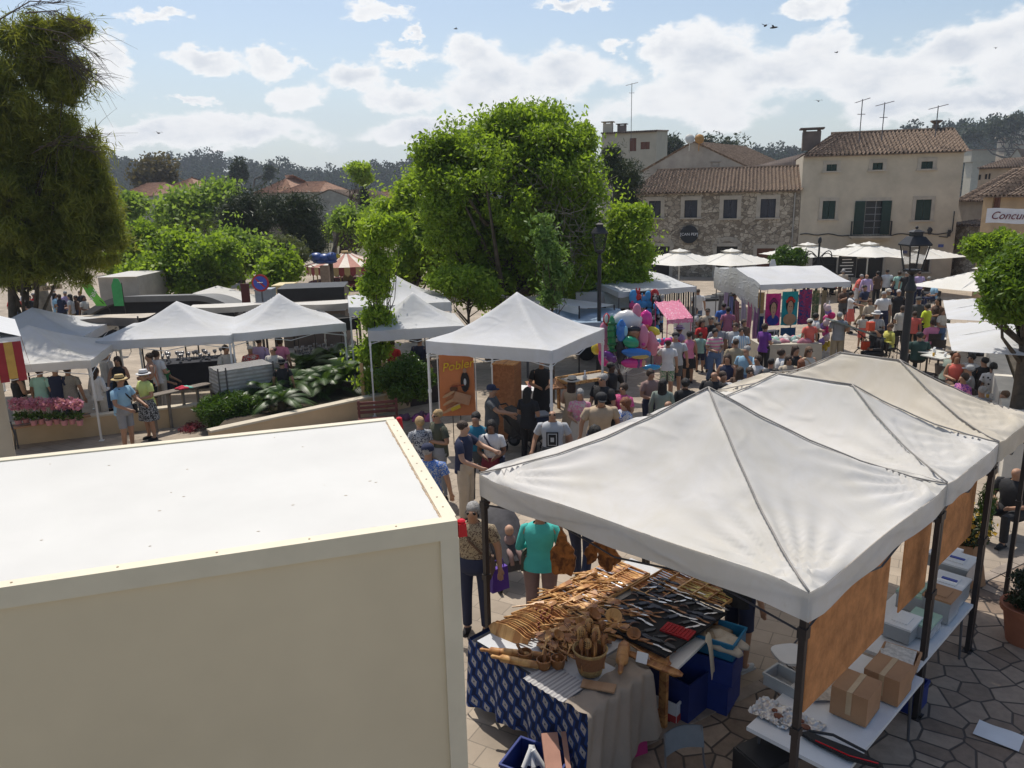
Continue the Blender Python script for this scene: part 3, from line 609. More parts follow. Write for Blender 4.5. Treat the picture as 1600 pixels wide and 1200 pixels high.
# --- houses behind
def farhouse(name, label, p0, p1, Y0, Y1, eave_py, depth, wall, rise, **kw):
    a = atY(p0, 300, Y0); b = atY(p1, 300, Y1); H = atY((p0+p1)/2, eave_py, (Y0+Y1)/2).z
    return House(name, label, a, b, H, depth, wall, rise, **kw)
h3 = farhouse('gable_house', 'weathered grey house with a blank gable wall, behind the stone inn', 1005, 1165, 74, 68, 264, 12, M_GREYR, 2.3, gableside=True, roof=M_TILE)
h4 = farhouse('terrace_house', 'cream roof terrace block with two brown shutters', 940, 1024, 88, 86, 207, 8, mat('pale_render', (0.47, 0.42, 0.33), .9, .1, 1), 0.5, openings=[(984, 216, 994, 236), (1001, 222, 1015, 233)], mono=True, roof=M_TILE)
for h in h4.holes: h4.window(h, M_SHUT_R, frame=False)
chimney(h4, 966, 200, 2, 0.9, 1.1, M_BROWNR, zb=0); chimney(h4, 944, 192, 2, 1.0, 1.4, M_CREAM, zb=0)
h5 = farhouse('brown_roof_house', 'dark brown weathered house with a sloping parapet, left of the cream house', 1168, 1256, 66, 60, 262, 8, M_BROWNR, 1.6, mono=True, roof=M_BROWNR, overhang=0.05)
h6 = farhouse('corner_house', 'brown tiled house behind the white banner', 1538, 1660, 40, 36, 303, 8, mat('ochre_render', (0.42, 0.29, 0.17), .9, .2, 1, .3), 2.0, gableside=False, openings=[(1552, 308, 1562, 326)])
for h in h6.holes: h6.window(h, M_SHUT_R, frame=False)
h7 = farhouse('tiled_shed', 'low house with a pale tiled roof, right of the cream house', 1500, 1545, 58, 55, 312, 8, M_GREYR, 2.0)
h8 = farhouse('loft_house', 'small block with three slit windows on the slope', 1526, 1590, 75, 72, 262, 9, mat('sand_render', (0.40, 0.31, 0.22), .9, .2, 1), 0.8, openings=[(1529, 273, 1532, 281), (1539, 272, 1542, 280), (1544.5, 271, 1547, 280)], roof=M_TILE)
for h in h8.holes: h8.window(h, M_GLASSD, frame=False, slats=False)
h9 = farhouse('old_wall_house', 'crumbling stone outbuilding below the banner', 1495, 1550, 50, 47, 352, 5, M_STONE, 0.5, mono=True)
# church front with a round window, far off
h10 = farhouse('church', 'pale church front with a round window on the far slope', 1568, 1594, 150, 148, 252, 20, mat('church_stone', (0.45, 0.40, 0.33), .9, .1, 1), 2.2, gableside=True)
q = h10.loc(1580, 258); g = MB(); g.lathe([(0.9, 0), (0.9, 0.12), (0, 0.12)], 20)
for i, v in enumerate(g.v): g.v[i] = (v[0]+q[0], -v[2], v[1]+q[1])
g.build('round_window', M_GLASSD, h10.o)
for lab, x0, x1, Y, ey, ri, hp in [('low terracotta roofed house behind the pines at the left', 178, 240, 120, 306, 1.8, 2), ('pale villa with a brown hipped roof, beside the brown tree', 232, 312, 125, 302, 2.4, 5), ('pink house with a pointed roof, behind the dark pines', 395, 460, 130, 300, 2.6, 5),
        ('long low tiled house at the foot of the wooded hill', 436, 500, 125, 300, 1.5, 2), ('pale house with a flat tiled roof near the cypress', 565, 625, 120, 312, 1.3, 1), ('salmon house corner beside the large round tree', 620, 660, 105, 285, 1.3, 1)]:
    farhouse('far_house', lab, x0, x1, Y, Y-3, ey, 9, mat('salmon_render', (0.40, 0.29, 0.21), .9, .2, 1) if 'pink' in lab or 'salmon' in lab else mat('pale_render', (0.47, 0.42, 0.33)), ri, hipL=hp, hipR=hp, roof=M_TILE2, group='houses at the foot of the left hill')
farhouse('gable_shed', 'wide grey warehouse gable behind the dark pines', 478, 553, 110, 108, 312, 14, M_GREYR, 1.3, gableside=True)
# a few pale houses on the right hill
for i, (px, py) in enumerate([(1582, 202), (1596, 232), (1530, 240), (1556, 262)]):
    p = atY(px, py, 300); g = MB(); g.box((p.x, p.y, p.z-1), (9, 6, 4)); g.prism([(-4.8, -3.3), (4.8, -3.3), (4.8, 3.3), (-4.8, 3.3)], 0.4, 1, Matrix.Translation((p.x, p.y, p.z+1))); g.box((p.x, p.y, p.z/2-1.5), (7, 5, p.z-3)); 
    tag(g.build('hillside_house', [mat('pale_render', (0.47, 0.42, 0.33)), M_TILE2]), ['pale house high up among the pines at the right edge', 'pale house halfway down the right slope', 'long pale house low on the right slope', 'small pale house at the foot of the right slope'][i], 'house', 'houses on the right hill')
# TV aerials and dishes
def aerial(label, px, py_top, py_base, Y, w_=1.0):
    a = atY(px, py_base, Y); b = atY(px, py_top, Y); t = thing('tv_aerial', label, 'aerial', (a.x, a.y, 0), 0, 'television aerials on the roofs')
    g = MB(); g.tube([(0, 0, a.z-.3), (0, 0, b.z)], 0.03, 5); g.build('mast', M_ALU, t); g = MB()
    g.tube([(-w_*.6, 0, b.z-.2), (w_*.6, -.1, b.z+.05)], 0.022, 4)
    for i in range(6): x = -w_*.5+i*w_*.2; g.tube([(x, -.3, b.z-.18+.04*i), (x, .3, b.z-.18+.04*i)], 0.014, 4)
    g.tube([(-.25, 0, b.z-.9), (.25, 0, b.z-.9)], 0.02, 4); g.build('antenna', M_ALU, t)
M_ALU = mat('aerial_metal', (0.10, 0.10, 0.11), 0.5, metal=0.4)
aerial('tall television aerial above the gable house', 986, 130, 215, 80, 1.0)
aerial('leftmost aerial on the cream house roof', 1343, 155, 214, 51, 0.7); aerial('middle aerial on the cream house roof', 1378, 160, 212, 51, 0.9); aerial('aerial with a forked head, nearest the round chimney', 1462, 165, 206, 50, 0.9)
for px, col, lab in ((1078, (0.6, 0.58, 0.52), 'pale satellite dish on the gable'), (1093, (0.45, 0.22, 0.05), 'rust orange satellite dish on the gable')):
    p = atY(px, 217, 70); g = MB(); g.lathe([(0.0, 0.16), (.2, .12), (.36, .05), (0.42, 0), (.36, .02), (0, .12)], 18)
    R = Matrix.Rotation(math.radians(75), 3, 'X')
    for i, v in enumerate(g.v): q = R @ Vector(v); g.v[i] = tuple(q+p)
    g.tube([p, p+Vector((0, .2, -1.0))], 0.04, 5); tag(g.build('satellite_dish', mat('dish_'+lab[:4], col, .5)), lab, 'satellite dish', 'satellite dishes')
# white banner with hand lettering
a = atY(1541, 337, 33); b = atY(1640, 335, 31); t = thing('banner', 'white cloth banner with red and black script, hung across the lane', 'banner', (a.x, a.y, a.z), math.atan2(b.y-a.y, b.x-a.x))
Wb = (b-a).length; g = MB(); g.grid(lambda u, v: (u*Wb, 0.02*math.sin(u*20), (v-.5)*.6+0.02*math.sin(u*9)), 30, 3); g.build('cloth', mat('banner_cloth', (.7, .68, .68), .8, .05), t, smooth=True)
text('Concurs', .44, mat('banner_ink_red', (.14, .02, .03), .6), t, (0.95, -.04, 0), (PI/2, 0, 0), shear=.35); text('Mo', .44, mat('banner_ink', (.02, .02, .05), .6), t, (2.35, -.04, 0.02), (PI/2, 0, 0), shear=.35)
# ================================================================ trees and plants
M_BARK = mat('bark', (0.09, 0.07, 0.05), 0.95, 0.4, 5.0, 0.8)
M_BARKP = mat('pale_bark', (0.20, 0.175, 0.14), 0.95, 0.3, 5.0, 0.6)
LV = dict(
  big=leafmat('leaves_broad', (0.055, 0.115, 0.012), (0.27, 0.37, 0.04), 0.52),
  lime=leafmat('leaves_lime', (0.10, 0.19, 0.02), (0.33, 0.43, 0.05), 0.5),
  plane=leafmat('leaves_plane', (0.07, 0.14, 0.02), (0.27, 0.37, 0.07), 0.48),
  pine=leafmat('needles_dark', (0.012, 0.026, 0.010), (0.045, 0.065, 0.022), 0.15),
  olive=leafmat('leaves_olive', (0.05, 0.065, 0.025), (0.15, 0.17, 0.07), 0.3),
  brown=leafmat('leaves_brown', (0.05, 0.045, 0.02), (0.13, 0.10, 0.04), 0.3),
  tam=leafmat('needles_yellow', (0.05, 0.08, 0.014), (0.27, 0.27, 0.045), 0.5),
  glossy=leafmat('leaves_glossy', (0.025, 0.07, 0.012), (0.10, 0.17, 0.025), 0.3, 0.35))
def tree(label, base, Y, crowns, mt, leaf=0.13, per=260, ncl=60, clr=0.55, aspect=0.45, droop=0.2, tr=0.16, bark=None, branches=26, name='tree', cat='tree', group=None, top=None, shell=0.2, depth=1.0, twigs=None, stems=1, flatten=0.8):
    "crowns: (px, py, rx, ry[, dY]) ellipses in the photograph, turned into clumps of leaves at distance Y; base: pixel column of the stem"
    b = atY(base, 600, Y); b = Vector((b.x, Y, 0)); t = thing(name, label, cat, b, 0, group); cl = []; A = [c[2]*c[3] for c in crowns]; S = sum(A)
    for c, a in zip(crowns, A):
        dy = c[4] if len(c) > 4 else 0; p = atY(c[0], c[1], Y+dy); k = (Y+dy)/F_PX*1.02
        n = max(1, round(ncl*a/S)); rx, rz = c[2]*k, c[3]*k; ry = (rx+rz)/2*depth
        q = ell_points((p.x, p.y, p.z), (max(rx-clr*.7, .05), max(ry-clr*.7, .05), max(rz-clr*.6, .05)), n, shell)
        cl.append(q)
    cl = np.concatenate(cl)-np.array(b); cs = []
    for p in cl:
        r = clr*RNG.uniform(0.55, 1.2); n_ = int(per*RNG.uniform(.6, 1.3)); f3 = RNG.uniform(.65, 1.3, 3); cs.append(ell_points(p, (r*f3[0], r*f3[1], r*flatten*f3[2]), n_, 0.2)); cs.append(ell_points(p+RNG.normal(size=3)*r*.5*(shell < .7), (r*1.3, r*1.3, r*1.05), n_//(7 if shell < .7 else 16), 0.4))
    V, Q = leaf_quads(np.concatenate(cs), leaf, aspect, droop); np_mesh('crown', V, Q, mt, t)
    g = MB(); zc = np.mean(cl[:, 2]); zb = np.min(cl[:, 2]); top = top or Vector((np.mean(cl[:, 0]), np.mean(cl[:, 1]), zc))
    k_ = max(zb*0.9, zc*0.45, 0.3)
    for s in range(stems):
        o = Vector((s*0.25-.12*(stems-1), 0.1*s, 0)); g.tube([o, o+Vector((tr*.3, 0, k_*.5)), Vector(top)*.35+Vector((0, 0, k_*0.65)), Vector(top)], [tr*1.25, tr, tr*.75, tr*.3], 9)
    g.build('trunk', bark or M_BARK, t, smooth=True)
    if branches:
        g = MB(); idx = RNG.choice(len(cl), min(branches, len(cl)), replace=False)
        for i in idx:
            e = Vector(cl[i]); s0 = Vector(top)*RNG.uniform(.3, .8); s0.z = k_*.65+(top[2]-k_*.65)*RNG.uniform(0, .8)
            if s0.z > e.z+1: s0.z = max(k_*.6, e.z-.3)
            m = (s0+e)/2+Vector((RNG.normal()*.15, RNG.normal()*.15, -.12*(e-s0).length)); g.tube([s0, m, e], [tr*.42, tr*.22, tr*.07], 5)
        g.build('branches', bark or M_BARK, t, smooth=True)
    if twigs:
        g = MB()
        for px, py, n, L in twigs:
            c = atY(px, py, Y-1.0)-b
            for _ in range(n):
                a = Vector(RNG.normal(size=3)); a.normalize(); s0 = c+Vector(RNG.normal(size=3))*L*.5; e = s0+a*L*RNG.uniform(.4, 1.0); m = (s0+e)/2+Vector(RNG.normal(size=3))*.1*L
                g.tube([s0, m, e], [0.014, 0.009, 0.004], 3)
        g.build('bare_twigs', M_BARKP, t)['kind'] = 'stuff'
    return t
tree('big round broadleaved tree behind the white tents, taller than the houses', 778, 27, [(800, 290, 150, 115), (855, 215, 85, 58), (715, 270, 70, 75), (905, 280, 45, 95), (745, 385, 72, 60), (850, 375, 90, 60), (770, 440, 60, 35), (675, 255, 30, 45), (850, 430, 75, 45), (740, 440, 60, 35), (890, 450, 50, 32), (700, 340, 55, 60), (820, 200, 80, 40), (905, 360, 45, 60)], LV['big'], 0.16, 400, 330, 0.68, tr=0.38, branches=70, shell=0.3,
     twigs=[(860, 300, 90, 1.1), (870, 350, 90, 1.1), (890, 380, 60, .9), (820, 300, 50, 1)])
tree('bright lime green tree spreading over the toy stall roof', 960, 28, [(975, 370, 42, 55), (965, 420, 55, 45), (925, 430, 45, 35), (1000, 345, 14, 30), (998, 400, 15, 30)], LV['lime'], 0.16, 340, 130, 0.5, tr=0.16, shell=.1)
tree('dark pine at the end of the gable house, behind the big round tree', 968, 50, [(972, 285, 34, 42), (955, 250, 18, 28), (985, 320, 22, 26)], LV['pine'], 0.3, 300, 60, 0.7, 0.12, droop=0, tr=0.2)
tree('slim young tree tied between two stakes in the planter', 588, 20.5, [(595, 352, 50, 18), (590, 372, 42, 20), (592, 410, 26, 28), (586, 450, 30, 30), (590, 500, 34, 30), (580, 550, 34, 26), (588, 590, 30, 18), (625, 350, 22, 12)], LV['lime'], 0.15, 130, 165, 0.32, 0.35, 0.5, tr=0.05, branches=30, shell=0.2)
tree('small young tree with fresh feathery leaves, behind the tent with the orange poster', 864, 21, [(850, 365, 18, 20), (862, 395, 28, 22), (870, 430, 28, 25), (855, 465, 22, 20), (850, 340, 8, 10)], leafmat('leaves_fresh', (0.06, 0.13, 0.03), (0.20, 0.30, 0.08), 0.4), 0.15, 90, 60, 0.25, 0.32, 0.4, tr=0.04, branches=26, shell=0.2)
tree('leafy lime tipped tree between the slim young tree and the big round one', 650, 31, [(640, 320, 35, 45), (650, 380, 60, 55), (690, 400, 45, 50), (620, 430, 55, 35), (600, 340, 30, 35), (660, 280, 15, 30)], LV['lime'], 0.17, 320, 170, 0.55, tr=0.15, shell=.1)
tree('low bushy sapling with pale leaves under the big round tree', 735, 25, [(725, 440, 38, 30), (760, 455, 30, 25), (690, 440, 20, 16)], LV['lime'], 0.15, 260, 80, 0.4, tr=0.05, shell=.1)
tree('broad plane tree with light green leaves, below the pink house', 312, 62, [(310, 325, 66, 32), (345, 315, 30, 25), (275, 350, 30, 25)], LV['plane'], 0.36, 460, 80, 1.2, 0.6, tr=0.25, shell=.1)
tree('plane tree half hidden behind the yellowish feathery tree', 215, 66, [(205, 320, 30, 22), (195, 360, 40, 28)], LV['plane'], 0.34, 340, 34, 1.0, 0.6, tr=0.25)
tree('left dark pine of the clump before the grey warehouse', 392, 56, [(390, 335, 48, 42), (375, 360, 40, 25)], LV['pine'], 0.4, 420, 60, 1.0, 0.12, droop=0, tr=0.25)
tree('right dark pine of the clump before the grey warehouse', 470, 54, [(468, 345, 42, 42), (430, 325, 22, 18), (490, 380, 18, 25)], LV['pine'], 0.4, 420, 60, 1.0, 0.12, droop=0, tr=0.25)
tree('broad bright green tree over the stage roof', 300, 40, [(300, 400, 92, 38), (240, 425, 50, 30), (350, 415, 48, 32), (300, 440, 70, 22)], LV['big'], 0.24, 420, 110, 0.7, 0.6, tr=0.22)
tree('leafy tree in the gap left of the broad bright one', 205, 46, [(200, 405, 42, 38), (225, 375, 30, 25)], LV['big'], 0.24, 360, 60, 0.7, 0.6, tr=0.16)
tree('light green tree below the dark pine clump', 395, 44, [(388, 398, 40, 26), (360, 380, 30, 18)], LV['plane'], 0.24, 360, 60, 0.65, 0.6, tr=0.16)
tree('lime green tree right of the utility pole, above the carousel', 545, 62, [(535, 362, 40, 18), (560, 375, 30, 10)], LV['lime'], 0.28, 330, 50, 0.7, 0.6, tr=0.14)
tree('small round bright green tree beside the no parking sign', 452, 38, [(440, 420, 34, 26), (420, 435, 25, 15)], LV['big'], 0.24, 300, 34, 0.55, 0.6, tr=0.14)
tree('grey green olive tree between the dark pines and the bright tree', 428, 46, [(430, 388, 48, 24), (465, 400, 18, 18)], LV['olive'], 0.26, 300, 44, 0.7, 0.25, tr=0.16)
tree('brownish round tree standing alone before the wooded hill', 238, 135, [(240, 275, 33, 24)], LV['brown'], 0.7, 420, 34, 2.0, 0.6, tr=0.4)
tree('dark conical pine on the horizon, left of the pink house', 374, 150, [(374, 272, 15, 14), (374, 262, 7, 9)], LV['pine'], 0.8, 420, 16, 1.3, 0.3, droop=0, tr=0.3)
tree('small pine with a tufted top poking above the ridge', 418, 200, [(420, 264, 7, 6), (420, 276, 9, 6)], LV['pine'], 0.8, 260, 9, 1.0, 0.3, droop=0, tr=0.3)
tree('tall thin tree with a lime green tuft against the wooded hill', 570, 60, [(562, 264, 20, 12), (570, 278, 12, 8)], LV['lime'], 0.3, 220, 14, 0.7, tr=0.07, top=Vector((-.4, 0, 6.2)))
tree('narrow dark cypress before the flat roofed house', 569, 75, [(569, 305, 6, 14), (569, 322, 7, 16)], LV['pine'], 0.3, 420, 16, 0.5, 0.3, droop=0, tr=0.15)
tree('green tree filling the gap left of the slim young tree', 530, 48, [(545, 345, 30, 18), (600, 330, 22, 22)], LV['plane'], 0.26, 300, 50, 0.7, tr=0.15)
tree('pine wood clump behind the satellite dishes', 1130, 140, [(1135, 240, 26, 16), (1105, 232, 16, 10), (1045, 228, 22, 8)], LV['pine'], 0.8, 420, 40, 1.8, 0.3, droop=0, tr=0.4)
tree('round umbrella pine on the right ridge', 1570, 290, [(1562, 200, 16, 12), (1585, 192, 14, 12), (1520, 210, 14, 9)], LV['pine'], 1.4, 420, 26, 3, 0.4, droop=0, tr=0.6)
tree('round clipped small tree in front of the stone inn doorway', 1233, 35, [(1233, 403, 26, 19)], LV['glossy'], 0.12, 400, 40, 0.3, tr=0.06, shell=0.8)
tree('big clipped tree with pointed glossy leaves, at the right edge over the planter wall', 1592, 15.5, [(1590, 446, 58, 48), (1612, 412, 48, 38), (1575, 475, 40, 28), (1650, 440, 70, 70)], leafmat('leaves_ficus', (0.04, 0.10, 0.010), (0.19, 0.28, 0.03), 0.4), 0.13, 620, 150, 0.4, 0.36, 0.7, tr=0.14, shell=0.75)
tree('second clipped tree, smaller and farther, below the white banner', 1545, 22, [(1538, 386, 28, 22), (1562, 386, 26, 24)], LV['big'], 0.13, 420, 60, 0.35, tr=0.1, shell=0.7)
# the feathery yellowish tree at the left edge
tl = tree('tall feathery yellowish green tree at the left edge, with bare twigs at the top', 30, 23, [(60, 330, 100, 85), (20, 200, 80, 110), (110, 400, 75, 50), (40, 90, 55, 60), (140, 340, 55, 50), (-60, 250, 90, 160), (25, 420, 70, 40), (75, 45, 45, 22), (95, 200, 28, 45), (95, 115, 42, 60), (115, 45, 30, 25), (125, 240, 45, 50), (150, 300, 45, 50), (170, 370, 30, 35)], LV['tam'], 0.30, 210, 620, 0.36, 0.09, 0.7, tr=0.13, branches=45, shell=0.15, bark=M_BARK, flatten=1.0)
g = MB(); bb = tl.location
def fan(p0, p1, n, spread, rad, depth=0):
    a = atY(p0[0], p0[1], 22.5)-bb; b = atY(p1[0], p1[1], 22.2)-bb; m = (a+b)/2+Vector((0, 0, .25)); g.tube([a, m, b], [rad, rad*.7, rad*.25], 4)
    for i in range(n):
        q = RNG.uniform(.2, .95); s0 = a.lerp(b, q)+Vector((0, 0, .25*4*q*(1-q)*.5)); d = (b-a).normalized(); e = s0+(d+Vector((RNG.normal()*spread, RNG.normal()*spread, RNG.normal()*spread-.05)))*RNG.uniform(.3, .9)
        mm = (s0+e)/2+Vector((0, 0, .06)); g.tube([s0, mm, e], [rad*.35, rad*.25, rad*.1], 3)
for a_, b_ in (((30, 60), (172, 140)), ((40, 40), (165, 95)), ((60, 70), (150, 145)), ((40, 20), (138, 45)), ((20, 90), (160, 120)), ((60, 230), (150, 240)), ((50, 240), (145, 215)), ((80, 60), (135, 110)), ((0, 30), (100, 5))):
    fan(a_, b_, 34, .4, 0.022)
g.build('bare_twigs', M_BARK, tl)['kind'] = 'stuff'
t = thing('tree', 'bare grey trunk rising behind the wooden sign at the left', 'tree', at(62, 545)); p = atY(62, 440, 30); t.location = (p.x, 30, 0)
g = MB(); g.tube([(0, 0, 0), (.05, 0, 1.6), (-.03, 0, 3.6)], [.26, .24, .2], 10); g.build('trunk', M_BARKP, t, smooth=True)
V, Q = leaf_quads(np.concatenate([ell_points((RNG.normal()*.9, RNG.normal()*.9, 4.3+RNG.normal()*.3), (.5, .5, .4), 260, .2) for _ in range(22)]), .16, .2, .4); np_mesh('crown', V, Q, LV['tam'], t)
# palms and cycads
def palm(label, p, h, L, n, mt, group=None, wid=0.5, cat='palm', name='palm', lean=0.6, trunk=0.12):
    t = thing(name, label, cat, p, 0, group); g = MB(); g.tube([(0, 0, 0), (0, 0, h)], [trunk, trunk*.8], 8); g.build('trunk', M_BARK, t, smooth=True); Vs = []
    for i in range(n):
        az = 2*PI*i/n*1.618*3; e = RNG.uniform(.15, 1.3); up = Vector((math.cos(az)*math.cos(e), math.sin(az)*math.cos(e), math.sin(e))); side = Vector((-math.sin(az), math.cos(az), 0))
        l = L*RNG.uniform(.75, 1.1)
        for k in range(26):
            q = (k+1)/26; c = Vector((0, 0, h))+up*l*q+Vector((0, 0, -l*lean*q*q)); d = (up+Vector((0, 0, -2*lean*q))).normalized()
            for s in (-1, 1):
                w_ = wid*L*math.sin(PI*min(1, q*.9+.08))*.5+.03; tip = c+(side*s*.9+d*.55+Vector((0, 0, -.25))).normalized()*w_; Vs += [c, c+d*l*.022, tip, c-d*l*.012]
    Q = np.arange(len(Vs)).reshape(-1, 4); np_mesh('fronds', [tuple(v) for v in Vs], Q, mt, t); return t
LM_PALM = leafmat('palm_fronds', (0.025, 0.06, 0.015), (0.09, 0.15, 0.04), 0.3, 0.4)
p = atY(1175, 250, 85); palm('palm tree behind the stone inn roof', (p.x, p.y, 0), p.z-.5, 3.0, 20, LM_PALM, wid=.3, trunk=.25)
palm_spots = [(415, 608, 1.5, 'low cycad beside the wrapped pallet'), (455, 600, 1.7, 'cycad with long fronds at the planter front'), (480, 575, 2.0, 'tallest fan of fronds in the planter, under the tent corner'), (505, 598, 1.6, 'cycad in the middle of the planter'), (540, 590, 1.8, 'cycad next to the staked young tree'), (440, 622, 1.2, 'small dark cycad low at the planter edge'), (620, 590, 1.5, 'shaded cycad right of the stakes'), (560, 565, 1.8, 'cycad behind the slim young tree'), (520, 560, 1.7, 'pale tipped cycad below the tent corner')]
for px, py, s, lab in palm_spots:
    p = at(px, py+12, .55); palm(lab, (p.x, p.y, .42), 0.25, s*0.85, 26, LM_PALM, 'cycads in the long planter', wid=.38)
def bush(label, px, py, rx, ry, mt, leaf=.12, ncl=30, per=300, Y=None, group=None, cat='bush', clr=.25, aspect=.3, name='bush', z=0.4, droop=0):
    p = at(px, py+ry, z) if Y is None else atY(px, py+ry, Y); t = thing(name, label, cat, (p.x, p.y, min(.42, max(0, p.z))), 0, group); k = p.y/F_PX
    cs = [ell_points(q, (clr,)*3, int(per*RNG.uniform(.7, 1.2)), .2) for q in ell_points((0, 0, ry*k), (rx*k-clr*.6, rx*k*.7, ry*k-clr*.3), ncl, .5)]
    V, Q = leaf_quads(np.concatenate(cs), leaf, aspect, droop); np_mesh('foliage', V, Q, mt, t); g = MB()
    for i in range(7): a = RNG.normal()*.3; g.tube([(0, 0, -.02), (a*.5, RNG.normal()*.1, ry*k*.6), (a, RNG.normal()*.2, ry*k*1.2)], [.02, .012, .006], 4)
    g.build('stems', M_BARK, t); return t
bush('rounded oleander bush with narrow leaves, in front of the low cream wall', 365, 640, 56, 27, LV['glossy'], .17, 60, 260, aspect=.2, z=0.0)
bush('clump of thin grassy stems right of the oleander', 440, 652, 22, 14, LV['olive'], .2, 14, 120, aspect=.08, z=0.0, name='grass_clump')
bush('low ragged weed clump before the planter wall', 475, 652, 22, 9, LV['plane'], .1, 12, 120, z=0.0, name='weed_clump')
bush('dark hedge shrub deep in the planter shade', 640, 585, 45, 22, LV['pine'], .12, 50, 260)
bush('dark leafy shrub left of the orange poster', 635, 560, 48, 40, LV['glossy'], .12, 40, 260, Y=19.5)
bush('red tipped flowering plant at the foot of the cream wall', 300, 668, 22, 5, leafmat('red_buds', (.08, .01, .02), (.25, .03, .06), .3), .06, 14, 90, z=0.0, clr=.12, name='flowering_plant')
# ================================================================ truck, kiosk, walls
M_PANEL = mat('truck_panel_cream', (0.66, 0.56, 0.385), 0.4, 0.07, 0.7, .05, 1.5)
M_TROOF = mat('truck_roof_white', (0.55, 0.54, 0.51), 0.5, 0.06, 1.0)
M_TRIM = mat('truck_edge_trim', (0.68, 0.61, 0.46), 0.4, 0.06, 3)
M_RUST = mat('sealant_brown', (0.40, 0.30, 0.20), 0.8, 0.35, 12)
M_RED = mat('red_lamp_plastic', (0.55, 0.01, 0.02), 0.25, 0.05)
M_RUBBER = mat('black_rubber', (0.02, 0.02, 0.02), 0.9, 0.2)
ZT = 3.62
A_, D_, B_ = at(714, 812, ZT), at(630, 650, ZT), at(0, 917, ZT)
ex = (B_-A_); ex.z = 0; ex.normalize(); ey = Vector((ex.y, -ex.x, 0)); Wt = (D_-A_).dot(ey)
if Wt < 0: ey = -ey; Wt = -Wt
LT = 6.2
tr = thing('box_truck', 'big cream box truck with a flat white roof and red marker lamps', 'truck', (A_.x, A_.y, 0), math.atan2(ex.y, ex.x))
sy = 1 if Vector((-ex.y, ex.x, 0)).dot(ey) > 0 else -1
W2 = Wt*sy
g = MB(); g.box((LT/2, W2/2, (ZT-.03+0.95)/2), (LT-.02, Wt-.02, ZT-.03-.95)); g.build('cargo_box', M_PANEL, tr)
g = MB(); g.box((LT/2, W2/2, ZT-.022), (LT-.16, Wt-.16, .02)); g.build('roof_panel', M_TROOF, tr)
def bar(x0, x1, y0, y1, z0, z1, mt=M_TRIM, nm='edge_trim'):
    g = MB(); g.box(((x0+x1)/2, sy*(y0+y1)/2, (z0+z1)/2), (x1-x0, abs(y1-y0), z1-z0)); return g.build(nm, mt, tr)
bar(0, LT, -0.012, 0.075, ZT-.13, ZT); bar(0, LT, Wt-.075, Wt+.012, ZT-.13, ZT); bar(-.012, .085, .0755, Wt-.0755, ZT-.13, ZT-.002); bar(LT-.085, LT+.012, .0755, Wt-.0755, ZT-.13, ZT-.002)
bar(-.006, .12, -.010, .07, .95, ZT-.131, nm='corner_post'); bar(-.006, .12, Wt-.07, Wt+.010, .95, ZT-.131, nm='corner_post')
g = MB()
for k in range(60):   # rough sealant beads along the roof trim
    y = .1+(Wt-.2)*k/60; g.ell((.092+RNG.normal()*.002, sy*y, ZT-.010), (.005+.006*RNG.random(), .04, .005), u=6, v=4)
for k in range(150):
    g.ell((.1+(LT-.2)*k/150, sy*(.084+RNG.normal()*.002), ZT-.010), (.035, .002+.003*RNG.random(), .004), u=6, v=4)
g.build('sealant', M_RUST, tr)
g = MB()
for k in range(12): g.lathe([(0.0, .0), (.008, .0), (.006, .004), (0, .004)], 8, (.4+k*.55, sy*.035, ZT)); g.lathe([(0.0, 0), (.008, 0), (.006, .004), (0, .004)], 8, (.04, sy*(.25+k*.19), ZT-.002))
g.build('rivet', M_RUST, tr)['kind'] = 'stuff'
for y, z in ((.07, ZT-.10), (Wt-.05, ZT-.06)):
    g = MB(); g.box((-.045, sy*y, z), (.06, .08, .09), taper=.85); g.lathe([(.03, 0), (.03, .012), (.018, .022), (0, .024)], 10, (-.045, sy*y, z+.045)); g.build('marker_lamp', M_RED, tr, smooth=False)
g = MB()
for k in range(28):
    x, y = RNG.uniform(.3, 5), RNG.uniform(.2, Wt-.2); g.ell((x, sy*y, ZT-.011), (.008*RNG.uniform(.4, 1.8), .004, .002), u=6, v=4)
g.build('grime_speck', M_RUST, tr)['kind'] = 'stuff'
g = MB(); g.box((LT/2, W2/2, .82), (LT-.1, Wt*.45, .24)); g.build('chassis', M_DARK, tr)
g = MB()
for s in (0, 1): g.box((-.022, sy*(.12+(Wt-.24)*(.25+.5*s)), 2.25), (.03, (Wt-.28)/2, 2.4))
g.build('rear_door', M_PANEL, tr)
for x in (1.3, 5.2, 7.6):
    for y in (.22, Wt-.22):
        g = MB(); R = Matrix.Rotation(PI/2, 3, 'X')
        g.lathe([(.2, -.13), (.44, -.13), (.47, -.08), (.47, .08), (.44, .13), (.2, .13)], 24)
        for i, v in enumerate(g.v): g.v[i] = tuple(R @ Vector(v)+Vector((x, sy*y, .47)))
        wh = g.build('wheel', M_RUBBER, tr, smooth=True, sharp=40); g = MB(); g.lathe([(0, -.1), (.2, -.12), (.2, .12), (0, .1)], 16)
        for i, v in enumerate(g.v): g.v[i] = tuple(R @ Vector(v)+Vector((x, sy*y, .47)))
        g.build('rim', M_ALU, wh)
g = MB(); prof = [(LT+.1, .55), (LT+2.1, .55), (LT+2.2, 1.3), (LT+1.75, 2.35), (LT+.1, 2.45)]
g.ring([[Vector((x, sy*y, z)) for x, z in prof] for y in (.1, Wt-.1)]); cb = g.build('cab', M_TRIM, tr)
g = MB(); g.ring([[Vector((x, sy*y, z)) for x, z in ((LT+2.17, 1.4), (LT+2.19, 1.42), (LT+1.81, 2.27), (LT+1.78, 2.27))] for y in (.25, Wt-.25)]); g.build('windscreen', M_GLASSD, cb)

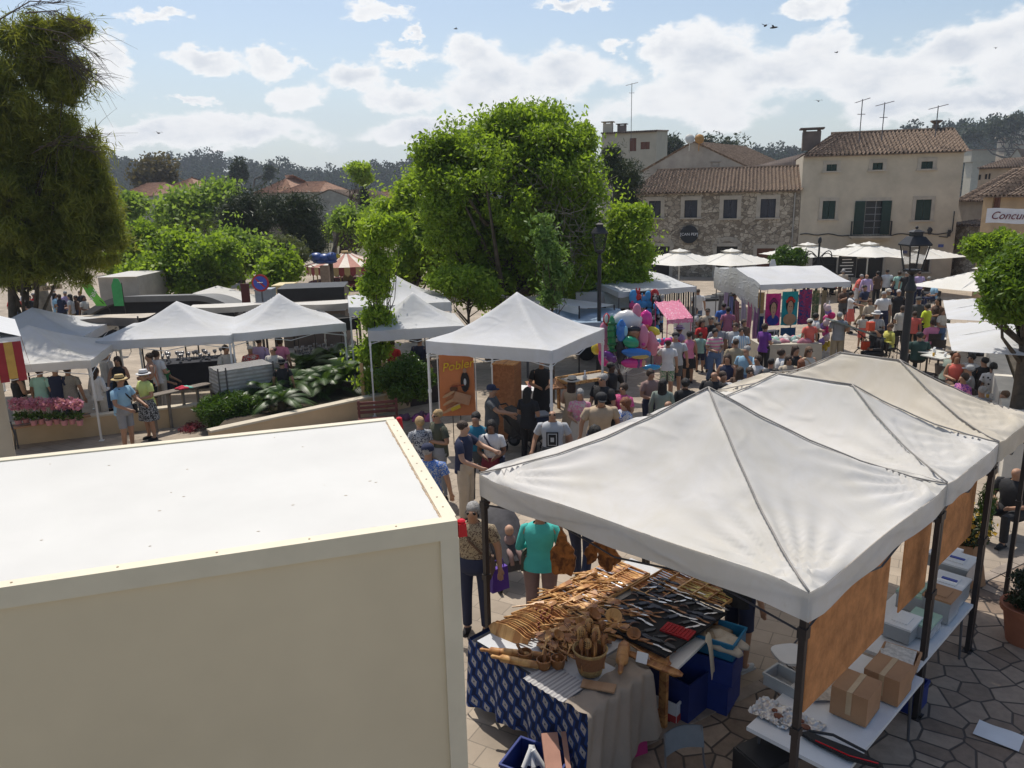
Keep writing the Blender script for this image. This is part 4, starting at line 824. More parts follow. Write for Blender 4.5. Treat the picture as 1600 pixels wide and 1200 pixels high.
# kiosk at the left edge
pk = atY(-4, 560, 14.0); t = thing('kiosk', 'cream kiosk with a red and yellow striped awning at the left edge', 'kiosk', (pk.x, 14.0, 0), math.radians(34))
g = MB(); g.box((-1.3, 1.1, 1.45), (2.6, 2.2, 2.9)); g.build('body', M_CREAM, t)
g = MB(); g.box((-1.15, 1.05, 3.35), (3.1, 2.7, .06)); g.add([(.42, -.3, 3.38), (.42, 2.4, 3.38), (-.2, 2.4, 3.62), (-.2, -.3, 3.62), (-2.7, -.3, 3.38), (-2.7, 2.4, 3.38)], [(0, 1, 2, 3), (3, 2, 5, 4)]); g.build('roof', M_WPL, t)
M_AWR, M_AWY = mat('awning_red', (.33, .03, .03), .8), mat('awning_yellow', (.55, .30, .06), .8)
g = MB(); n = 22
for i in range(n):
    x0, x1 = .40-3.0*i/n, .40-3.0*(i+1)/n; g.add([(x0, -.32, 3.3), (x1, -.32, 3.3), (x1, -.62, 2.62+.05*(i % 2)), (x0, -.62, 2.62+.05*(i % 2))], [(0, 1, 2, 3)], i % 2)
for i in range(12):
    y0, y1 = -.32+2.6*i/12, -.32+2.6*(i+1)/12; g.add([(.43, y0, 3.3), (.43, y1, 3.3), (.50, y1, 2.72), (.50, y0, 2.72)], [(0, 1, 2, 3)], i % 2)
g.build('awning', [M_AWR, M_AWY], t)
g = MB(); g.tube([(.02, -.02, 1.2), (.05, -.1, 1.5), (.02, -.02, 1.75)], .015, 5); g.build('hook', M_BLACK, t)
# low walls
def wall(label, a, b, h, th, mt, name='low_wall', cap=None, z0=0):
    a, b = Vector((a[0], a[1], 0)), Vector((b[0], b[1], 0)); d = b-a; t = thing(name, label, 'wall', a, math.atan2(d.y, d.x)); L = d.length
    g = MB(); g.box((L/2, th/2, z0+h/2), (L, th, h)); g.build('wall', mt, t)
    if cap: g = MB(); g.box((L/2, th/2, z0+h+.025), (L+.04, th+.06, .05)); g.build('coping', cap, t)
    return t
M_OCHW = mat('ochre_wall', (0.50, 0.38, 0.24), .9, .1, 1.2, .2); M_CAPS = mat('pale_coping', (.52, .46, .36), .85, .1, 3)
def Gp(x, y, z): p = at(x, y, z); return (p.x, p.y)
wall('low ochre wall below the pink orchids, behind the couple in hats', Gp(-40, 672, .5), Gp(312, 634, .5), .5, .2, M_OCHW, cap=M_CAPS)
wall('long ochre planter wall with palms behind it', Gp(330, 676, .5), Gp(645, 608, .5), .5, .2, M_OCHW, cap=M_CAPS)
wall('dark low wall beside the orange poster', Gp(622, 615, .45), Gp(690, 603, .45), .5, .25, mat('dark_wall', (.05, .04, .038), .9))
g = MB(); P = [Gp(330, 676, .42), Gp(645, 608, .42), Gp(720, 560, .42), Gp(430, 580, .42)]; g.prism([(p[0], p[1]+.2) for p in P], .42); tag(g.build('planter_soil', mat('soil', (.06, .045, .03), .95, .4, 3, .5)), kind='structure')
# grey bins strip wall at the café, right
a, b = at(1567, 545, 1.15), at(1612, 672, 1.15); d = (b-a).normalized(); a -= d*1.0
t = wall('whitewashed planter wall with a broad top at the right edge', (b.x, b.y), (a.x, a.y), 1.15, .38, mat('whitewash', (.55, .52, .46), .85, .18, 1.5, .4), cap=None)
t.rotation_euler.z = math.atan2(a.y-b.y, a.x-b.x); g = MB(); L = (a-b).length; g.box((L/2, -1.4, .55), (L, 2.6, 1.1)); g.build('bed', mat('sandy_soil', (.34, .28, .2), .95, .3, 2, .4), t)

# ================================================================ lamps
def lantern(g_f, g_g, z, s):
    "frame into g_f, panes into g_g; lantern base at z, width s"
    for sx in (-1, 1):
        for sy_ in (-1, 1): g_f.tube([(sx*s*.26, sy_*s*.26, z), (sx*s*.42, sy_*s*.42, z+s*1.05)], s*.035, 4)
    g_f.box((0, 0, z), (s*.6, s*.6, s*.05)); g_f.box((0, 0, z+s*1.07), (s*.98, s*.98, s*.07))
    g_f.ring([[Vector((a*r, b*r, zz)) for a, b in ((-1, -1), (1, -1), (1, 1), (-1, 1))] for r, zz in ((s*.5, z+s*1.1), (s*.28, z+s*1.42), (s*.2, z+s*1.44), (s*.2, z+s*1.6), (s*.26, z+s*1.62), (s*.08, z+s*1.72))])
    g_f.ell((0, 0, z+s*1.8), s*.07, u=8, v=6); g_f.lathe([(s*.05, z-s*.25), (s*.3, z-s*.05), (s*.3, z)], 8)
    g_g.ring([[Vector((a*r, b*r, zz)) for a, b in ((-1, -1), (1, -1), (1, 1), (-1, 1))] for r, zz in ((s*.23, z+s*.05), (s*.38, z+s*1.02))], caps=False)
M_PANE = mat('lantern_glass', (.6, .6, .6), .1, .02); M_PANE.node_tree.nodes['Principled BSDF'].inputs['Transmission Weight'].default_value = .95; M_PANE.node_tree.nodes['Principled BSDF'].inputs['IOR'].default_value = 1.02
def lamp(label, x, y, ztop, s, r=.06):
    t = thing('street_lamp', label, 'street lamp', (x, y, 0)); z = ztop-s*1.87
    g = MB(); g.lathe([(r*2.6, 0), (r*2.6, .25), (r*1.8, .3), (r*1.5, .9), (r*1.2, 1.0), (r*1.15, z-.4), (r*1.7, z-.36), (r*1.7, z-.3), (r*.9, z-.2), (r*.8, z-s*.25)], 14); g.build('post', M_BLACK, t, smooth=True, sharp=30)
    f, gl = MB(), MB(); lantern(f, gl, z, s); h = f.build('lantern', M_BLACK, t); gl.build('pane', M_PANE, h); return t
p = atY(1431, 372, 13.4); pt = atY(1431, 353, 13.4); lamp('black street lamp with a four sided lantern, behind the yellowed tent', p.x, 13.4, pt.z, .40, .055)
p = atY(937, 352, 22.5); pt = atY(937, 344, 22.5); lamp('slim black street lamp before the big tree, beside the balloons', p.x, 22.5, pt.z, .46, .05)
def scroll_lamp(label, px, py_top, Y, two=True):
    p = atY(px, py_top, Y); t = thing('street_lamp', label, 'street lamp', (p.x, Y, 0)); g = MB(); g.tube([(0, 0, 0), (0, 0, p.z)], [.07, .04], 8); g.ell((0, 0, p.z), (.08, .08, .16)); g.build('post', M_BLACK, t); g = MB()
    for s in (-1, 1): g.tube([(s*(.02+.55*math.sin(a*.5)), 0, p.z-.75+.32*math.sin(a)) for a in np.linspace(0, PI, 9)], .022, 5); g.tube([(s*(.35+.22*math.cos(a)), 0, p.z-.75+.22*math.sin(a)) for a in np.linspace(0, PI*1.3, 9)], .02, 5)
    g.build('scroll_arm', M_BLACK, t)
scroll_lamp('black lamp standard with curled iron arms, before the cream house', 1281, 376, 33)
scroll_lamp('thin black lamp standard before the parasols of the stone inn', 1015, 372, 33)

# ================================================================ parasols
def parasol(label, x, y, ztop, half, drop, rot=0.0, group='white parasols at the houses', mt=None, vent=True, sagk=.06):
    t = thing('parasol', label, 'parasol', (x, y, 0), rot, group); n = 16; g = MB()
    def H(a, b): r = max(abs(a), abs(b)); s = 1-min(abs(a), abs(b))/max(r, 1e-3); return ztop-drop*r**.92-sagk*s*math.sin(PI*min(1, r*.9))
    g.grid(lambda u, v: ((2*u-1)*half, (2*v-1)*half, H(2*u-1, 2*v-1)), n, n); g.build('canopy', mt or M_UMB, t, smooth=True)
    if vent:
        g = MB(); k = .22; g.grid(lambda u, v: ((2*u-1)*half*k, (2*v-1)*half*k, ztop+.10-.14*max(abs(2*u-1), abs(2*v-1))), 4, 4); g.build('vent_cap', mt or M_UMB, t)
    g = MB(); g.tube([(0, 0, 0), (0, 0, ztop+.06)], .035, 8); g.build('pole', M_STEEL_W, t, smooth=True)
    g = MB()
    for sx, sy_ in ((1, 1), (1, -1), (-1, 1), (-1, -1), (1, 0), (-1, 0), (0, 1), (0, -1)): g.tube([(0, 0, ztop-.04), (sx*half*.98, sy_*half*.98, ztop-drop-.03)], .012, 4); g.tube([(0, 0, ztop-drop-.25), (sx*half*.5, sy_*half*.5, ztop-drop*.5-.04)], .01, 4)
    g.build('ribs', M_STEEL_W, t); g = MB(); g.lathe([(.3, 0), (.3, .08), (.06, .12), (.06, .4), (0, .4)], 16); g.build('base', M_DARK, t)
for px, py, Y, hf, lab in ((984, 390, 40, 1.7, 'parasol half hidden by the lime green tree'), (1062, 391, 38, 1.75, 'parasol below the round black sign'), (1143, 391, 37.4, 1.7, 'parasol before the arched doorway of the stone inn'),
                      (1262, 381, 42, 1.8, 'parasol beside the round clipped tree'), (1358, 380, 40.6, 1.75, 'parasol in front of the dark house doorway'), (1335, 383, 43.5, 1.6, 'parasol at the house wall, behind the doorway one'), (1440, 384, 42, 1.6, 'parasol seen through the near street lamp')):
    p = atY(px, py, Y); parasol('white '+lab, p.x, Y, p.z, hf, .55, math.radians(28 if Y != 42 else 20))
p = at(1518, 412, 3.05); parasol('cream parasol with a vented top, between the lamp and the clipped tree', p.x, p.y-1.0, 3.02, 1.75, .62, math.radians(33), mt=M_UMB)
p = at(1487, 548, 2.33); parasol('very large white parasol low over the café tables', p.x+2.57, p.y+.82, 2.85, 1.9, .52, math.radians(-27.5), mt=M_TENT, vent=False)
parasol('white parasol between the crowd and the clipped tree', p.x+4.45, p.y+4.4, 2.9, 1.9, .5, math.radians(-27.5), mt=M_TENT, vent=False)

# ================================================================ stalls of the plaza
def flat_stall(label, c, rot, a, b, zf, zb, mt, legs=True, group='market stalls with flat canvas roofs', val=.18, leg=None, name='market_stall', ridge=0.0):
    t = thing(name, label, 'stall', (c[0], c[1], 0), rot, group); g = MB()
    fn = lambda u, v: (-a+2*a*u, -b+2*b*v, zf+(zb-zf)*v+.03*math.sin(u*17)*math.sin(v*9)-.05*math.sin(PI*u*3)**2*math.sin(PI*v)+ridge*(1-abs(2*v-1)))
    g.grid(fn, 24, 10); g.build('canopy', mt, t, smooth=True); g = MB()
    per = [(i/20, 0) for i in range(20)]+[(1, i/10) for i in range(10)]+[(1-i/20, 1) for i in range(20)]+[(0, 1-i/10) for i in range(10)]
    g.ring([[Vector(fn(*p))-Vector((0, 0, val*k+(.02*math.sin(i*1.7)*k))) for i, p in enumerate(per)] for k in (0, 1)], caps=False); g.build('valance', mt, t, smooth=True, sharp=50)
    if legs:
        for sx in (-1, 1):
            for sy_ in (-1, 1): g = MB(); z = zf if sy_ < 0 else zb; g.tube([(sx*a*.97, sy_*b*.97, 0), (sx*a*.97, sy_*b*.97, z)], .02, 6); g.build('leg', leg or M_ALU, t)
    return t
# scarf stall
q0, q1 = at(1188, 445, 2.55), at(1330, 440, 2.55); ang = math.atan2(q1.y-q0.y, q1.x-q0.x); n = Vector((-math.sin(ang), math.cos(ang), 0)); a = (q1-q0).length/2; c = (q0+q1)/2+n*2.1
sg_ = flat_stall('white canvas scarf stall hung with portrait cloths', c, ang, a, 2.1, 2.55, 2.75, M_TENT, ridge=.25)
g = MB(); g.grid(lambda u, v: (-a-.02-.04*math.sin(v*PI), -2.1+4.2*u, 2.57+.2*u+.25*(1-abs(2*u-1))-.85*v-.2*v*(1-u)+.04*math.sin(u*14)), 16, 6); g.build('side_tarp', fabric('silver_tarp', (.5, .51, .52), .15, .8, 3.0, .15), sg_, smooth=True)
def cloth(label, x0, x1, z0, z1, y, cols, kind, par_c=None, name='hanging_scarf', group='scarves hung on the stall'):
    "a hanging cloth in the stall's frame"
    p = c+Vector((math.cos(ang), math.sin(ang), 0))*((x0+x1)/2)+n*y; t = thing(name, label, 'scarf', (p.x, p.y, z0), ang, group); w_, h_ = x1-x0, z1-z0
    g = MB(); g.grid(lambda u, v: ((u-.5)*w_, .02*math.sin(u*14), v*h_), 12, 6); g.build('cloth', cols[0], t, smooth=True)
    def disc(cx, cz, rx, rz, mt, k, nm='print'):
        g = MB(); R = [Vector((cx+rx*math.cos(b), -.03-.004*k, cz+rz*math.sin(b))) for b in np.linspace(0, 2*PI, 20, endpoint=False)]; g.add(R, [tuple(range(20))]); g.build(nm, mt, t)
    if kind == 'portrait':
        disc(0, h_*.62, w_*.27, h_*.25, mat('print_hair', (.015, .01, .01)), 1, 'printed_hair'); disc(0, h_*.18, w_*.40, h_*.17, cols[1], 2, 'printed_dress'); disc(0, h_*.33, w_*.09, h_*.1, mat('print_skin', (.42, .26, .17)), 3, 'printed_neck'); disc(0, h_*.53, w_*.18, h_*.2, mat('print_skin', (.42, .26, .17)), 4, 'printed_face')
        for k in range(5): disc((k-2)*w_*.11, h_*(.80-.02*(k-2)**2), w_*.075, h_*.05, cols[2], 5, 'printed_flower')
        for s in (-1, 1): disc(s*w_*.07, h_*.56, w_*.03, h_*.012, mat('print_hair', (.015, .01, .01)), 6, 'printed_eye')
        disc(0, h_*.43, w_*.045, h_*.012, cols[2], 6, 'printed_lips')
    return t
mk = lambda k, c_: mat('dye_'+k, c_, .85, .15, 8)
kx = lambda px: ((at(px, 446, 2.5)-c).x*math.cos(ang)+(at(px, 446, 2.5)-c).y*math.sin(ang))
FR = -1.5
cloth('magenta scarf printed with a woman in a blue dress', kx(1208), kx(1236), 1.0, 2.15, FR, [mk('magenta', (.5, .03, .2)), mk('royal', (.02, .04, .25)), mk('plum', (.2, .02, .12))], 'portrait')
cloth('teal scarf printed with a woman wearing red flowers', kx(1238), kx(1268), 1.0, 2.2, FR, [mk('teal', (.01, .28, .32)), mk('tan', (.4, .25, .15)), mk('scarlet', (.5, .03, .02))], 'portrait')
for i, (x0, x1, z0, z1, mm, lab) in enumerate([(1269, 1294, 1.0, 2.25, mat('dye_mosaic', (.3, .03, .12), .85, .3, 9, pat='floral', col2=(.03, .05, .2), pscale=9), 'dark magenta and blue scarf with a busy pattern'), (1190, 1207, .6, 1.35, mk('navy', (.01, .03, .12)), 'navy scarf hung low at the stall corner'),
        (1190, 1207, 1.45, 2.2, mat('straw', (.35, .24, .11), .85, .3, 20), 'straw coloured shawl high at the stall corner'), (1209, 1237, .1, .85, mat('dye_grey', (.05, .06, .08), pat='floral', col2=(.4, .4, .38), pscale=5), 'black and white scarf below the magenta one'), (1239, 1268, .1, .9, mk('bluegreen', (.02, .08, .18)), 'blue scarf below the teal one'),
        (1296, 1310, .7, 2.2, mat('dye_leaf', (.09, .13, .06), pat='floral', col2=(.3, .25, .15), pscale=6), 'green brown scarf near the right corner of the stall'), (1312, 1322, .9, 2.2, mat('dye_sand', (.25, .2, .12), .8, .3), 'sand coloured scarf at the right corner of the stall')]):
    cloth(lab, kx(x0), kx(x1), z0, z1, FR+.03*(i % 3), [mm], 'plain')
for i in range(7):   # striped shawls along the left side
    p = c-Vector((math.cos(ang), math.sin(ang), 0))*(a+.02)+n*(-1.9+.55*i); t = thing('hanging_scarf', ['purple striped shawl nearest the corner on the stall side', 'pink shawl second from the corner of the stall side', 'white and violet shawl in the middle of the stall side', 'dark red shawl on the shaded side of the stall', 'blue shawl on the shaded side of the stall', 'lilac shawl far back on the side of the stall', 'black shawl farthest back on the side of the stall'][i], 'scarf', (p.x, p.y, .55), ang+PI/2, 'scarves hung on the stall')
    cc = [(.2, .04, .2), (.45, .08, .2), (.35, .3, .4), (.2, .02, .04), (.04, .06, .25), (.3, .2, .35), (.03, .02, .03)][i]; g = MB(); g.grid(lambda u, v: ((u-.5)*.45+.04*math.sin(v*5+i), .03*math.sin(u*11), v*(1.2+.1*(i % 3))), 8, 6); g.build('cloth', mat('shawl%d' % i, cc, .85, .2, 9, pat='vstripes', col2=tuple(min(1, x*.4+.15) for x in cc), pscale=6), t, smooth=True)
def table(label, cx, cy, w_, d_, h, rot, top, legm=None, cl=None, name='table', cat='table', group=None, clh=.6):
    t = thing(name, label, cat, (cx, cy, 0), rot, group); g = MB(); g.box((0, 0, h-.02), (w_, d_, .04)); g.build('tabletop', top, t)
    for sx in (-1, 1):
        for sy_ in (-1, 1): g = MB(); g.tube([(sx*(w_/2-.12), sy_*(d_/2-.08), h-.04), (sx*(w_/2-.10), sy_*(d_/2-.05), 0)], .015, 6); g.build('leg', legm or M_ALU, t)
    if cl:
        per = []
        for k, (p, q) in enumerate((((-1, -1), (1, -1)), ((1, -1), (1, 1)), ((1, 1), (-1, 1)), ((-1, 1), (-1, -1)))):
            for i in range(14): u = i/14; per.append(((p[0]+(q[0]-p[0])*u)*w_/2, (p[1]+(q[1]-p[1])*u)*d_/2, k, u))
        g = MB(); R = []
        for j, (zz, o) in enumerate(((h+.006, .006), (h-clh*.3, .02), (h-clh*.7, .03), (h-clh, .045))):
            R.append([Vector((x+(o+.02*j*math.sin(u*30)*.4)*(0 if k in (0, 2) else (1 if k == 1 else -1)), y+(o+.02*j*math.sin(u*33)*.4)*(0 if k in (1, 3) else (1 if k == 2 else -1)), zz)) for x, y, k, u in per])
        g.ring(R, caps=False); g.add([(x, y, h+.006) for x, y, k, u in per], [tuple(range(len(per)))]); co = g.build('tablecloth', cl, smooth=True, sharp=40, loc=(cx, cy, 0), rotz=rot)
        tag(co, 'cloth draped over the '+label, 'tablecloth')
    return t
def heap(label, cx, cy, z, w_, d_, rot, mats_, n=24, h=.16, name='clothes_heap', cat='clothes', group=None):
    t = thing(name, label, cat, (cx, cy, z), rot, group); 
    for i in range(n):
        x, y = RNG.uniform(-.42, .42)*w_, RNG.uniform(-.42, .42)*d_; s = RNG.uniform(.12, .22); g = MB(); ph = RNG.uniform(0, 6)
        hh = h*RNG.uniform(.5, 1.1); g.lathe([(s, 0), (s*.9, hh*.4), (s*.6, hh*.8), (s*.2, hh), (0, hh*.97)], 12)
        for k, v in enumerate(g.v): r = 1+.25*math.sin(3*math.atan2(v[1], v[0])+ph)+.1*math.sin(7*math.atan2(v[1], v[0])); g.v[k] = (x+v[0]*r, y+v[1]*r*.7, v[2]*(1+.2*math.sin(v[0]*30+ph)))
        g.build('garment', mats_[i % len(mats_)], t, smooth=True)
p = at(1222, 540, .8); M_LINEN = mat('linen_cloth', (.42, .38, .31), .9, .1, 5)
table('folded clothes table before the scarf stall', p.x+.25, p.y+.45, 2.0, 1.1, .85, ang-.1, M_WPL, cl=M_LINEN, clh=.8)
heap('pile of white, pink and green garments on the table before the scarf stall', p.x+.25, p.y+.45, .86, 1.9, 1.0, ang-.1, [mk('off', (.55, .5, .46)), mk('pinkish', (.45, .18, .22)), mk('white', (.6, .58, .55)), mk('green', (.05, .3, .12)), mk('greyish', (.3, .28, .27)), mk('mint', (.25, .4, .36))], 34)
# toy stall
q0, q1 = at(985, 452, 2.55), at(1064, 448, 2.55); angF = math.radians(22); nF = Vector((-math.sin(angF), math.cos(angF), 0)); cF = (q0+q1)/2+nF*1.9+Vector((math.cos(angF), math.sin(angF), 0))*.1
ft = flat_stall('white canvas toy stall hung with bright toys, beside the balloons', cF, angF, 1.55, 1.9, 2.5, 2.9, M_TENT)
g = MB()
for i in range(26): y = -1.9+3.8*(i+.5)/26; g.add([(1.58, y-.05, 2.5+.15*(y+1.9)/1.9), (1.58, y+.05, 2.5+.15*(y+1.9)/1.9), (1.6, y+.05, 1.5), (1.6, y-.05, 1.5)], [(0, 1, 2, 3)], i % 2)
g.build('fringe_curtain', [mat('fringe_white', (.6, .58, .53)), mat('fringe_black', (.03, .03, .03))], ft)
def board(label, pxs, Y, mats_, rows, cols, back, name='toy_rack', cat='rack', seed=1, sz=.16):
    "rack: black grid panel with small hanging items between photo columns and rows"
    a_, b_ = atY(pxs[0], pxs[1], Y), atY(pxs[2], pxs[3], Y); t = thing(name, label, cat, ((a_.x+b_.x)/2, Y, 0)); w_, h0, h1 = b_.x-a_.x, b_.z, a_.z
    g = MB(); g.box((0, .06, (h0+h1)/2), (w_, .03, h1-h0)); g.build('back_panel', back, t)
    for s in (-1, 1): g = MB(); g.tube([(s*w_*.48, .08, 0), (s*w_*.48, .08, h1)], .02, 5); g.build('leg', M_BLACK, t)
    for i in range(rows):
        for j in range(cols):
            g = MB(); x = -w_/2+(j+.5)*w_/cols+RNG.normal()*.03; z = h0+(i+.5)*(h1-h0)/rows+RNG.normal()*.03; k = RNG.integers(0, 3); s = sz*RNG.uniform(.7, 1.3)
            if k == 0: g.ell((x, -.03, z), (s*.5, .06, s*.8))
            elif k == 1: g.box((x, -.02, z), (s, .05, s*1.1), Euler((0, RNG.uniform(-.4, .4), 0)))
            else: g.ell((x, -.03, z), (s*.45, .06, s*.45)); g.ell((x, -.03, z+s*.6), (s*.3, .05, s*.3)); g.ell((x-s*.2, -.03, z+s*.95), (s*.1, .03, s*.25)); g.ell((x+s*.2, -.03, z+s*.95), (s*.1, .03, s*.25))
            g.build('toy', mats_[RNG.integers(0, len(mats_))], t, smooth=True)
    return t
M_TOY = [mk('toypink', (.6, .08, .25)), mk('toyblue', (.08, .3, .6)), mk('toyorange', (.6, .25, .1)), mk('toyviolet', (.3, .2, .5)), mk('toyred', (.5, .04, .04)), mk('toysalmon', (.6, .3, .25))]
board('black rack of pink and blue toys under the toy stall roof', (984, 456, 1026, 512), 25.6, M_TOY, 4, 5, mat('rack_black', (.025, .02, .025), .8), sz=.26)
board('rack of dark packets beside the toy rack', (1020, 462, 1036, 520), 25.2, [mk('packet', (.1, .1, .11)), M_TOY[1], mk('packet2', (.4, .38, .35))], 6, 3, mat('rack_black', (.025, .02, .025), .8), sz=.14)
# grey trailer and tarp
p0, p1 = atY(900, 508, 26.5), atY(986, 455, 26.5); t = thing('market_trailer', 'grey white market trailer with a raised hatch, behind the slim lamp', 'trailer', ((p0.x+p1.x)/2, 27.6, 0)); w_ = p1.x-p0.x; h = p1.z
g = MB(); g.box((0, 0, .4+h/2-.2), (w_, 2.2, h-.4)); g.build('body', mat('trailer_white', (.38, .40, .42), .5, .05), t)
g = MB(); g.box((.1, -1.11, h-.75), (1.3, .02, .6)); g.build('window', M_GLASSD, t); g = MB(); g.box((.6, -1.5, h-.25), (1.2, .9, .04), Euler((.5, 0, 0))); g.build('hatch', mat('hatch_grey', (.25, .26, .24), .5), t)
for s in (-1, 1): g = MB(); g.tube([(s*w_*.3, -1.12, .33), (s*w_*.3, -.95, .33)], .33, 16); g.build('wheel', M_RUBBER, t)
a_, b_ = at(880, 498, 2.1), at(935, 520, 2.1); flat_stall('low stall with a pale blue tarpaulin roof, behind the tent with the orange poster', ((a_.x+b_.x)/2, a_.y+.4, 0), 0.0, 1.5, .9, 2.05, 2.2, mat('blue_tarp', (.25, .33, .42), .5, .1, 2, .3))
# pink sweet cart
a_ = at(1055, 498, 1.95); t = thing('sweet_cart', 'small sweet cart under a pink fringed awning', 'cart', (a_.x, a_.y+.3, 0), math.radians(20)); g = MB(); g.grid(lambda u, v: ((u-.5)*.9, (v-.5)*.8, 1.95+.45*v+.02*math.sin(u*20)), 10, 4); g.grid(lambda u, v: ((u-.5)*.9, -.4-.02*v, 1.95-.14*v+.03*abs(math.sin(u*16))*v), 14, 2); g.build('awning', mat('pink_awning', (.65, .2, .3), .7, .1, 9, pat='dots', col2=(.75, .55, .6), pscale=16), t)
for x in (-.42, .42):
    for y in (-.35, .35): g = MB(); g.tube([(x, y, .0), (x, y, 2.0+.45*(y > 0))], .015, 5); g.build('post', mk('toypink', (.6, .08, .25)), t)
g = MB(); g.box((0, 0, .75), (.9, .7, .5)); g.build('counter', mk('cartpink', (.5, .25, .28)), t)
for i in range(10): g = MB(); g.ell((RNG.uniform(-.35, .35), RNG.uniform(-.3, .2), 1.1+.1*RNG.random()), (.08, .08, .12)); g.build('sweet_bag', M_TOY[i % 6], t, smooth=True)
for x in (-.3, .3):
    g = MB(); g.tube([(x, -.37, .26), (x, -.33, .26)], .26, 16); g.build('wheel', M_BLACK, t)
# white box appliance behind the cart and at the inn
for px, py, Y, lab in ((1074, 482, 28.5, 'white cool box behind the sweet cart'), (1112, 455, 33, 'white waste bin with a black lid outside the stone inn'), (1132, 452, 34, 'dark grey waste bin outside the stone inn')):
    p = atY(px, py, Y); t = thing('bin', lab, 'bin', (p.x, Y, 0), .2); g = MB(); g.box((0, 0, .6), (.75, .6, 1.1), taper=1.08); g.build('body', M_DARK if 'dark' in lab else M_WPL, t); g = MB(); g.box((0, 0, 1.2), (.85, .68, .1)); g.ell((0, .1, 1.25), (.4, .3, .1)); g.build('lid', M_BLACK, t)
p = at(1130, 458, .6); 
def potplant(label, x, y, r, h, fol, leafr, leaf=.12, n=18, per=120, mt_pot=None, group=None, z=0):
    t = thing('potted_plant', label, 'plant', (x, y, z), 0, group); g = MB(); g.lathe([(0, 0), (r*.7, 0), (r*.95, h*.85), (r*1.08, h*.86), (r*1.1, h), (r*.98, h), (r*.93, h*.9), (0, h*.88)], 24); g.build('pot', mt_pot or M_TERRA, t, smooth=True, sharp=35)
    cs = np.concatenate([ell_points(q, (leafr*.4,)*3, per, .2) for q in ell_points((0, 0, h+leafr*.8), (leafr*.75, leafr*.75, leafr*.8), n, .3)]); V, Q = leaf_quads(cs, leaf, .45, .2); np_mesh('foliage', V, Q, fol, t)
    g = MB(); [g.tube([(0, 0, h*.9), (RNG.normal()*leafr*.2, RNG.normal()*leafr*.2, h+leafr*.5), (RNG.normal()*leafr*.4, RNG.normal()*leafr*.4, h+leafr*1.2)], [.015, .01, .005], 4) for _ in range(6)]; g.build('stems', M_BARK, t); return t
M_TERRA = mat('terracotta', (.32, .115, .06), .8, .15, 4, .2)
potplant('terracotta pot with a leafy plant between the inn and the scarf stall', *Gp(1138, 475, 0), .32, .55, LV['olive'], .45, .12)
p = at(1592, 985, .2); potplant('large terracotta pot with a dark shrub on the flagstones at the right edge', p.x+.12, p.y+.05, .29, .52, leafmat('dark_shrub', (.008, .018, .008), (.035, .055, .02), .1, .4), .30, .055, 26, 160)
# menu boards, flags at the house
p = atY(1325, 400, 41); t = thing('menu_board', 'black menu board on an easel between the parasols', 'board', (p.x, 41, 0)); g = MB(); g.box((0, 0, 1.75), (.95, .04, 1.3)); bo = g.build('board', M_BLACK, t); g = MB()
for i in range(7): g.box((-.05*(i % 2), -.03, 1.25+i*.16), (.7-.1*(i % 3), .01, .05))
g.build('writing', M_LETW, bo)
for x in (-.35, .35): g = MB(); g.tube([(x, .1, 0), (x*.7, 0, 1.2)], .02, 4); g.build('leg', M_BLACK, t)
p = atY(1206, 420, 34); t = thing('feather_flag', 'small white rounded flag beside the round clipped tree', 'flag', (p.x, 34, 0)); g = MB(); g.prism([(-.12, 1.6), (.2, 1.6), (.24, 2.3), (.1, 2.75), (-.05, 2.75), (-.12, 2.5)], .02, 0, Matrix.Rotation(PI/2, 4, 'X')); g.build('cloth', M_WPL, t); g = MB(); g.tube([(-.12, 0, 0), (-.12, 0, 2.7)], .012, 4); g.build('pole', M_DARK, t)
# A-board leaning in the plaza
p = at(1199, 555, 0); t = thing('chalkboard', 'white edged chalkboard leaning behind the tent ridge, left of the clothes table', 'board', (p.x, p.y, 0), .3); g = MB(); g.box((0, .1, .45), (.5, .03, .95), Euler((.25, 0, 0))); g.build('frame', M_WPL, t); g = MB(); g.box((0, .08, .45), (.4, .03, .82), Euler((.25, 0, 0))); g.build('panel', M_BLACK, t)

# ================================================================ the market at the back left
def band(label, x0, y0, x1, y1, z, depth, mt, mt2=None, drop=.3, zb=None, name='market_awning', group='long canvas awnings of the rear stalls'):
    a_, b_ = at(x0, y0, z), at(x1, y1, z); rot = math.atan2(b_.y-a_.y, b_.x-a_.x); L = (b_-a_).length; t = thing(name, label, 'awning', (a_.x, a_.y, 0), rot, group); zb = zb or z-.12; depth = min(depth, 1.5)
    g = MB(); g.grid(lambda u, v: (u*L, v*depth, z+(zb-z)*v-.06*abs(math.sin(u*PI*L/2.5))*(1-v)-.05*math.sin(PI*v)), int(L*4), 5); g.build('canopy', mt, t, smooth=True)
    g = MB(); g.grid(lambda u, v: (u*L, -.01-.03*math.sin(u*L*4)*v, z-.06*abs(math.sin(u*PI*L/2.5))-drop*v), int(L*4), 2); g.build('valance', mt2 or mt, t, smooth=True)
    k = max(2, int(L/2.6)+1)
    for i in range(k):
        for y in (0, depth): g = MB(); g.tube([(L*i/(k-1), y, 0), (L*i/(k-1), y, z if y == 0 else zb)], .025, 5); g.build('post', M_DARK, t)
    return t, L
M_CANV = mat('beige_canvas', (.42, .37, .31), .85, .15, 1.5, .2); M_CANVD = mat('brown_canvas', (.12, .095, .08), .85, .2, 1.5)
band('long beige awning with a brown edge, behind the leftmost tents', 30, 500, 215, 494, 2.35, 2.6, M_CANV, mat('taupe_canvas', (.22, .18, .15), .85, .2, 2), .26)
band('long pale awning between the two pointed tents', 282, 480, 412, 475, 2.45, 2.4, M_TENT2, M_CANV, .18)
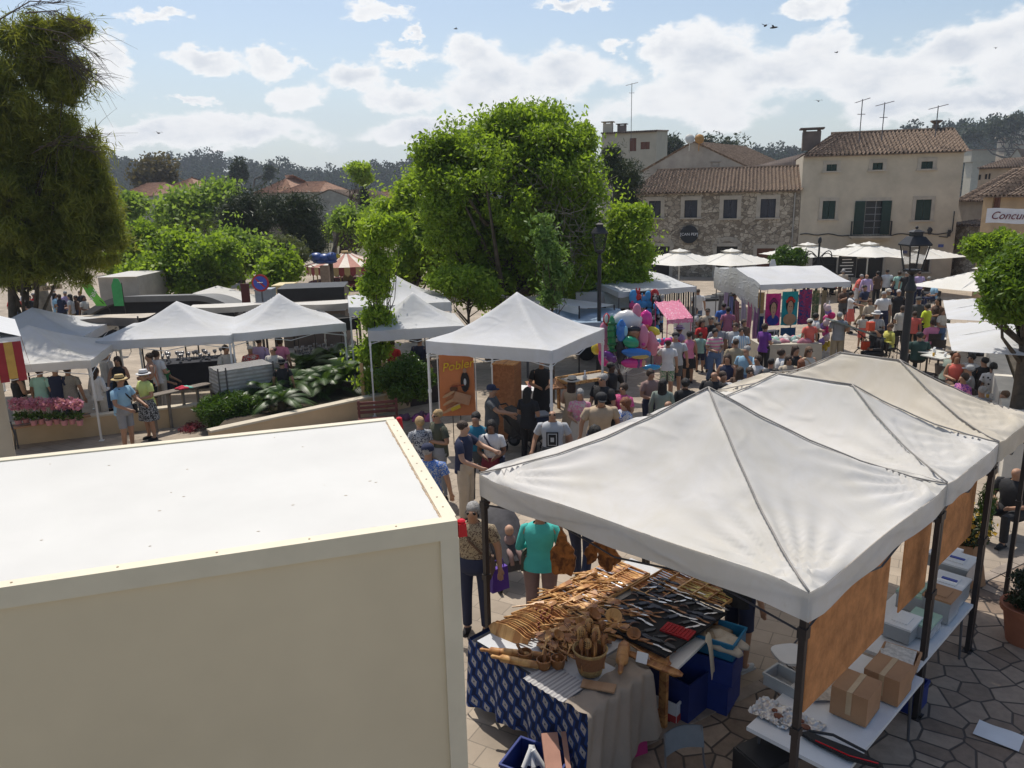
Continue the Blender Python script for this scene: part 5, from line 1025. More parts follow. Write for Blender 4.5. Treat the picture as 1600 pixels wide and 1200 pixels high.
band('pale awning behind the tent under the no parking sign', 455, 476, 560, 470, 2.45, 2.4, M_TENT2, M_CANV, .2)
band('low dark net awning right of the tent under the no parking sign', 490, 500, 560, 492, 2.1, 1.6, mat('black_net', (.03, .03, .03), .9), None, .4)
band('pale awning beneath the big round tree', 668, 462, 790, 456, 2.5, 2.4, M_TENT2, None, .2)
band('flat cream awning at the right end of the rear row', 790, 462, 905, 478, 2.45, 2.0, M_TENT2, None, .2)
# arched stage roof
p0, p1 = atY(128, 490, 33), atY(372, 470, 33); t = thing('stage_roof', 'low arched grey and black stage roof behind the tents', 'stage', (p0.x, 33, 0)); L = p1.x-p0.x; zt = atY(260, 462, 33).z; ze = p0.z
def arc(u, k): q = min(1, min(u, 1-u)/.28); return ze+(zt-ze)*math.sin(q*PI/2)-k
g = MB(); g.ring([[Vector((u*L, y, arc(u, kk))) for u in np.linspace(0, 1, 40)]+[Vector((u*L, y, arc(u, kk)-.25)) for u in np.linspace(1, 0, 40)] for y, kk in ((0, 0), (2.2, .2))]); g.build('roof_arch', mat('stage_grey', (.16, .16, .16), .6, .15, 1), t, smooth=True, sharp=40)
g = MB(); g.add([(u*L, .4, arc(u, .2)) for u in np.linspace(.03, .97, 30)]+[(L*.97, .4, 0), (L*.03, .4, 0)], [tuple(range(32))]); g.build('backdrop', mat('stage_black', (.02, .02, .024), .8), t)
for x in (.02, .98): g = MB(); g.tube([(x*L, 0, 0), (x*L, 0, ze)], .08, 6); g.build('support', M_DARK, t)
p = atY(345, 472, 34.5); t = thing('white_canopy', 'small white gabled canopy at the end of the stage roof', 'canopy', (p.x, 34.5, 0)); g = MB(); z = atY(310, 458, 34.5).z; g.add([(-1.2, 0, z), (1.4, 0, z-.7), (1.4, 3, z-.7), (-1.2, 3, z), (-2.2, 0, z-.8), (-2.2, 3, z-.8)], [(0, 1, 2, 3), (4, 0, 3, 5)]); g.build('canopy', M_TENT2, t); [(lambda g: (g.tube([(x, 0, 0), (x, 0, z-.8)], .03, 5), g.build('leg', M_STEEL_W, t)))(MB()) for x in (-2.1, 1.3)]
# stall with black roof, booth, boxes
p0, p1 = atY(432, 480, 30), atY(532, 452, 30); t = thing('booth', 'long booth with a black parapet over a pale grey band', 'booth', ((p0.x+p1.x)/2, 31, 0), math.radians(7)); w_ = p1.x-p0.x; zt = atY(532, 449, 30).z
g = MB(); g.box((0, 0, zt-.25), (w_, 2, .5)); g.build('parapet', M_BLACK, t); g = MB(); g.box((0, .05, zt-.72), (w_*.98, 1.9, .44)); g.build('fascia', mat('fascia_grey', (.4, .4, .4), .6), t); g = MB(); g.box((0, .1, (zt-.95)/2), (w_*.96, 1.8, zt-.95)); g.build('body', M_CANVD, t)
for i, (x0, y0, x1, y1, Y, cc, lab) in enumerate([(428, 447, 456, 456, 34, (.6, .5, .28), 'pale yellow roof box of a fairground ride'), (456, 449, 481, 456, 34, (.6, .4, .05), 'bright yellow roof box beside the pale one'), (421, 453, 450, 459, 33.5, (.35, .03, .03), 'red fascia strip in front of the yellow boxes'), (372, 447, 388, 478, 31, (.09, .02, .02), 'tall dark red banner left of the no parking sign'), (397, 455, 426, 480, 27.5, (.3, .34, .38), 'blue grey cabinet below the no parking sign')]):
    a_, b_ = atY(x0, y0, Y), atY(x1, y1, Y); t = thing(['ride_roof', 'ride_roof', 'fascia_board', 'banner', 'cabinet'][i], lab, ['roof', 'roof', 'board', 'banner', 'cabinet'][i], ((a_.x+b_.x)/2, Y+.3, 0)); w_ = b_.x-a_.x
    d_ = 1.2 if i < 2 else .5 if i == 4 else .08; g = MB(); g.box((0, 0, (a_.z+b_.z)/2), (w_, d_, a_.z-b_.z)); g.box((0, 0, a_.z+.03), (w_*1.04, d_*1.1, .06)); g.build('panel', mat('paint%d' % i, cc, .6, .1), t); g = MB(); [g.tube([(s*w_*.4, 0, 0), (s*w_*.4, 0, b_.z)], .05, 5) for s in (-1, 1)]; g.build('support', M_DARK, t)
# no parking sign
p = atY(407, 442, 26.6); t = thing('road_sign', 'round no parking sign, blue with a red rim', 'road sign', (p.x, 26.6, 0)); z = p.z
def disc(r, y, mt, nm, th=.02, seg=32):
    g = MB(); g.lathe([(0, 0), (r, 0), (r, th), (0, th)], seg)
    for i, v in enumerate(g.v): g.v[i] = (v[0], y-v[2], v[1]+z)
    return g.build(nm, mt, t)
disc(.30, 0, M_AWR, 'rim'); disc(.235, -.021, mat('sign_blue', (.03, .06, .33), .5, .05), 'face', .006); g = MB(); g.box((0, -.035, z), (.40, .01, .055), Euler((0, PI/4, 0))); g.build('red_bar', M_AWR, t)
g = MB(); g.box((0, -.045, z+.02), (.2, .006, .022)); g.build('lettering', M_LETW, t); g = MB(); g.tube([(0, .04, 0), (0, .04, z+.25)], .03, 8); g.build('post', M_ALU, t)
# carousel
p = atY(541, 392, 52); t = thing('carousel', 'small fairground carousel with a pink and white striped cone roof', 'carousel', (p.x, 52, 0)); r = 2.75; ze = atY(541, 418, 49.3).z; nseg = 24; g = MB()
for i in range(nseg):
    a0, a1 = 2*PI*i/nseg, 2*PI*(i+1)/nseg; P = [(0, 0, p.z)]
    for q, s in ((.3, .60), (.65, .28), (1, 0)): P += [(r*q*math.cos(a0), r*q*math.sin(a0), ze+(p.z-ze)*s), (r*q*math.cos(a1), r*q*math.sin(a1), ze+(p.z-ze)*s)]
    g.add(P, [(0, 1, 2), (1, 3, 4, 2), (3, 5, 6, 4)], i % 2)
g.build('roof', [mat('carousel_cream', (.6, .55, .48), .8), mat('carousel_pink', (.36, .17, .13), .8)], t); g = MB()
for i in range(nseg*2): a0, a1 = PI*i/nseg, PI*(i+1)/nseg; g.add([(r*math.cos(a0), r*math.sin(a0), ze), (r*math.cos(a1), r*math.sin(a1), ze), (r*math.cos(a1), r*math.sin(a1), ze-.45), (r*math.cos((a0+a1)/2), r*math.sin((a0+a1)/2), ze-.6), (r*math.cos(a0), r*math.sin(a0), ze-.45)], [(0, 1, 2, 3, 4)], i % 2)
g.build('scalloped_rim', [mat('rim_red', (.25, .04, .04)), mat('rim_gold', (.45, .33, .15))], t); g = MB(); g.lathe([(r*.95, .2), (r*.95, .4), (0, .4)], 24); g.build('platform', mat('rim_red', (.25, .04, .04)), t)
for i in range(8): g = MB(); a0 = 2*PI*i/8; g.tube([(r*.85*math.cos(a0), r*.85*math.sin(a0), .4), (r*.85*math.cos(a0), r*.85*math.sin(a0), ze)], .04, 5); g.build('pole', mat('rim_gold', (.45, .33, .15)), t)
g = MB(); g.tube([(0, 0, .4), (0, 0, p.z)], .35, 10); g.build('centre_column', mat('rim_gold', (.45, .33, .15)), t)
p = atY(506, 402, 47); t = thing('fairground_ride', 'lumpy blue inflatable figure of a ride left of the carousel', 'ride', (p.x, 47, 0)); g = MB()
for x, z_, rx, rz in ((-.45, 0, .45, .3), (.05, -.05, .45, .28), (.5, .02, .4, .28), (-.2, -.25, .5, .15), (.3, -.25, .5, .15)): g.ell((x, 0, p.z+z_), (rx, .4, rz))
g.build('figure', mat('ride_blue', (.04, .08, .25), .35, .2, 2), t, smooth=True); g = MB(); g.ell((.85, -.05, p.z+.05), (.18, .2, .14)); g.build('beak', mk('yellow', (.6, .45, .05)), t); g = MB(); g.box((0, 0, (p.z-.5)/2), (.5, .4, p.z-.5)); g.build('base', mat('ride_beige', (.35, .25, .18), .8, .2), t)
p = atY(519, 328, 58); t = thing('utility_pole', 'tall grey utility pole right of the dark pines', 'pole', (p.x, 58, 0)); g = MB(); g.tube([(0, 0, 0), (.05, 0, p.z)], [.16, .12], 8); g.build('pole', M_BARKP, t); g = MB(); g.tube([(0, 0, p.z-.4), (.8, 0, p.z-.25)], .04, 5); g.build('cross_arm', M_ALU, t)
# wooden sign, green flags
p = atY(76, 450, 29.3); t = thing('wooden_sign', 'pale wooden board lettered for the fair, on the bare trunk', 'sign', (p.x, 29.3, p.z), -.05); g = MB(); g.box((0, 0, 0), (1.05, .05, .17), Euler((0, -.10, 0))); g.build('board', mat('pale_board', (.42, .32, .21), .8, .15), t); text('LSA FIRA', .17, mat('print_hair', (.015, .01, .01)), t, (.12, -.035, .01), (PI/2, -.10, 0))
p = atY(146, 461, 25); t = thing('flag', 'slanting bright green flag with white lettering marks', 'flag', (p.x, 25, p.z)); g = MB(); g.grid(lambda u, v: ((u-.5)*.34+(.5-v)*.42, .03*math.sin(v*9), (v-.5)*.72), 3, 8); g.build('cloth', mat('flag_green', (.15, .5, .08), .7, .08), t, smooth=True); text('FIRA', .2, M_LETW, t, (0, -.045, 0), (PI/2, -1.03-PI, 0)); g = MB(); g.tube([(-.32, .03, .4), (.45, .03, -.5), (.45, .03, -p.z)], .015, 5); g.build('pole', M_DARK, t)
p = atY(182, 450, 30); t = thing('feather_flag', 'green feather flag before the plane tree', 'flag', (p.x, 30, 0)); g = MB(); g.prism([(-.18, p.z-.7), (.2, p.z-.7), (.22, p.z+.1), (.12, p.z+.35), (-.05, p.z+.38), (-.18, p.z+.1)], .02, 0, Matrix.Rotation(PI/2, 4, 'X')); g.build('cloth', mat('flag_green2', (.06, .36, .12), .7), t); g = MB(); g.tube([(.22, 0, 0), (.22, 0, p.z+.2)], .015, 4); g.build('pole', M_DARK, t)
p0, p1 = atY(158, 470, 36), atY(215, 435, 36); t = thing('marquee', 'pale side walled marquee under the plane tree', 'marquee', ((p0.x+p1.x)/2, 37.5, 0)); w_ = p1.x-p0.x; g = MB(); g.box((0, 0, p0.z/1+.3), (w_, 3, 1.6)); g.build('side_wall', M_CANV, t); g = MB(); g.add([(-w_/2, -1.6, p0.z+1.1), (w_/2, -1.6, p0.z+1.1), (w_/2, 1.6, p0.z+1.1), (-w_/2, 1.6, p0.z+1.1), (0, 0, p1.z+.2)], [(0, 1, 4), (1, 2, 4), (2, 3, 4), (3, 0, 4)]); g.build('roof', M_TENT2, t)
# ================================================================ people
SKIN = dict(l=(.46, .27, .18), t=(.36, .20, .125), b=(.17, .085, .05), d=(.075, .038, .025))
CC = dict(white=(.62, .61, .6), off=(.5, .46, .4), black=(.018, .018, .02), navy=(.02, .026, .06), grey=(.24, .25, .27), dgrey=(.07, .075, .08), lgrey=(.4, .41, .42), blue=(.04, .13, .42), lblue=(.25, .42, .55), teal=(.02, .16, .25), aqua=(.06, .42, .38), sage=(.2, .24, .2), olive=(.07, .075, .05), tan=(.42, .32, .22), beige=(.48, .4, .3),
          khaki=(.33, .27, .18), pink=(.6, .2, .32), hot=(.6, .06, .22), red=(.5, .03, .03), coral=(.62, .13, .1), neon=(.5, .62, .04), yellow=(.58, .55, .12), lime=(.55, .62, .2), lilac=(.42, .32, .5), purple=(.15, .04, .25), green=(.03, .22, .08), dgreen=(.02, .05, .045), brown=(.1, .06, .04), denim=(.08, .13, .24), ldenim=(.2, .28, .38), mauve=(.26, .17, .15), cyan=(.01, .33, .65), mint=(.3, .5, .42), orange=(.55, .2, .1), wine=(.16, .02, .04))
HC = dict(k=(.012, .01, .009), n=(.045, .025, .015), r=(.2, .07, .03), a=(.13, .07, .035), y=(.42, .28, .13), g=(.3, .29, .28), w=(.5, .49, .47))
def cmat(s):
    "cloth material from a word: colour or colour:pattern:colour2"
    p = s.split(':'); 
    if len(p) == 1: return mat('cloth_'+s, CC[p[0]], .85, .10, 5, .35, 7)
    return mat('cloth_'+s.replace(':', '_'), CC[p[0]], .85, .1, 5, .3, 7, pat=p[1], col2=CC[p[2]], pscale=float(p[3]) if len(p) > 3 else (22 if p[1] == 'floral' else 6))
ARM = dict(d=((.245, .03, 1.15), (.265, -.03, .90)), h=((.245, 0, 1.13), (.10, -.24, 1.10)), f=((.23, -.06, 1.15), (.07, -.27, 1.27)), r=((.24, -.2, 1.24), (.17, -.46, 1.20)), o=((.42, -.08, 1.34), (.68, -.16, 1.32)), k=((.37, .07, 1.17), (.2, -.03, 1.0)), u=((.24, -.15, 1.2), (.09, -.17, 1.47)), p=((.25, -.08, 1.14), (.19, -.36, 1.03)), c=((.25, .03, 1.14), (-.05, -.19, 1.16)), t=((.24, -.05, 1.12), (.12, -.28, .98)), w=((.26, .07, 1.16), (.3, -.1, .96)))
BODIES = []
def person(px, py, H, yaw, sex, skin, hair, shirt, sleeve, bottom, arms, legs, label, hat=None, sun=0, lean=0, near=1, group=None, pos=None, bag=None, head_turn=0, fat=1.0, shoes='black', pr=()):
    fat = fat*1.13; s = H/1.72*(1.035 if near else 1.0) if legs != 's' else 1.03; P = head(px, py, H*(1.035 if near else 1)) if pos is None else Vector(pos)
    t = thing('person', label, 'person', P, math.radians(yaw), group); f = sex == 'f'; sw = (.165 if f else .19)*fat; hw = (.095 if f else .09)*fat
    dz = -.47 if legs == 's' else 0; R = Matrix.Rotation(math.radians(lean), 3, 'X'); piv = Vector((0, 0, .95+dz))
    T = lambda p: (R @ (Vector(p)+Vector((0, 0, dz))-piv)+piv)*s
    S = lambda p: Vector(p)*s
    V, Rr, E = [], [], []
    def add(p, r, par=None):
        V.append(p); Rr.append((r, r) if isinstance(r, float) else r); i = len(V)-1
        if par is not None: E.append((par, i))
        return i
    pel = add(S((0, 0, .95+dz)), (.12, .09)); sp = add(T((0, .01, 1.15)), (.115, .085), pel); ch = add(T((0, .01, 1.33)), (.13, .09), sp); nb = add(T((0, .012, 1.455)), (.06, .055), ch)
    nk = add(T((0, .0, 1.50)), .05, nb); jw = add(T((0, -.018, 1.555)), (.060, .066), nk); md = add(T((0, -.002, 1.625)), (.076, .092), jw); tp = add(T((0, .008, 1.685)), (.062, .075), md)
    if near: add(T((0, -.112, 1.597)), .014, md)
    W = []
    for i, a in enumerate(arms):
        sd = 1 if i == 0 else -1; e, w_ = ARM[a]; m = lambda q: T((q[0]*sd*(sw/.19), q[1], q[2]))
        sh = add(m((.17, .01, 1.41)), .055, ch); el = add(m(e), .040, sh); wr = add(m(w_), .027, el); W.append((m((.17, .01, 1.41)), m(e), m(w_)))
        d = (m(w_)-m(e)).normalized(); pm = add(m(w_)+d*.045*s, (.034, .017), wr); tipb = m(w_)+d*.085*s; sx = d.cross(Vector((0, 1, .3))).normalized()
        if near:
            for k in range(4): b = tipb+sx*(k-1.5)*.019*s; q = add(b, .0095, pm); add(b+d*(.045+.012*(1 if k in (1, 2) else 0))*s+Vector((0, 0, -.012)), .0075, q)
            q = add(m(w_)+d*.04*s+sx*.042*s*sd, .011, pm); add(V[q]+d*.035*s, .009, q)
        else: add(tipb, (.03, .014), pm)
    K = []
    for sd in (1, -1):
        if legs == 's': hp, kn, an = (hw*sd, -.02, .47), (.13*sd, -.42, .5), (.13*sd, -.40, .09)
        elif legs == 'w': hp, kn, an = (hw*sd, 0, .90), (.095*sd, -.17 if sd > 0 else .0, .50), (.09*sd, -.22 if sd > 0 else .27, .08 if sd > 0 else .13)
        else: hp, kn, an = (hw*sd, 0, .90), (.11*sd, -.015, .50), (.12*sd, .01, .08)
        h_ = add(S(hp), .08, pel); k_ = add(S(kn), .056, h_); a_ = add(S(an), .036, k_); add(S((an[0], an[1]-.10, .035)), (.035, .022), a_); K.append((S(hp), S(kn), S(an)))
    me = bpy.data.meshes.new('body'); me.from_pydata(V, E, []); import bmesh
    bm = bmesh.new(); bm.from_mesh(me); ly = bm.verts.layers.skin.verify(); bm.verts.ensure_lookup_table()
    for v, r in zip(bm.verts, Rr): v[ly].radius = (r[0]*1.2*s, r[1]*1.2*s)
    bm.verts[0][ly].use_root = True; bm.to_mesh(me); bm.free(); me.materials.append(mat('skin_'+skin, SKIN[skin], .55, .08, 4, spec=.4))
    bo = bpy.data.objects.new('body', me); COL.objects.link(bo); bo.parent = t; mo = bo.modifiers.new('skin', 'SKIN'); mo.use_smooth_shade = True; mo.branch_smoothing = .4; su = bo.modifiers.new('sub', 'SUBSURF'); su.levels = su.render_levels = 2 if near else 1; BODIES.append(bo)
    # shirt
    def ring(z, rx, ry, y=0, n=18, up=True, ex=2.3): return [(T if up else S)((rx*fat*math.copysign(abs(math.cos(a))**(2/ex), math.cos(a)), y+ry*fat*math.copysign(abs(math.sin(a))**(2/ex), math.sin(a)), z)) for a in np.linspace(0, 2*PI, n, endpoint=False)]
    sm = cmat(shirt); g = MB(); q = .9 if f else 1.0; bl = 0 if legs != 's' else .06
    prof = [(.86+bl, .172, .128), (.95+bl, .168 if f else .17, .122), (1.06, .14 if f else .160, .108 if f else .118), (1.18, .150*q, .120), (1.30, .172*q, .130 if f else .125), (1.38, .186*q, .112), (1.43, .165*q, .088), (1.462, .11*q, .072), (1.482, .066, .06)]
    if sleeve == 'n': prof = prof[:6]+[(1.42, .12*q, .08), (1.46, .09*q, .068)]
    g.ring([ring(z, rx+.006*math.sin(z*40), ry, .01+(.012 if z < 1.1 else 0)) for z, rx, ry in prof], caps=False)
    g.add(ring(prof[0][0]+.01, prof[0][1]*.97, prof[0][2]*.97, .02), [tuple(range(18))])
    if sleeve != 'n':
        for a, b, c_ in W:
            if sleeve == 's': e = a.lerp(b, .62); g.tube([a+(a-b)*.12+Vector((-math.copysign(.03, a.x), 0, 0)), a, a.lerp(b, .35), e], [.03*s, .058*s*fat, .060*s*fat, .062*s*fat], 10)
            else: g.tube([a+(a-b)*.12+Vector((-math.copysign(.03, a.x), 0, 0)), a, a.lerp(b, .6), b, b.lerp(c_, .5), b.lerp(c_, .93)], [.03*s, .060*s, .058*s, .055*s, .048*s, .042*s], 10)
    g.build('shirt', sm, t, smooth=True, sharp=60)
    if pr:
        for k, (x, z, w_, h_, c_) in enumerate(pr): g = MB(); g.grid(lambda u, v: T((x+(u-.5)*w_, -.147*fat**.5-.004*k+.02*abs((u-.5)*w_*6)**2, z+(v-.5)*h_)), 6, 3); g.build('shirt_print', cmat(c_), t)
    # bottom
    kind, col = bottom.split('-', 1); bm_ = cmat(col); g = MB()
    if kind in ('skirt', 'dress'):
        hem = .52 if kind == 'skirt' else .35
        if legs == 's': g.ring([ring(z, rx, ry, y, up=False) for z, rx, ry, y in ((.60, .17, .13, 0), (.5, .19, .2, -.1), (.45, .2, .3, -.2))], caps=True)
        else: g.ring([[p+Vector((.012*math.sin(i*2.1)*(j > 2), .012*math.cos(i*1.7)*(j > 2), 0)) for i, p in enumerate(ring(z, rx, ry, up=False))] for j, (z, rx, ry) in enumerate(((1.04, .15, .112), (.95, .178, .13), (.85, .19, .142), (.7, .205, .16), (hem, .22, .175)))], caps=False)
    else:
        z0 = .95+dz; g.ring([ring(z0+z, rx, ry, up=False) for z, rx, ry in ((.09, .155, .112), (.0, .172, .124), (-.08, .168, .122), (-.13, .12, .09))])
        for h_, k_, a_ in K:
            if kind == 'shorts': g.tube([h_+Vector((0, 0, .03)), h_.lerp(k_, .5), h_.lerp(k_, .88)], [.092*s*fat, .09*s, .088*s], 12)
            else: w_ = 1.25 if kind == 'wide' else 1.0; g.tube([h_+Vector((0, 0, .03)), h_.lerp(k_, .5), k_, k_.lerp(a_, .5), k_.lerp(a_, .96)], [.092*s*fat, .084*s*w_, .070*s*w_, .064*s*w_, .060*s*w_], 12)
    g.build({'skirt': 'skirt', 'dress': 'skirt', 'shorts': 'shorts'}.get(kind, 'trousers'), bm_, t, smooth=True, sharp=60)
    for h_, k_, a_ in K:
        g = MB(); g.ell(a_+Vector((0, -.055, -.035))*s, (.042*s, .125*s, .04*s), u=10, v=6); g.box(a_+Vector((0, -.055, -.066))*s, (.075*s, .23*s, .022*s)); g.build('shoe', cmat(shoes), t, smooth=True, sharp=50)
    # hair and hats
    hm = None
    if hair[0] != 'b':
        hm = mat('hair_'+hair[1], HC[hair[1]], .6, .3, 30, .5, 60); g = MB(); ck = dict(s=(.084, .101, .085, .020, 1.655), m=(.092, .108, .102, .024, 1.645), l=(.092, .108, .102, .024, 1.645), c=(.112, .122, .118, .028, 1.65), r=(.081, .098, .06, .03, 1.63))[hair[0]]
        bump_ = lambda v: v; o0 = len(g.v); g.ell((0, ck[3], ck[4]), ck[:3], u=16, v=11)
        for i in range(o0, len(g.v)):
            v = g.v[i]; k = 1+.035*math.sin(v[0]*70+v[2]*40)+.03*math.sin(v[1]*90+2)*(2.5 if hair[0] == 'c' else 1); g.v[i] = tuple(T((v[0]*k, ck[3]+(v[1]-ck[3])*k, ck[4]+(v[2]-ck[4])*k)))
        if hair[0] in 'lc':
            ln = .30 if hair[0] == 'l' else .14; g.ring([[T((rx*math.cos(a), y0+ry*math.sin(a)+.006*math.sin(a*7), z)) for a in np.linspace(0, 2*PI, 14, endpoint=False)] for z, rx, ry, y0 in ((1.66, .086, .07, .05), (1.58, .098, .062, .055), (1.5, .10, .05, .07), (1.5-ln*.5, .098, .042, .09), (1.5-ln, .06, .025, .09))])
        g.build('hair', hm, t, smooth=True)
    if hat:
        k, hc = hat.split('-', 1); g = MB()
        if k == 'cap':
            o0 = 0; g.lathe([(.104, 1.645), (.106, 1.68), (.098, 1.715), (.07, 1.745), (.02, 1.758), (0, 1.758)], 16, (0, .006, 0), caps=False)
            g.add([(x, -.085-y, 1.652-.012*y/.1) for x, y in ((-.075, 0), (-.06, .06), (0, .088), (.06, .06), (.075, 0))]+[(x, -.085-y, 1.664-.012*y/.1) for x, y in ((-.075, 0), (-.06, .06), (0, .088), (.06, .06), (.075, 0))], [(0, 1, 2, 3, 4), (9, 8, 7, 6, 5), (0, 5, 6, 1), (1, 6, 7, 2), (2, 7, 8, 3), (3, 8, 9, 4)])
        else:
            br = .175 if k == 'straw' else .15; g.lathe([(br, 1.655), (br*.98, 1.668), (.108, 1.675), (.102, 1.72), (.088, 1.762), (.04, 1.77), (0, 1.76)], 22, (0, .006, 0), caps=False); g.lathe([(br, 1.654), (.09, 1.662)], 22, (0, .006, 0), caps=False)
        g.v = [tuple(T(v)) for v in g.v]; ho = g.build('hat', cmat(hc) if hc != 'straw' else mat('hat_straw', (.5, .38, .18), .85, .15, 40, .5, 80), t, smooth=True, sharp=40)
        if k == 'straw': g = MB(); g.lathe([(.1075, 1.678), (.106, 1.70)], 22, (0, .006, 0), caps=False); g.v = [tuple(T((v[0]*1.02, v[1]*1.02, v[2]))) for v in g.v]; g.build('band', cmat('black'), ho)
    if sun:
        g = MB(); [g.ell(T((x*.033, -.088, 1.625)), (.027*s, .012*s, .021*s), R, 10, 6) for x in (-1, 1)]; g.box(T((0, -.092, 1.63)), (.03, .008, .008), R)
        for x in (-1, 1): g.box(T((x*.072, -.045, 1.632)), (.008, .085, .008), R)
        g.build('sunglasses', mat('dark_lens', (.01, .008, .008), .15, .05), t, smooth=True, sharp=40)
    elif near:
        for x in (-1, 1): g = MB(); g.ell(T((x*.031, -.085, 1.622)), (.013*s, .006*s, .007*s), R, 8, 5); g.build('eye', mat('eye_dark', (.03, .02, .018), .3), t, smooth=True)
    if near: g = MB(); g.ell(T((0, -.083, 1.563)), (.024*s, .009*s, .007*s), R, 8, 5); g.build('lips', mat('lips', (.28, .09, .07), .5), t, smooth=True)
    t['_top'] = 1; del t['_top']
    if bag:   # cross-body bag: a thing of its own
        bc = cmat(bag); b = thing('shoulder_bag', BAGL.pop(0), 'bag', P, math.radians(yaw), None); g = MB(); q = Vector((.20, -.04, .93))*s; g.box(q, (.09*s, .26*s, .2*s), taper=.85); g.build('pouch', bc, b); g = MB()
        g.tube([q+Vector((0, 0, .1)), T((.12, -.15, 1.15)), T((-.02, -.155, 1.3)), T((-.13, -.06, 1.455)), T((-.12, .07, 1.44)), T((.05, .15, 1.25)), q+Vector((0, .06, .1))], .011, 5, flat=(1.8, .6)); g.build('strap', bc, b)
    return t
BAGL = ['black satchel hanging from the man in the straw hat', 'dark cross-body bag of the woman with long dark hair and a white tee', 'black bag of the short haired woman in a white tee', 'blue bag of the woman with an outstretched arm', 'cream shoulder bag of the woman in wide black trousers', 'tan bag of the young woman with long light brown hair', 'brown bag of the man in the patterned shirt', 'olive bag of the woman in the turquoise sweater']
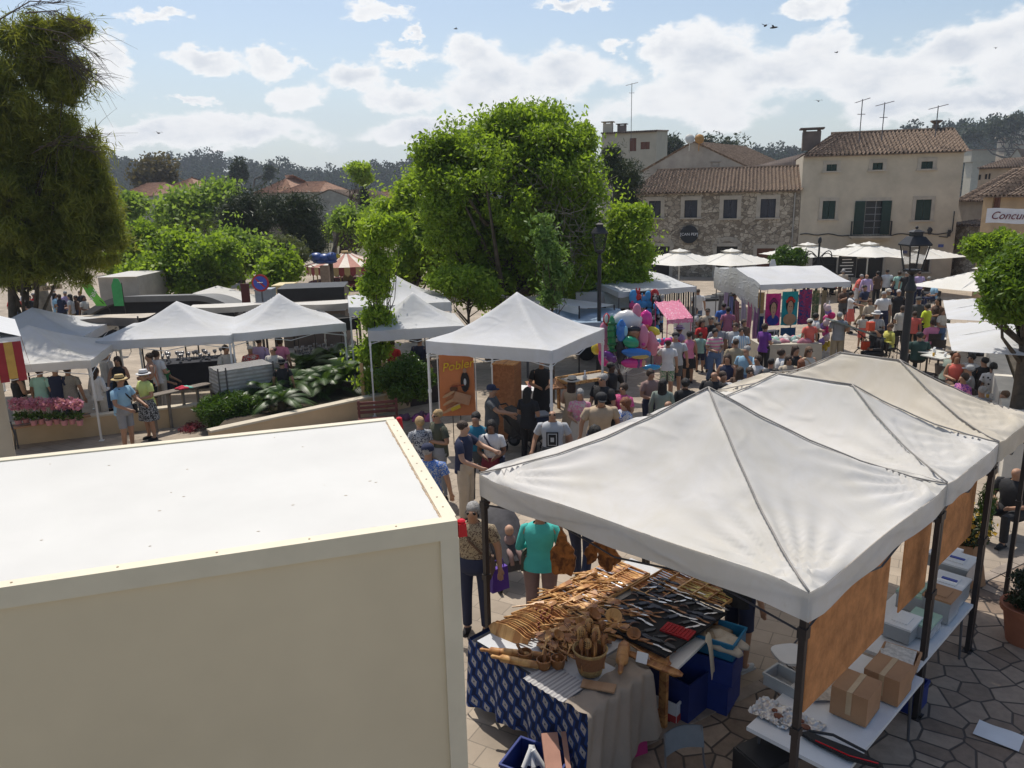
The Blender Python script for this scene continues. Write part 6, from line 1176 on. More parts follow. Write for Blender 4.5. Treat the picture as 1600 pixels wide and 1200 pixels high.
PP = [
 # behind the truck and under the left tents
 (186, 588, 1.74, 75, 'm', 't', 'sg', 'lblue', 's', 'shorts-grey', 'pp', 'd', 'man in a yellow straw hat and pale blue shirt, black satchel at his hip', dict(hat='straw-straw', bag='black', fat=1.12)),
 (223, 580, 1.68, -35, 'f', 't', 'sy', 'lime', 's', 'skirt-black:floral:lgrey:30', 'hf', 'd', 'woman in a lime tee, dark patterned skirt and white hat, looking at her phone', dict(hat='straw-white', sun=1, fat=1.1)),
 (182, 558, 1.65, 10, 'f', 't', 'ln', 'black', 'n', 'trouser-black', 'hp', 'd', 'brunette in sunglasses and a black top behind the couple in hats', dict(sun=1)),
 (163, 548, 1.7, 150, 'm', 'l', 'sn', 'white', 's', 'trouser-denim', 'ud', 'd', 'person in a white shirt and jeans with a raised arm under the tent', {}),
 (232, 552, 1.72, -60, 'm', 't', 'sn', 'orange:vstripes:off', 'n', 'shorts-black', 'hh', 'd', 'tanned man in an orange top behind the woman in lime', {}),
 (254, 566, 1.35, 90, 'm', 't', 'sn', 'green', 's', 'shorts-navy', 'pp', 'd', 'child in a green tee at the planked rail', {}),
 (243, 548, 1.72, 160, 'f', 'l', 'mn', 'white', 's', 'trouser-off', 'hh', 'd', 'person in a white top seen between the hats and the green tee', {}),
 (24, 578, 1.66, 150, 'f', 't', 'ln', 'black', 'n', 'skirt-beige', 'hh', 'd', 'woman with bare arms and a black top beside the kiosk post', {}), (60, 574, 1.7, 170, 'm', 't', 'sn', 'mint', 's', 'shorts-beige', 'dd', 'd', 'person in a mint shirt behind the orchids', {}), (84, 572, 1.72, 180, 'm', 't', 'sn', 'navy', 's', 'trouser-dgrey', 'dd', 'd', 'person in a navy shirt behind the orchids', {}),
 (104, 572, 1.7, 180, 'm', 't', 'sn', 'off:stripes:black:14', 's', 'trouser-black', 'dd', 'd', 'person in a black and white striped top behind the orchids', {}), (148, 574, 1.62, 160, 'f', 't', 'ln', 'white', 'l', 'trouser-off', 'dh', 'd', 'person in a loose white jacket beside the tent leg', {}),
 (352, 540, 1.72, 60, 'm', 't', 'sn', 'off', 's', 'trouser-khaki', 'hh', 'd', 'man in a cream shirt at the wrapped pallet', {}), (390, 541, 1.62, 20, 'f', 't', 'sw', 'red:floral:off', 's', 'trouser-off', 'hh', 'd', 'woman with white hair and a red patterned top behind the pallet', {}), (404, 528, 1.75, 170, 'm', 't', 'sn', 'lilac', 'l', 'trouser-navy', 'dd', 'd', 'person in a pale lilac shirt under the tent', {}),
 (426, 541, 1.74, -20, 'm', 't', 'rn', 'off', 's', 'trouser-dgrey', 'hh', 'd', 'bald headed man in a white tee right of the pallet', {}), (440, 563, 1.5, 180, 'm', 't', 'sk', 'black', 's', 'trouser-black', 'dd', 'd', 'person in a black hat behind the cycads', dict(hat='straw-black')), (437, 528, 1.72, 170, 'f', 't', 'mn', 'pink', 's', 'trouser-mauve', 'dd', 'd', 'person in a dusty pink top behind the man in the white tee', {}),
 (655, 527, 1.7, 160, 'm', 't', 'sn', 'navy', 's', 'trouser-navy', 'hd', 'd', 'person in navy in the shade under the water stained tent', {}), (612, 531, 1.7, 170, 'f', 't', 'mn', 'red', 's', 'trouser-black', 'dd', 'd', 'person in red under the water stained tent', {}),
 # group beside the truck
 (655, 652, 1.62, -160, 'f', 'l', 'my', 'lgrey:floral:navy', 's', 'trouser-navy', 'dd', 'd', 'blond woman in a grey patterned blouse seen from behind at the truck corner', {}), (683, 641, 1.72, -55, 'm', 't', 'sy', 'olive', 's', 'trouser-grey', 'ch', 'd', 'blond man in sunglasses and a dark olive shirt', dict(sun=1)),
 (668, 696, 1.70, 170, 'm', 't', 'sg', 'blue:floral:lgrey:30', 's', 'trouser-khaki', 'dd', 'd', 'man in a navy cap and blue printed shirt against the truck', dict(hat='cap-navy', fat=1.15)),
 (724, 659, 1.78, 70, 'm', 'l', 'sn', 'navy', 's', 'wide-beige', 'rp', 'd', 'man in a navy tee and cream trousers holding out his hands', {}), (743, 645, 1.75, -10, 'm', 't', 'sk', 'teal', 's', 'trouser-dgrey', 'dd', 'd', 'man in a teal tee behind the couple', {}),
 (767, 658, 1.65, -5, 'f', 'b', 'lk', 'white', 's', 'trouser-wine', 'hh', 'd', 'woman with long dark hair and a white printed tee', dict(bag='navy', pr=[(.02, 1.22, .09, .12, 'lgrey')])),
 (768, 603, 1.70, 75, 'm', 't', 'sg', 'dgrey', 's', 'trouser-dgrey', 'pr', 'd', 'man in a navy cap and dark shirt pushing the black stroller', dict(hat='cap-navy')),
 (863, 638, 1.78, -5, 'm', 't', 'bk', 'lgrey', 's', 'trouser-dgrey', 'ww', 'd', 'bald bearded man in a grey tee with a black square print', dict(sun=1, fat=1.05, pr=[(0, 1.2, .21, .27, 'black'), (0, 1.2, .16, .22, 'lgrey'), (0, 1.2, .13, .19, 'black'), (0, 1.2, .06, .08, 'lgrey')])),
 (846, 560, 1.76, 5, 'm', 't', 'sk', 'black', 's', 'dress-black', 'hh', 'd', 'stallholder in black with an apron under the white tent', {}), (825, 606, 1.66, 150, 'f', 't', 'lk', 'black', 's', 'trouser-black', 'hh', 'd', 'woman in black with dark hair at the wooden display', {}),
 (894, 590, 1.66, 160, 'f', 'l', 'ln', 'tan', 'n', 'skirt-tan', 'hh', 'd', 'woman with long dark hair under a cream straw hat', dict(hat='straw-off')), (906, 609, 1.62, -10, 'f', 't', 'mg', 'pink:floral:off', 's', 'skirt-off', 'hh', 'd', 'grey haired woman in a pink printed blouse looking down', {}),
 (937, 612, 1.82, 5, 'm', 't', 'sk', 'tan', 's', 'trouser-navy', 'dd', 'd', 'broad man in a tan tee and a black cap turned backwards, head bowed', dict(hat='cap-black', lean=12, fat=1.2)), (942, 585, 1.82, -50, 'm', 't', 'sg', 'black', 's', 'trouser-black', 'hh', 'd', 'grey haired man in sunglasses and a black tee', dict(sun=1, fat=1.1)),
 (955, 567, 1.7, 50, 'm', 'd', 'sk', 'black', 'l', 'trouser-black', 'uh', 'd', 'dark skinned balloon seller in a black jacket', {}), (974, 600, 1.64, -40, 'f', 't', 'mn', 'hot:floral:pink', 's', 'trouser-navy', 'hh', 'd', 'woman in sunglasses and a bright pink blouse', dict(sun=1)),
 (976, 624, 1.60, -65, 'f', 'l', 'cr', 'white:floral:blue', 's', 'skirt-beige', 'hd', 'd', 'red haired woman in a blue and white swirled blouse', {}), (931, 668, 1.62, 30, 'f', 'b', 'ck', 'blue', 's', 'trouser-black', 'dd', 'd', 'woman with a mass of black curls and a royal blue top', {}), (997, 663, 1.6, 160, 'f', 't', 'ck', 'navy', 's', 'trouser-black', 'dd', 'd', 'dark haired person just behind the tent roof edge', {}),
 (1036, 593, 1.68, 160, 'f', 't', 'lk', 'sage', 'l', 'skirt-sage', 'dh', 'd', 'woman with long straight black hair and a sage top', {}), (1071, 592, 1.66, 175, 'f', 't', 'mk', 'black', 'l', 'trouser-black', 'dh', 'd', 'woman in a loose black top seen from behind', {}), (1045, 623, 1.74, -35, 'm', 't', 'bk', 'teal', 's', 'trouser-grey', 'dd', 'd', 'bald man in a grey teal tee beside the tent edge', dict(fat=1.1)),
 (1117, 578, 1.76, -40, 'm', 't', 'bg', 'black', 's', 'trouser-black', 'dd', 'd', 'bald man in a black tee near the tent peak', dict(fat=1.15)), (1130, 581, 1.7, 20, 'm', 't', 'sn', 'white', 's', 'trouser-beige', 'dd', 'd', 'man in a white tee behind the bald man in black', {}),
 (1137, 554, 1.66, -25, 'f', 't', 'ln', 'navy', 'n', 'shorts-off', 'hh', 'd', 'woman with long brown hair and a navy sleeveless top', {}), (1167, 541, 1.76, -40, 'm', 't', 'sg', 'lblue', 's', 'trouser-denim', 'ud', 'd', 'grey haired man in a light blue shirt with a hand at his face', {}), (1184, 556, 1.66, -50, 'f', 't', 'mn', 'white', 's', 'trouser-off', 'hd', 'd', 'short haired woman in a white tee, arm reaching forward', dict(bag='black')),
 (1172, 575, 1.76, 0, 'm', 't', 'sn', 'grey', 's', 'trouser-grey', 'dd', 'd', 'man in sunglasses and a grey tee before the tent ridge', dict(sun=1)), (1165, 596, 1.6, 170, 'm', 't', 'sg', 'dgrey', 's', 'trouser-grey', 'dd', 'd', 'person in a grey cap at the edge of the tent roof', dict(hat='cap-grey')), (1157, 574, 1.6, 150, 'f', 't', 'ln', 'brown', 's', 'trouser-black', 'dd', 'd', 'dark haired girl beside the man in grey', {}),
 (1044, 530, 1.68, 175, 'f', 't', 'mn', 'white', 's', 'shorts-off:floral:green', 'rd', 'd', 'woman in a pink cap, white top and floral shorts', dict(hat='cap-hot')), (1056, 521, 1.74, 170, 'm', 't', 'sg', 'lgrey', 's', 'shorts-dgrey', 'dd', 'd', 'man in a dark cap and pale grey tee beside the pink cap', dict(hat='cap-black', fat=1.1)),
 (1077, 518, 1.55, 175, 'f', 't', 'mk', 'pink', 'n', 'skirt-black', 'dd', 'd', 'girl in a pink top and black skirt', {}), (1062, 510, 1.6, 120, 'f', 't', 'mn', 'lilac', 's', 'trouser-mauve', 'hh', 'd', 'woman in a lilac sun hat at the sweet cart', dict(hat='straw-lilac')),
 (1087, 481, 1.68, 90, 'f', 't', 'lk', 'white:dots:black:14', 's', 'shorts-mauve', 'hh', 'd', 'woman in a white top with black dots', {}), (1106, 482, 1.76, -10, 'm', 't', 'sk', 'beige', 's', 'trouser-khaki', 'dd', 'd', 'man in a beige shirt at the open pavement', dict(sun=1)), (1111, 496, 1.74, 0, 'm', 't', 'sk', 'black', 's', 'shorts-khaki', 'dd', 'w', 'man in a black polo with hands low', {}),
 (1122, 504, 1.76, 10, 'm', 't', 'sn', 'grey', 's', 'shorts-lgrey', 'dd', 'w', 'man in a grey tee behind the woman with the striped top', {}), (1118, 514, 1.66, 5, 'f', 't', 'mk', 'off:stripes:pink:3', 's', 'trouser-denim', 'hh', 'w', 'woman in a pink and white banded top and jeans', {}),
 (1131, 474, 1.76, 180, 'm', 't', 'sk', 'blue', 's', 'trouser-navy', 'dd', 'd', 'man in a bright royal blue polo', {}), (1138, 480, 1.68, 170, 'f', 't', 'mk', 'navy:stripes:pink:8', 's', 'trouser-black', 'dd', 'd', 'person in a navy and pink striped top', {}), (1149, 505, 1.74, -30, 'm', 't', 'sn', 'lgrey', 's', 'trouser-navy', 'dd', 'd', 'man in a pale grey polo and sunglasses', dict(sun=1)),
 (1159, 512, 1.66, -10, 'f', 't', 'mn', 'lblue:vstripes:white', 's', 'trouser-denim', 'hh', 'd', 'woman in a light blue striped blouse and sunglasses', dict(sun=1)), (1163, 500, 1.6, 20, 'f', 't', 'mn', 'brown', 's', 'trouser-black', 'dd', 'd', 'person in brown by the shawls of the scarf stall', {}),
 (1091, 452, 1.74, 170, 'm', 't', 'sn', 'white', 's', 'shorts-denim', 'dd', 'd', 'man in a white tee and denim shorts beside the waste bins', {}), (1148, 458, 1.72, 60, 'm', 'b', 'sk', 'black', 's', 'trouser-black', 'hd', 'w', 'man in black walking past the potted plant', {}),
 # under the parasols
 (1340, 428, 1.66, 60, 'f', 't', 'sg', 'coral', 's', 'trouser-white', 'hh', 'd', 'person bending in a coral shirt and white trousers', dict(lean=18)), (1355, 428, 1.7, 180, 'm', 't', 'bw', 'lilac', 'l', 'trouser-navy', 'dd', 'd', 'white haired man in a lilac shirt under the parasol', {}), (1387, 421, 1.76, 170, 'm', 't', 'sk', 'white', 's', 'trouser-black', 'hh', 'd', 'man in a white shirt at the house doorway', {}),
 (1418, 424, 1.78, 150, 'm', 't', 'sg', 'black', 's', 'trouser-black', 'dd', 'd', 'man in black beside the near street lamp, at the house', {}), (1406, 424, 1.7, 160, 'f', 't', 'mn', 'mint', 's', 'trouser-navy', 'dd', 'd', 'person in pale mint beside the man in black', {}), (1318, 421, 1.7, 170, 'f', 't', 'mg', 'beige', 's', 'trouser-brown', 'hh', 'd', 'person in beige below the menu board', {}), (1437, 424, 1.7, 180, 'm', 't', 'sn', 'lilac', 's', 'trouser-navy', 'dd', 'd', 'person in lilac right of the near street lamp', {}), (1372, 424, 1.7, 190, 'f', 't', 'mk', 'brown', 's', 'trouser-black', 'dd', 'd', 'person in brown in the dark doorway', {}),
 (1320, 448, 1.72, 10, 'm', 't', 'sg', 'brown', 's', 'shorts-dgrey', 'hf', 'd', 'man with a raised phone at the corner of the scarf stall', {}), (1331, 456, 1.68, 60, 'f', 't', 'mk', 'white', 's', 'skirt-coral', 'or', 'd', 'woman in white with one arm stretched out', dict(sun=1, bag='navy')), (1360, 467, 1.66, 10, 'f', 't', 'ma', 'beige', 'l', 'trouser-black', 'dh', 'w', 'woman in sunglasses and a beige cardigan', dict(sun=1)),
 (1382, 456, 1.80, 10, 'm', 't', 'sg', 'white', 's', 'trouser-navy', 'dd', 'w', 'tall man in a white shirt and navy trousers', dict(fat=1.1)), (1389, 452, 1.7, 0, 'm', 't', 'sg', 'khaki', 's', 'trouser-khaki', 'dd', 'd', 'man in a pale cap behind the tall man in white', dict(hat='cap-off')), (1405, 453, 1.76, -10, 'm', 't', 'sw', 'black', 'l', 'trouser-black', 'dd', 'w', 'white haired man all in black', {}),
 (1371, 487, 1.74, 10, 'm', 't', 'sg', 'off:vstripes:grey', 's', 'trouser-dgrey', 'hh', 'd', 'man in a white hat and striped shirt beside the pedal cart', dict(hat='straw-white')), (1349, 491, 1.25, 0, 'm', 't', 'sn', 'off', 's', 'shorts-coral', 'dd', 'd', 'small child behind the pedal cart', {}), (1411, 478, 1.68, 170, 'f', 't', 'mn', 'off', 's', 'wide-black', 'hd', 'w', 'woman in a cream top and wide black trousers walking away', dict(bag='off')),
 (1430, 487, 1.5, 150, 'f', 't', 'mn', 'coral', 's', 'trouser-black', 'dd', 'd', 'child in a bright coral red top at the near lamp', {}), (1436, 465, 1.76, 10, 'm', 't', 'sg', 'dgrey', 's', 'shorts-dgrey', 'dd', 'd', 'man in a grey tee and dark cap right of the near lamp', dict(hat='cap-dgrey')), (1449, 475, 1.66, -150, 'f', 't', 'mk', 'neon', 's', 'trouser-black', 'hd', 'd', 'person in a neon yellow tee', {}), (1466, 466, 1.72, -70, 'f', 't', 'lk', 'brown:floral:black', 'n', 'skirt-dgrey', 'hh', 'd', 'woman with long dark hair and a dark patterned dress', {}),
 (1276, 490, 1.66, 90, 'f', 't', 'mk', 'white', 's', 'trouser-black', 'hh', 'd', 'person in a white blouse looking at the scarves', {}), (1266, 499, 1.6, -170, 'm', 't', 'sk', 'coral', 's', 'trouser-black', 'dd', 'd', 'person in a pale cap with a purple backpack', dict(hat='cap-off')), (1312, 488, 1.8, 180, 'm', 't', 'sg', 'grey', 's', 'wide-khaki', 'hh', 'd', 'man in khaki trousers behind the pedal cart panel', {}),
 (1222, 546, 1.62, 90, 'f', 't', 'mn', 'white', 's', 'trouser-off', 'dd', 'd', 'short haired person in white before the clothes table', {}), (1233, 556, 1.64, -5, 'f', 't', 'ln', 'beige', 's', 'trouser-black', 'dd', 'd', 'woman with long brown hair and sunglasses before the clothes table', dict(sun=1)), (1244, 541, 1.66, 20, 'f', 't', 'ln', 'black', 'n', 'trouser-denim', 'dd', 'd', 'young woman in a black top and sunglasses pushed back', {}),
 (1252, 562, 1.6, 170, 'f', 't', 'lr', 'brown', 's', 'trouser-black', 'dd', 'd', 'woman with long auburn hair seen from behind', {}), (1265, 543, 1.64, 10, 'f', 't', 'la', 'off', 'n', 'trouser-off', 'dd', 'd', 'young woman with long light brown hair and a dark strap', dict(sun=1, bag='tan')), (1213, 577, 1.56, 20, 'f', 't', 'lk', 'red', 's', 'trouser-black', 'dd', 'd', 'dark haired woman in sunglasses at the tent ridge', dict(sun=1)),
 (1262, 418, 1.7, 170, 'f', 't', 'mk', 'white', 's', 'trouser-black', 'hh', 'd', 'person in white below the parasol beside the clipped round tree', {}), (1290, 424, 1.3, 90, 'm', 't', 'sk', 'dgrey', 's', 'trouser-black', 'hh', 's', 'dark clothed sitter left of the menu board', {}), (1304, 426, 1.3, -90, 'f', 't', 'ln', 'red', 's', 'trouser-black', 'hh', 's', 'sitter in red left of the menu board', {}),
 (1452, 432, 1.3, 160, 'm', 't', 'sg', 'lgrey', 's', 'trouser-navy', 'hh', 's', 'grey haired sitter by the far shop window', {}), (1461, 440, 1.3, -90, 'f', 't', 'mn', 'lblue', 's', 'trouser-navy', 'hh', 's', 'sitter in light blue by the far shop window', {}), (1398, 436, 1.3, 60, 'f', 't', 'mk', 'navy', 's', 'trouser-black', 'hh', 's', 'sitter in navy between the doorway and the near lamp', {}),
 (1480, 470, 1.7, -150, 'm', 't', 'sn', 'olive', 's', 'trouser-khaki', 'dd', 'd', 'man in olive green behind the café parasol', {}), (1474, 482, 1.66, 30, 'f', 't', 'la', 'off', 's', 'trouser-denim', 'hh', 'd', 'fair haired woman behind the patterned dress', {}), (1352, 446, 1.74, 30, 'm', 't', 'sk', 'navy', 's', 'trouser-khaki', 'dh', 'w', 'man in navy behind the woman in the beige cardigan', {}),
 (1098, 500, 1.68, 20, 'f', 't', 'ln', 'red', 's', 'trouser-denim', 'hh', 'w', 'woman in red between the sweet cart and the man in black', {}), (1095, 520, 1.3, 150, 'm', 't', 'sn', 'mint', 's', 'shorts-navy', 'dd', 'd', 'boy in mint beside the girl in pink', {}), (1196, 506, 1.66, 120, 'f', 't', 'mn', 'purple', 's', 'trouser-black', 'hh', 'd', 'woman in purple at the hanging shawls', {}),
 (1205, 560, 1.68, 160, 'm', 't', 'sk', 'dgrey', 's', 'trouser-black', 'dd', 'd', 'dark haired man left of the group before the clothes table', {}), (1150, 530, 1.7, 170, 'm', 't', 'sn', 'khaki', 's', 'shorts-navy', 'dd', 'd', 'man in khaki walking away in the middle of the crowd', {}), (1017, 578, 1.66, 20, 'f', 't', 'mn', 'mauve', 's', 'trouser-navy', 'hh', 'd', 'woman in mauve left of the long black haired one', {}),
 # café tables at the right; seated
 (1375, 514, 1.30, -90, 'f', 't', 'mk', 'black', 'l', 'trouser-black', 'hh', 's', 'woman in black seated beside the pedal cart', {}), (1391, 505, 1.30, -80, 'f', 't', 'ma', 'yellow', 'l', 'trouser-sage', 'hh', 's', 'woman in a yellow blouse and sunglasses sitting', dict(sun=1)),
 (1438, 516, 1.33, 175, 'm', 't', 'sk', 'dgreen', 's', 'trouser-black', 'hh', 's', 'seated man in a black cap and dark green tee, back turned', dict(hat='cap-black', fat=1.2)), (1458, 500, 1.28, 180, 'f', 't', 'mn', 'pink', 's', 'trouser-beige', 'hh', 's', 'person in dusty pink seated at the high table', dict(fat=1.1)),
 (1484, 545, 1.30, 100, 'm', 't', 'sn', 'sage', 's', 'trouser-dgrey', 'rr', 's', 'man in a grey green tee leaning over the café table', dict(lean=12)), (1496, 551, 1.28, -20, 'f', 't', 'lr', 'coral', 'n', 'trouser-brown', 'hh', 's', 'red haired woman at the café table', {}), (1519, 551, 1.28, -60, 'f', 't', 'mk', 'lgrey', 's', 'trouser-dgrey', 'hh', 's', 'woman in sunglasses at the café table', dict(sun=1)),
 (1516, 568, 1.30, -120, 'm', 't', 'sg', 'grey', 's', 'trouser-grey', 'rh', 's', 'man in a pale cap at the nearer café table', dict(hat='cap-lgrey')), (1540, 553, 1.34, -170, 'm', 't', 'sk', 'black', 'l', 'trouser-black', 'hh', 's', 'large man in black with his back to the square', dict(fat=1.25)), (1507, 583, 1.26, -80, 'f', 't', 'mn', 'purple:floral:pink', 's', 'trouser-wine', 'hh', 's', 'woman in a purple top behind the tent roof', {}),
 (1536, 600, 1.30, 175, 'm', 't', 'sg', 'grey', 'l', 'trouser-dgrey', 'hh', 's', 'grey haired man seated with his back turned, before the red bearded man', {}), (1571, 606, 1.32, -75, 'm', 't', 'sa', 'off', 's', 'shorts-khaki', 'ff', 's', 'red bearded man in a white tee reading his phone', dict(fat=1.1)), (1592, 720, 1.32, -60, 'm', 't', 'bk', 'black', 's', 'trouser-black', 'hh', 's', 'bald man in black sitting at the right edge behind the tent legs', dict(fat=1.15)),
 (1553, 565, 1.28, 160, 'f', 't', 'mk', 'white:dots:black:10', 's', 'trouser-navy', 'hh', 's', 'person with a checked headband by the planter wall', {}),
]
CHAIRS = []
CCG = {'d': None}
for a in PP:
    kw = dict(a[13]); P_ = head(a[0], a[1], a[2]); kw['near'] = 1 if P_.y < 24 else 0
    if a[0] < 445 and P_.y > 20.2: pass
    person(*a[:13], **kw)
    if a[11] == 's': CHAIRS.append((P_, a[3]))
# the three people half hidden by the near stall
person(738, 787, 1.78, -10, 'm', 't', 'sg', 'khaki:floral:brown:26', 's', 'trouser-navy', 'dd', 'd', 'grey haired man in sunglasses and a brown patterned shirt, standing behind the near tent pole', sun=1, bag='brown', fat=1.08)
person(843, 788, 1.72, 172, 'f', 't', 'mn', 'aqua', 'l', 'wide-mauve', 'hd', 'd', 'woman in a turquoise sweater and dusty pink trousers at the carving stall', bag='olive', fat=1.12)
person(0, 0, 1.76, 165, 'm', 't', 'sk', 'black', 's', 'trouser-navy', 'dd', 'w', 'man in dark trousers walking behind the carved boards', pos=tuple(at(908, 905, .1).xy)+(0,), near=1)
pv = at(1150, 1042, 0); person(0, 0, 1.74, 120, 'm', 't', 'sk', 'black', 's', 'shorts-navy', 'rd', 'd', 'stallholder in navy shorts and trainers under the big tent', pos=(pv.x, pv.y, 0), near=1, shoes='lgrey')
# far crowd at the left, by the bare trunk
FC = [('white', 38, 455), ('black', 45, 462), ('red', 52, 458), ('lblue', 85, 458), ('white', 83, 452), ('navy', 92, 460), ('lilac', 101, 455), ('lgrey', 108, 460), ('brown', 117, 462), ('black', 124, 455), ('red', 20, 462), ('off', 130, 462)]
FL = ['in white nearest the dark trunk', 'in black between the two trunks', 'in red between the two trunks', 'in pale blue right of the bare trunk', 'in white with a pale hat, right of the bare trunk', 'in navy in the middle of the far group', 'in lilac below the wooden sign', 'in grey below the green flag', 'in brown near the green flag', 'in black beside the green flag', 'in red at the far left under the tree', 'in cream at the foot of the green flag']
for i, ((c_, px, py), l_) in enumerate(zip(FC, FL)): person(px, py, 1.66+.03*(i % 4), 40*i, 'mf'[i % 2], 'tlb'[i % 3], ['sk', 'mn', 'sg', 'lk'][i % 4], c_, 's', 'trouser-'+['navy', 'black', 'denim', 'khaki'][i % 4], 'dh', 'd', 'far visitor '+l_, near=0, group='visitors under the left tree', hat='cap-white' if i == 4 else None)
bpy.context.view_layer.update(); dg = bpy.context.evaluated_depsgraph_get(); NEWM = [bpy.data.meshes.new_from_object(b.evaluated_get(dg)) for b in BODIES]
for b, m_ in zip(BODIES, NEWM): b.modifiers.clear(); b.data = m_; m_.name = 'body'; m_.polygons.foreach_set('use_smooth', [True]*len(m_.polygons))
# ================================================================ the olive wood stall
Q = lambda a, b, z=0: Vector((Lc.x+E1.x*a+E2.x*b, Lc.y+E1.y*a+E2.y*b, z))
def qloc(px, py, z): p = at(px, py, z); d = p-Lc; return d.x*E1.x+d.y*E1.y, d.x*E2.x+d.y*E2.y
OW = lambda k, c, d: mat('olive_wood_'+k, c, .45, .2, 6, pat='wood', col2=d, pscale=14)
W_L, W_M, W_D, W_R = OW('pale', (.56, .33, .13), (.34, .16, .055)), OW('mid', (.46, .23, .08), (.25, .10, .035)), OW('dark', (.30, .13, .045), (.14, .055, .02)), OW('red', (.20, .05, .025), (.10, .02, .012))
WOODS = [W_L, W_M, W_M, W_L, W_D]
M_CARD = mat('cardboard', (.36, .2, .105), .85, .12, 3); M_CRATE = mat('blue_crate', (.010, .028, .17), .45, .1); M_CRATE2 = mat('teal_crate', (.01, .13, .26), .45, .1)
def ikat():
    m = mat('ikat_cloth', (.012, .035, .15), .9, .1, 8); t = m.node_tree; L = t.links.new; b = t.nodes['Principled BSDF']; tc = N(t, 'ShaderNodeTexCoord'); sp = N(t, 'ShaderNodeSeparateXYZ'); L(tc.outputs['Object'], sp.inputs[0])
    def M(op, a, c, d=None):
        n = N(t, 'ShaderNodeMath', operation=op)
        for i, x in enumerate((a, c, d)):
            if x is None: continue
            if isinstance(x, (int, float)): n.inputs[i].default_value = x
            else: L(x, n.inputs[i])
        return n.outputs[0]
    x, z = sp.outputs[0], sp.outputs[2]; r = M('MULTIPLY', M('ADD', x, M('MULTIPLY', z, .75)), 6.2); ri = M('FLOOR', r, 0); fr = M('SUBTRACT', M('FRACT', r, 0), .5)
    v = M('MULTIPLY', M('SUBTRACT', z, M('MULTIPLY', x, .25)), 6.8); fv = M('SUBTRACT', M('FRACT', M('ADD', v, M('MULTIPLY', ri, .37)), 0), .5)
    d = M('ADD', M('ABSOLUTE', M('MULTIPLY', M('ADD', fr, M('MULTIPLY', fv, -.25)), 1.9), 0), M('ABSOLUTE', M('MULTIPLY', fv, 1.15), 0))
    nz = N(t, 'ShaderNodeTexNoise', i_Scale=60.0); L(tc.outputs['Object'], nz.inputs['Vector']); d = M('ADD', d, M('MULTIPLY', nz.outputs['Fac'], .10))
    rp = N(t, 'ShaderNodeValToRGB'); rp.color_ramp.interpolation = 'CONSTANT'; L(d, rp.inputs[0]); e = rp.color_ramp.elements
    e[0].color = (.012, .02, .06, 1); e[1].position = .17; e[1].color = (.42, .42, .44, 1); q = e.new(.56); q.color = (.012, .05, .22, 1); q = e.new(.98); q.color = (.008, .018, .07, 1); L(rp.outputs[0], b.inputs['Base Color']); return m
TT = thing('stall_table', 'long table of the olive wood stall behind the blue patterned cloth', 'table', Q(.10, -.28), ANG)
g = MB(); g.box((.62, 1.4, .88), (1.2, 2.78, .035)); g.box((.84, .35, .879), (1.62, .68, .033)); g.build('tabletop', mat('table_white', (.45, .46, .48), .5, .06), TT)
for x, y in ((.1, .1), (1.15, .1), (.1, 2.7), (1.15, 2.7)): g = MB(); g.tube([(x, y, 0), (x, y, .86)], .018, 6); g.build('leg', M_ALU, TT)
g = MB(); hz = .9
g.grid(lambda u, v: (u*1.78-.04, -.02-.035*v*math.sin(u*21+.6)-.05*v-.02*math.sin(u*47)*v*v, hz-.004-(.80-.07*math.sin(u*3.1))*v), 70, 14); g.grid(lambda u, v: (-.045-.03*v*math.sin(u*19), 1.6*u, hz-.004-.78*v), 40, 8); o = g.build('tablecloth', ikat(), smooth=True, loc=Q(.05, -.28), rotz=ANG); tag(o, 'blue cloth with white diamond pattern, hanging from the olive wood stall', 'tablecloth')
g = MB(); M_GREYC = mat('taupe_cloth', (.27, .225, .185), .9, .08, 4, .3)
def gc(u, v):
    b = -.12+1.0*u
    if v < .25: return (1.5+.30*v/.25*(1), b+.02*math.sin(v*30), .915+.012*math.sin(u*23+v*9))
    k = (v-.25)/.75; return (1.80+.07*k+.05*k*math.sin(u*15)+.02*math.sin(u*33+k*4), b-.12*k*(1-u)*1.2+.10*k*u, .91-(.80+.08*math.sin(u*5))*k)
g.grid(gc, 46, 30); tag(g.build('taupe_cloth', M_GREYC, smooth=True, loc=Q(.05, -.28), rotz=ANG), 'taupe cloth draped over the right corner of the stall table', 'cloth')
g = MB(); g.grid(lambda u, v: (.95+.55*u, -.05+.3*v-.09*(v < .02), .922+.006*math.sin(u*40)), 30, 4); tag(g.build('striped_cloth', mat('striped_runner', (.42, .41, .4), .9, .05, pat='vstripes', col2=(.26, .25, .26), pscale=7), smooth=True, loc=Q(.05, -.28), rotz=ANG), 'grey striped runner under the basket at the table corner', 'cloth')
def small(name, label, cat, a, b, z, rot, build, mt, group=None, smooth=True, rx=0, ry=0, kind=None):
    g = MB(); build(g); o = g.build(name, mt, smooth=smooth, sharp=45 if smooth else None); o.location = Q(a, b, z); o.rotation_euler = Euler((rx, ry, ANG+rot)); return tag(o, label, cat, group, kind)
def dupe(o, a, b, z, rot, rx=0, ry=0, s=1.0, mt=None):
    c = o.copy(); COL.objects.link(c); c.location = Q(a, b, z); c.rotation_euler = Euler((rx, ry, ANG+rot)); c.scale = (s, s, s)
    if mt is not None: c.data = c.data.copy(); c.data.materials[0] = mt
    return c
def spoon(g): g.tube([(-.15, 0, .008), (.06, 0, .010), (.09, 0, .012)], [.006, .007, .010], 6); g.ell((.125, 0, .012), (.045, .028, .011), u=10, v=6)
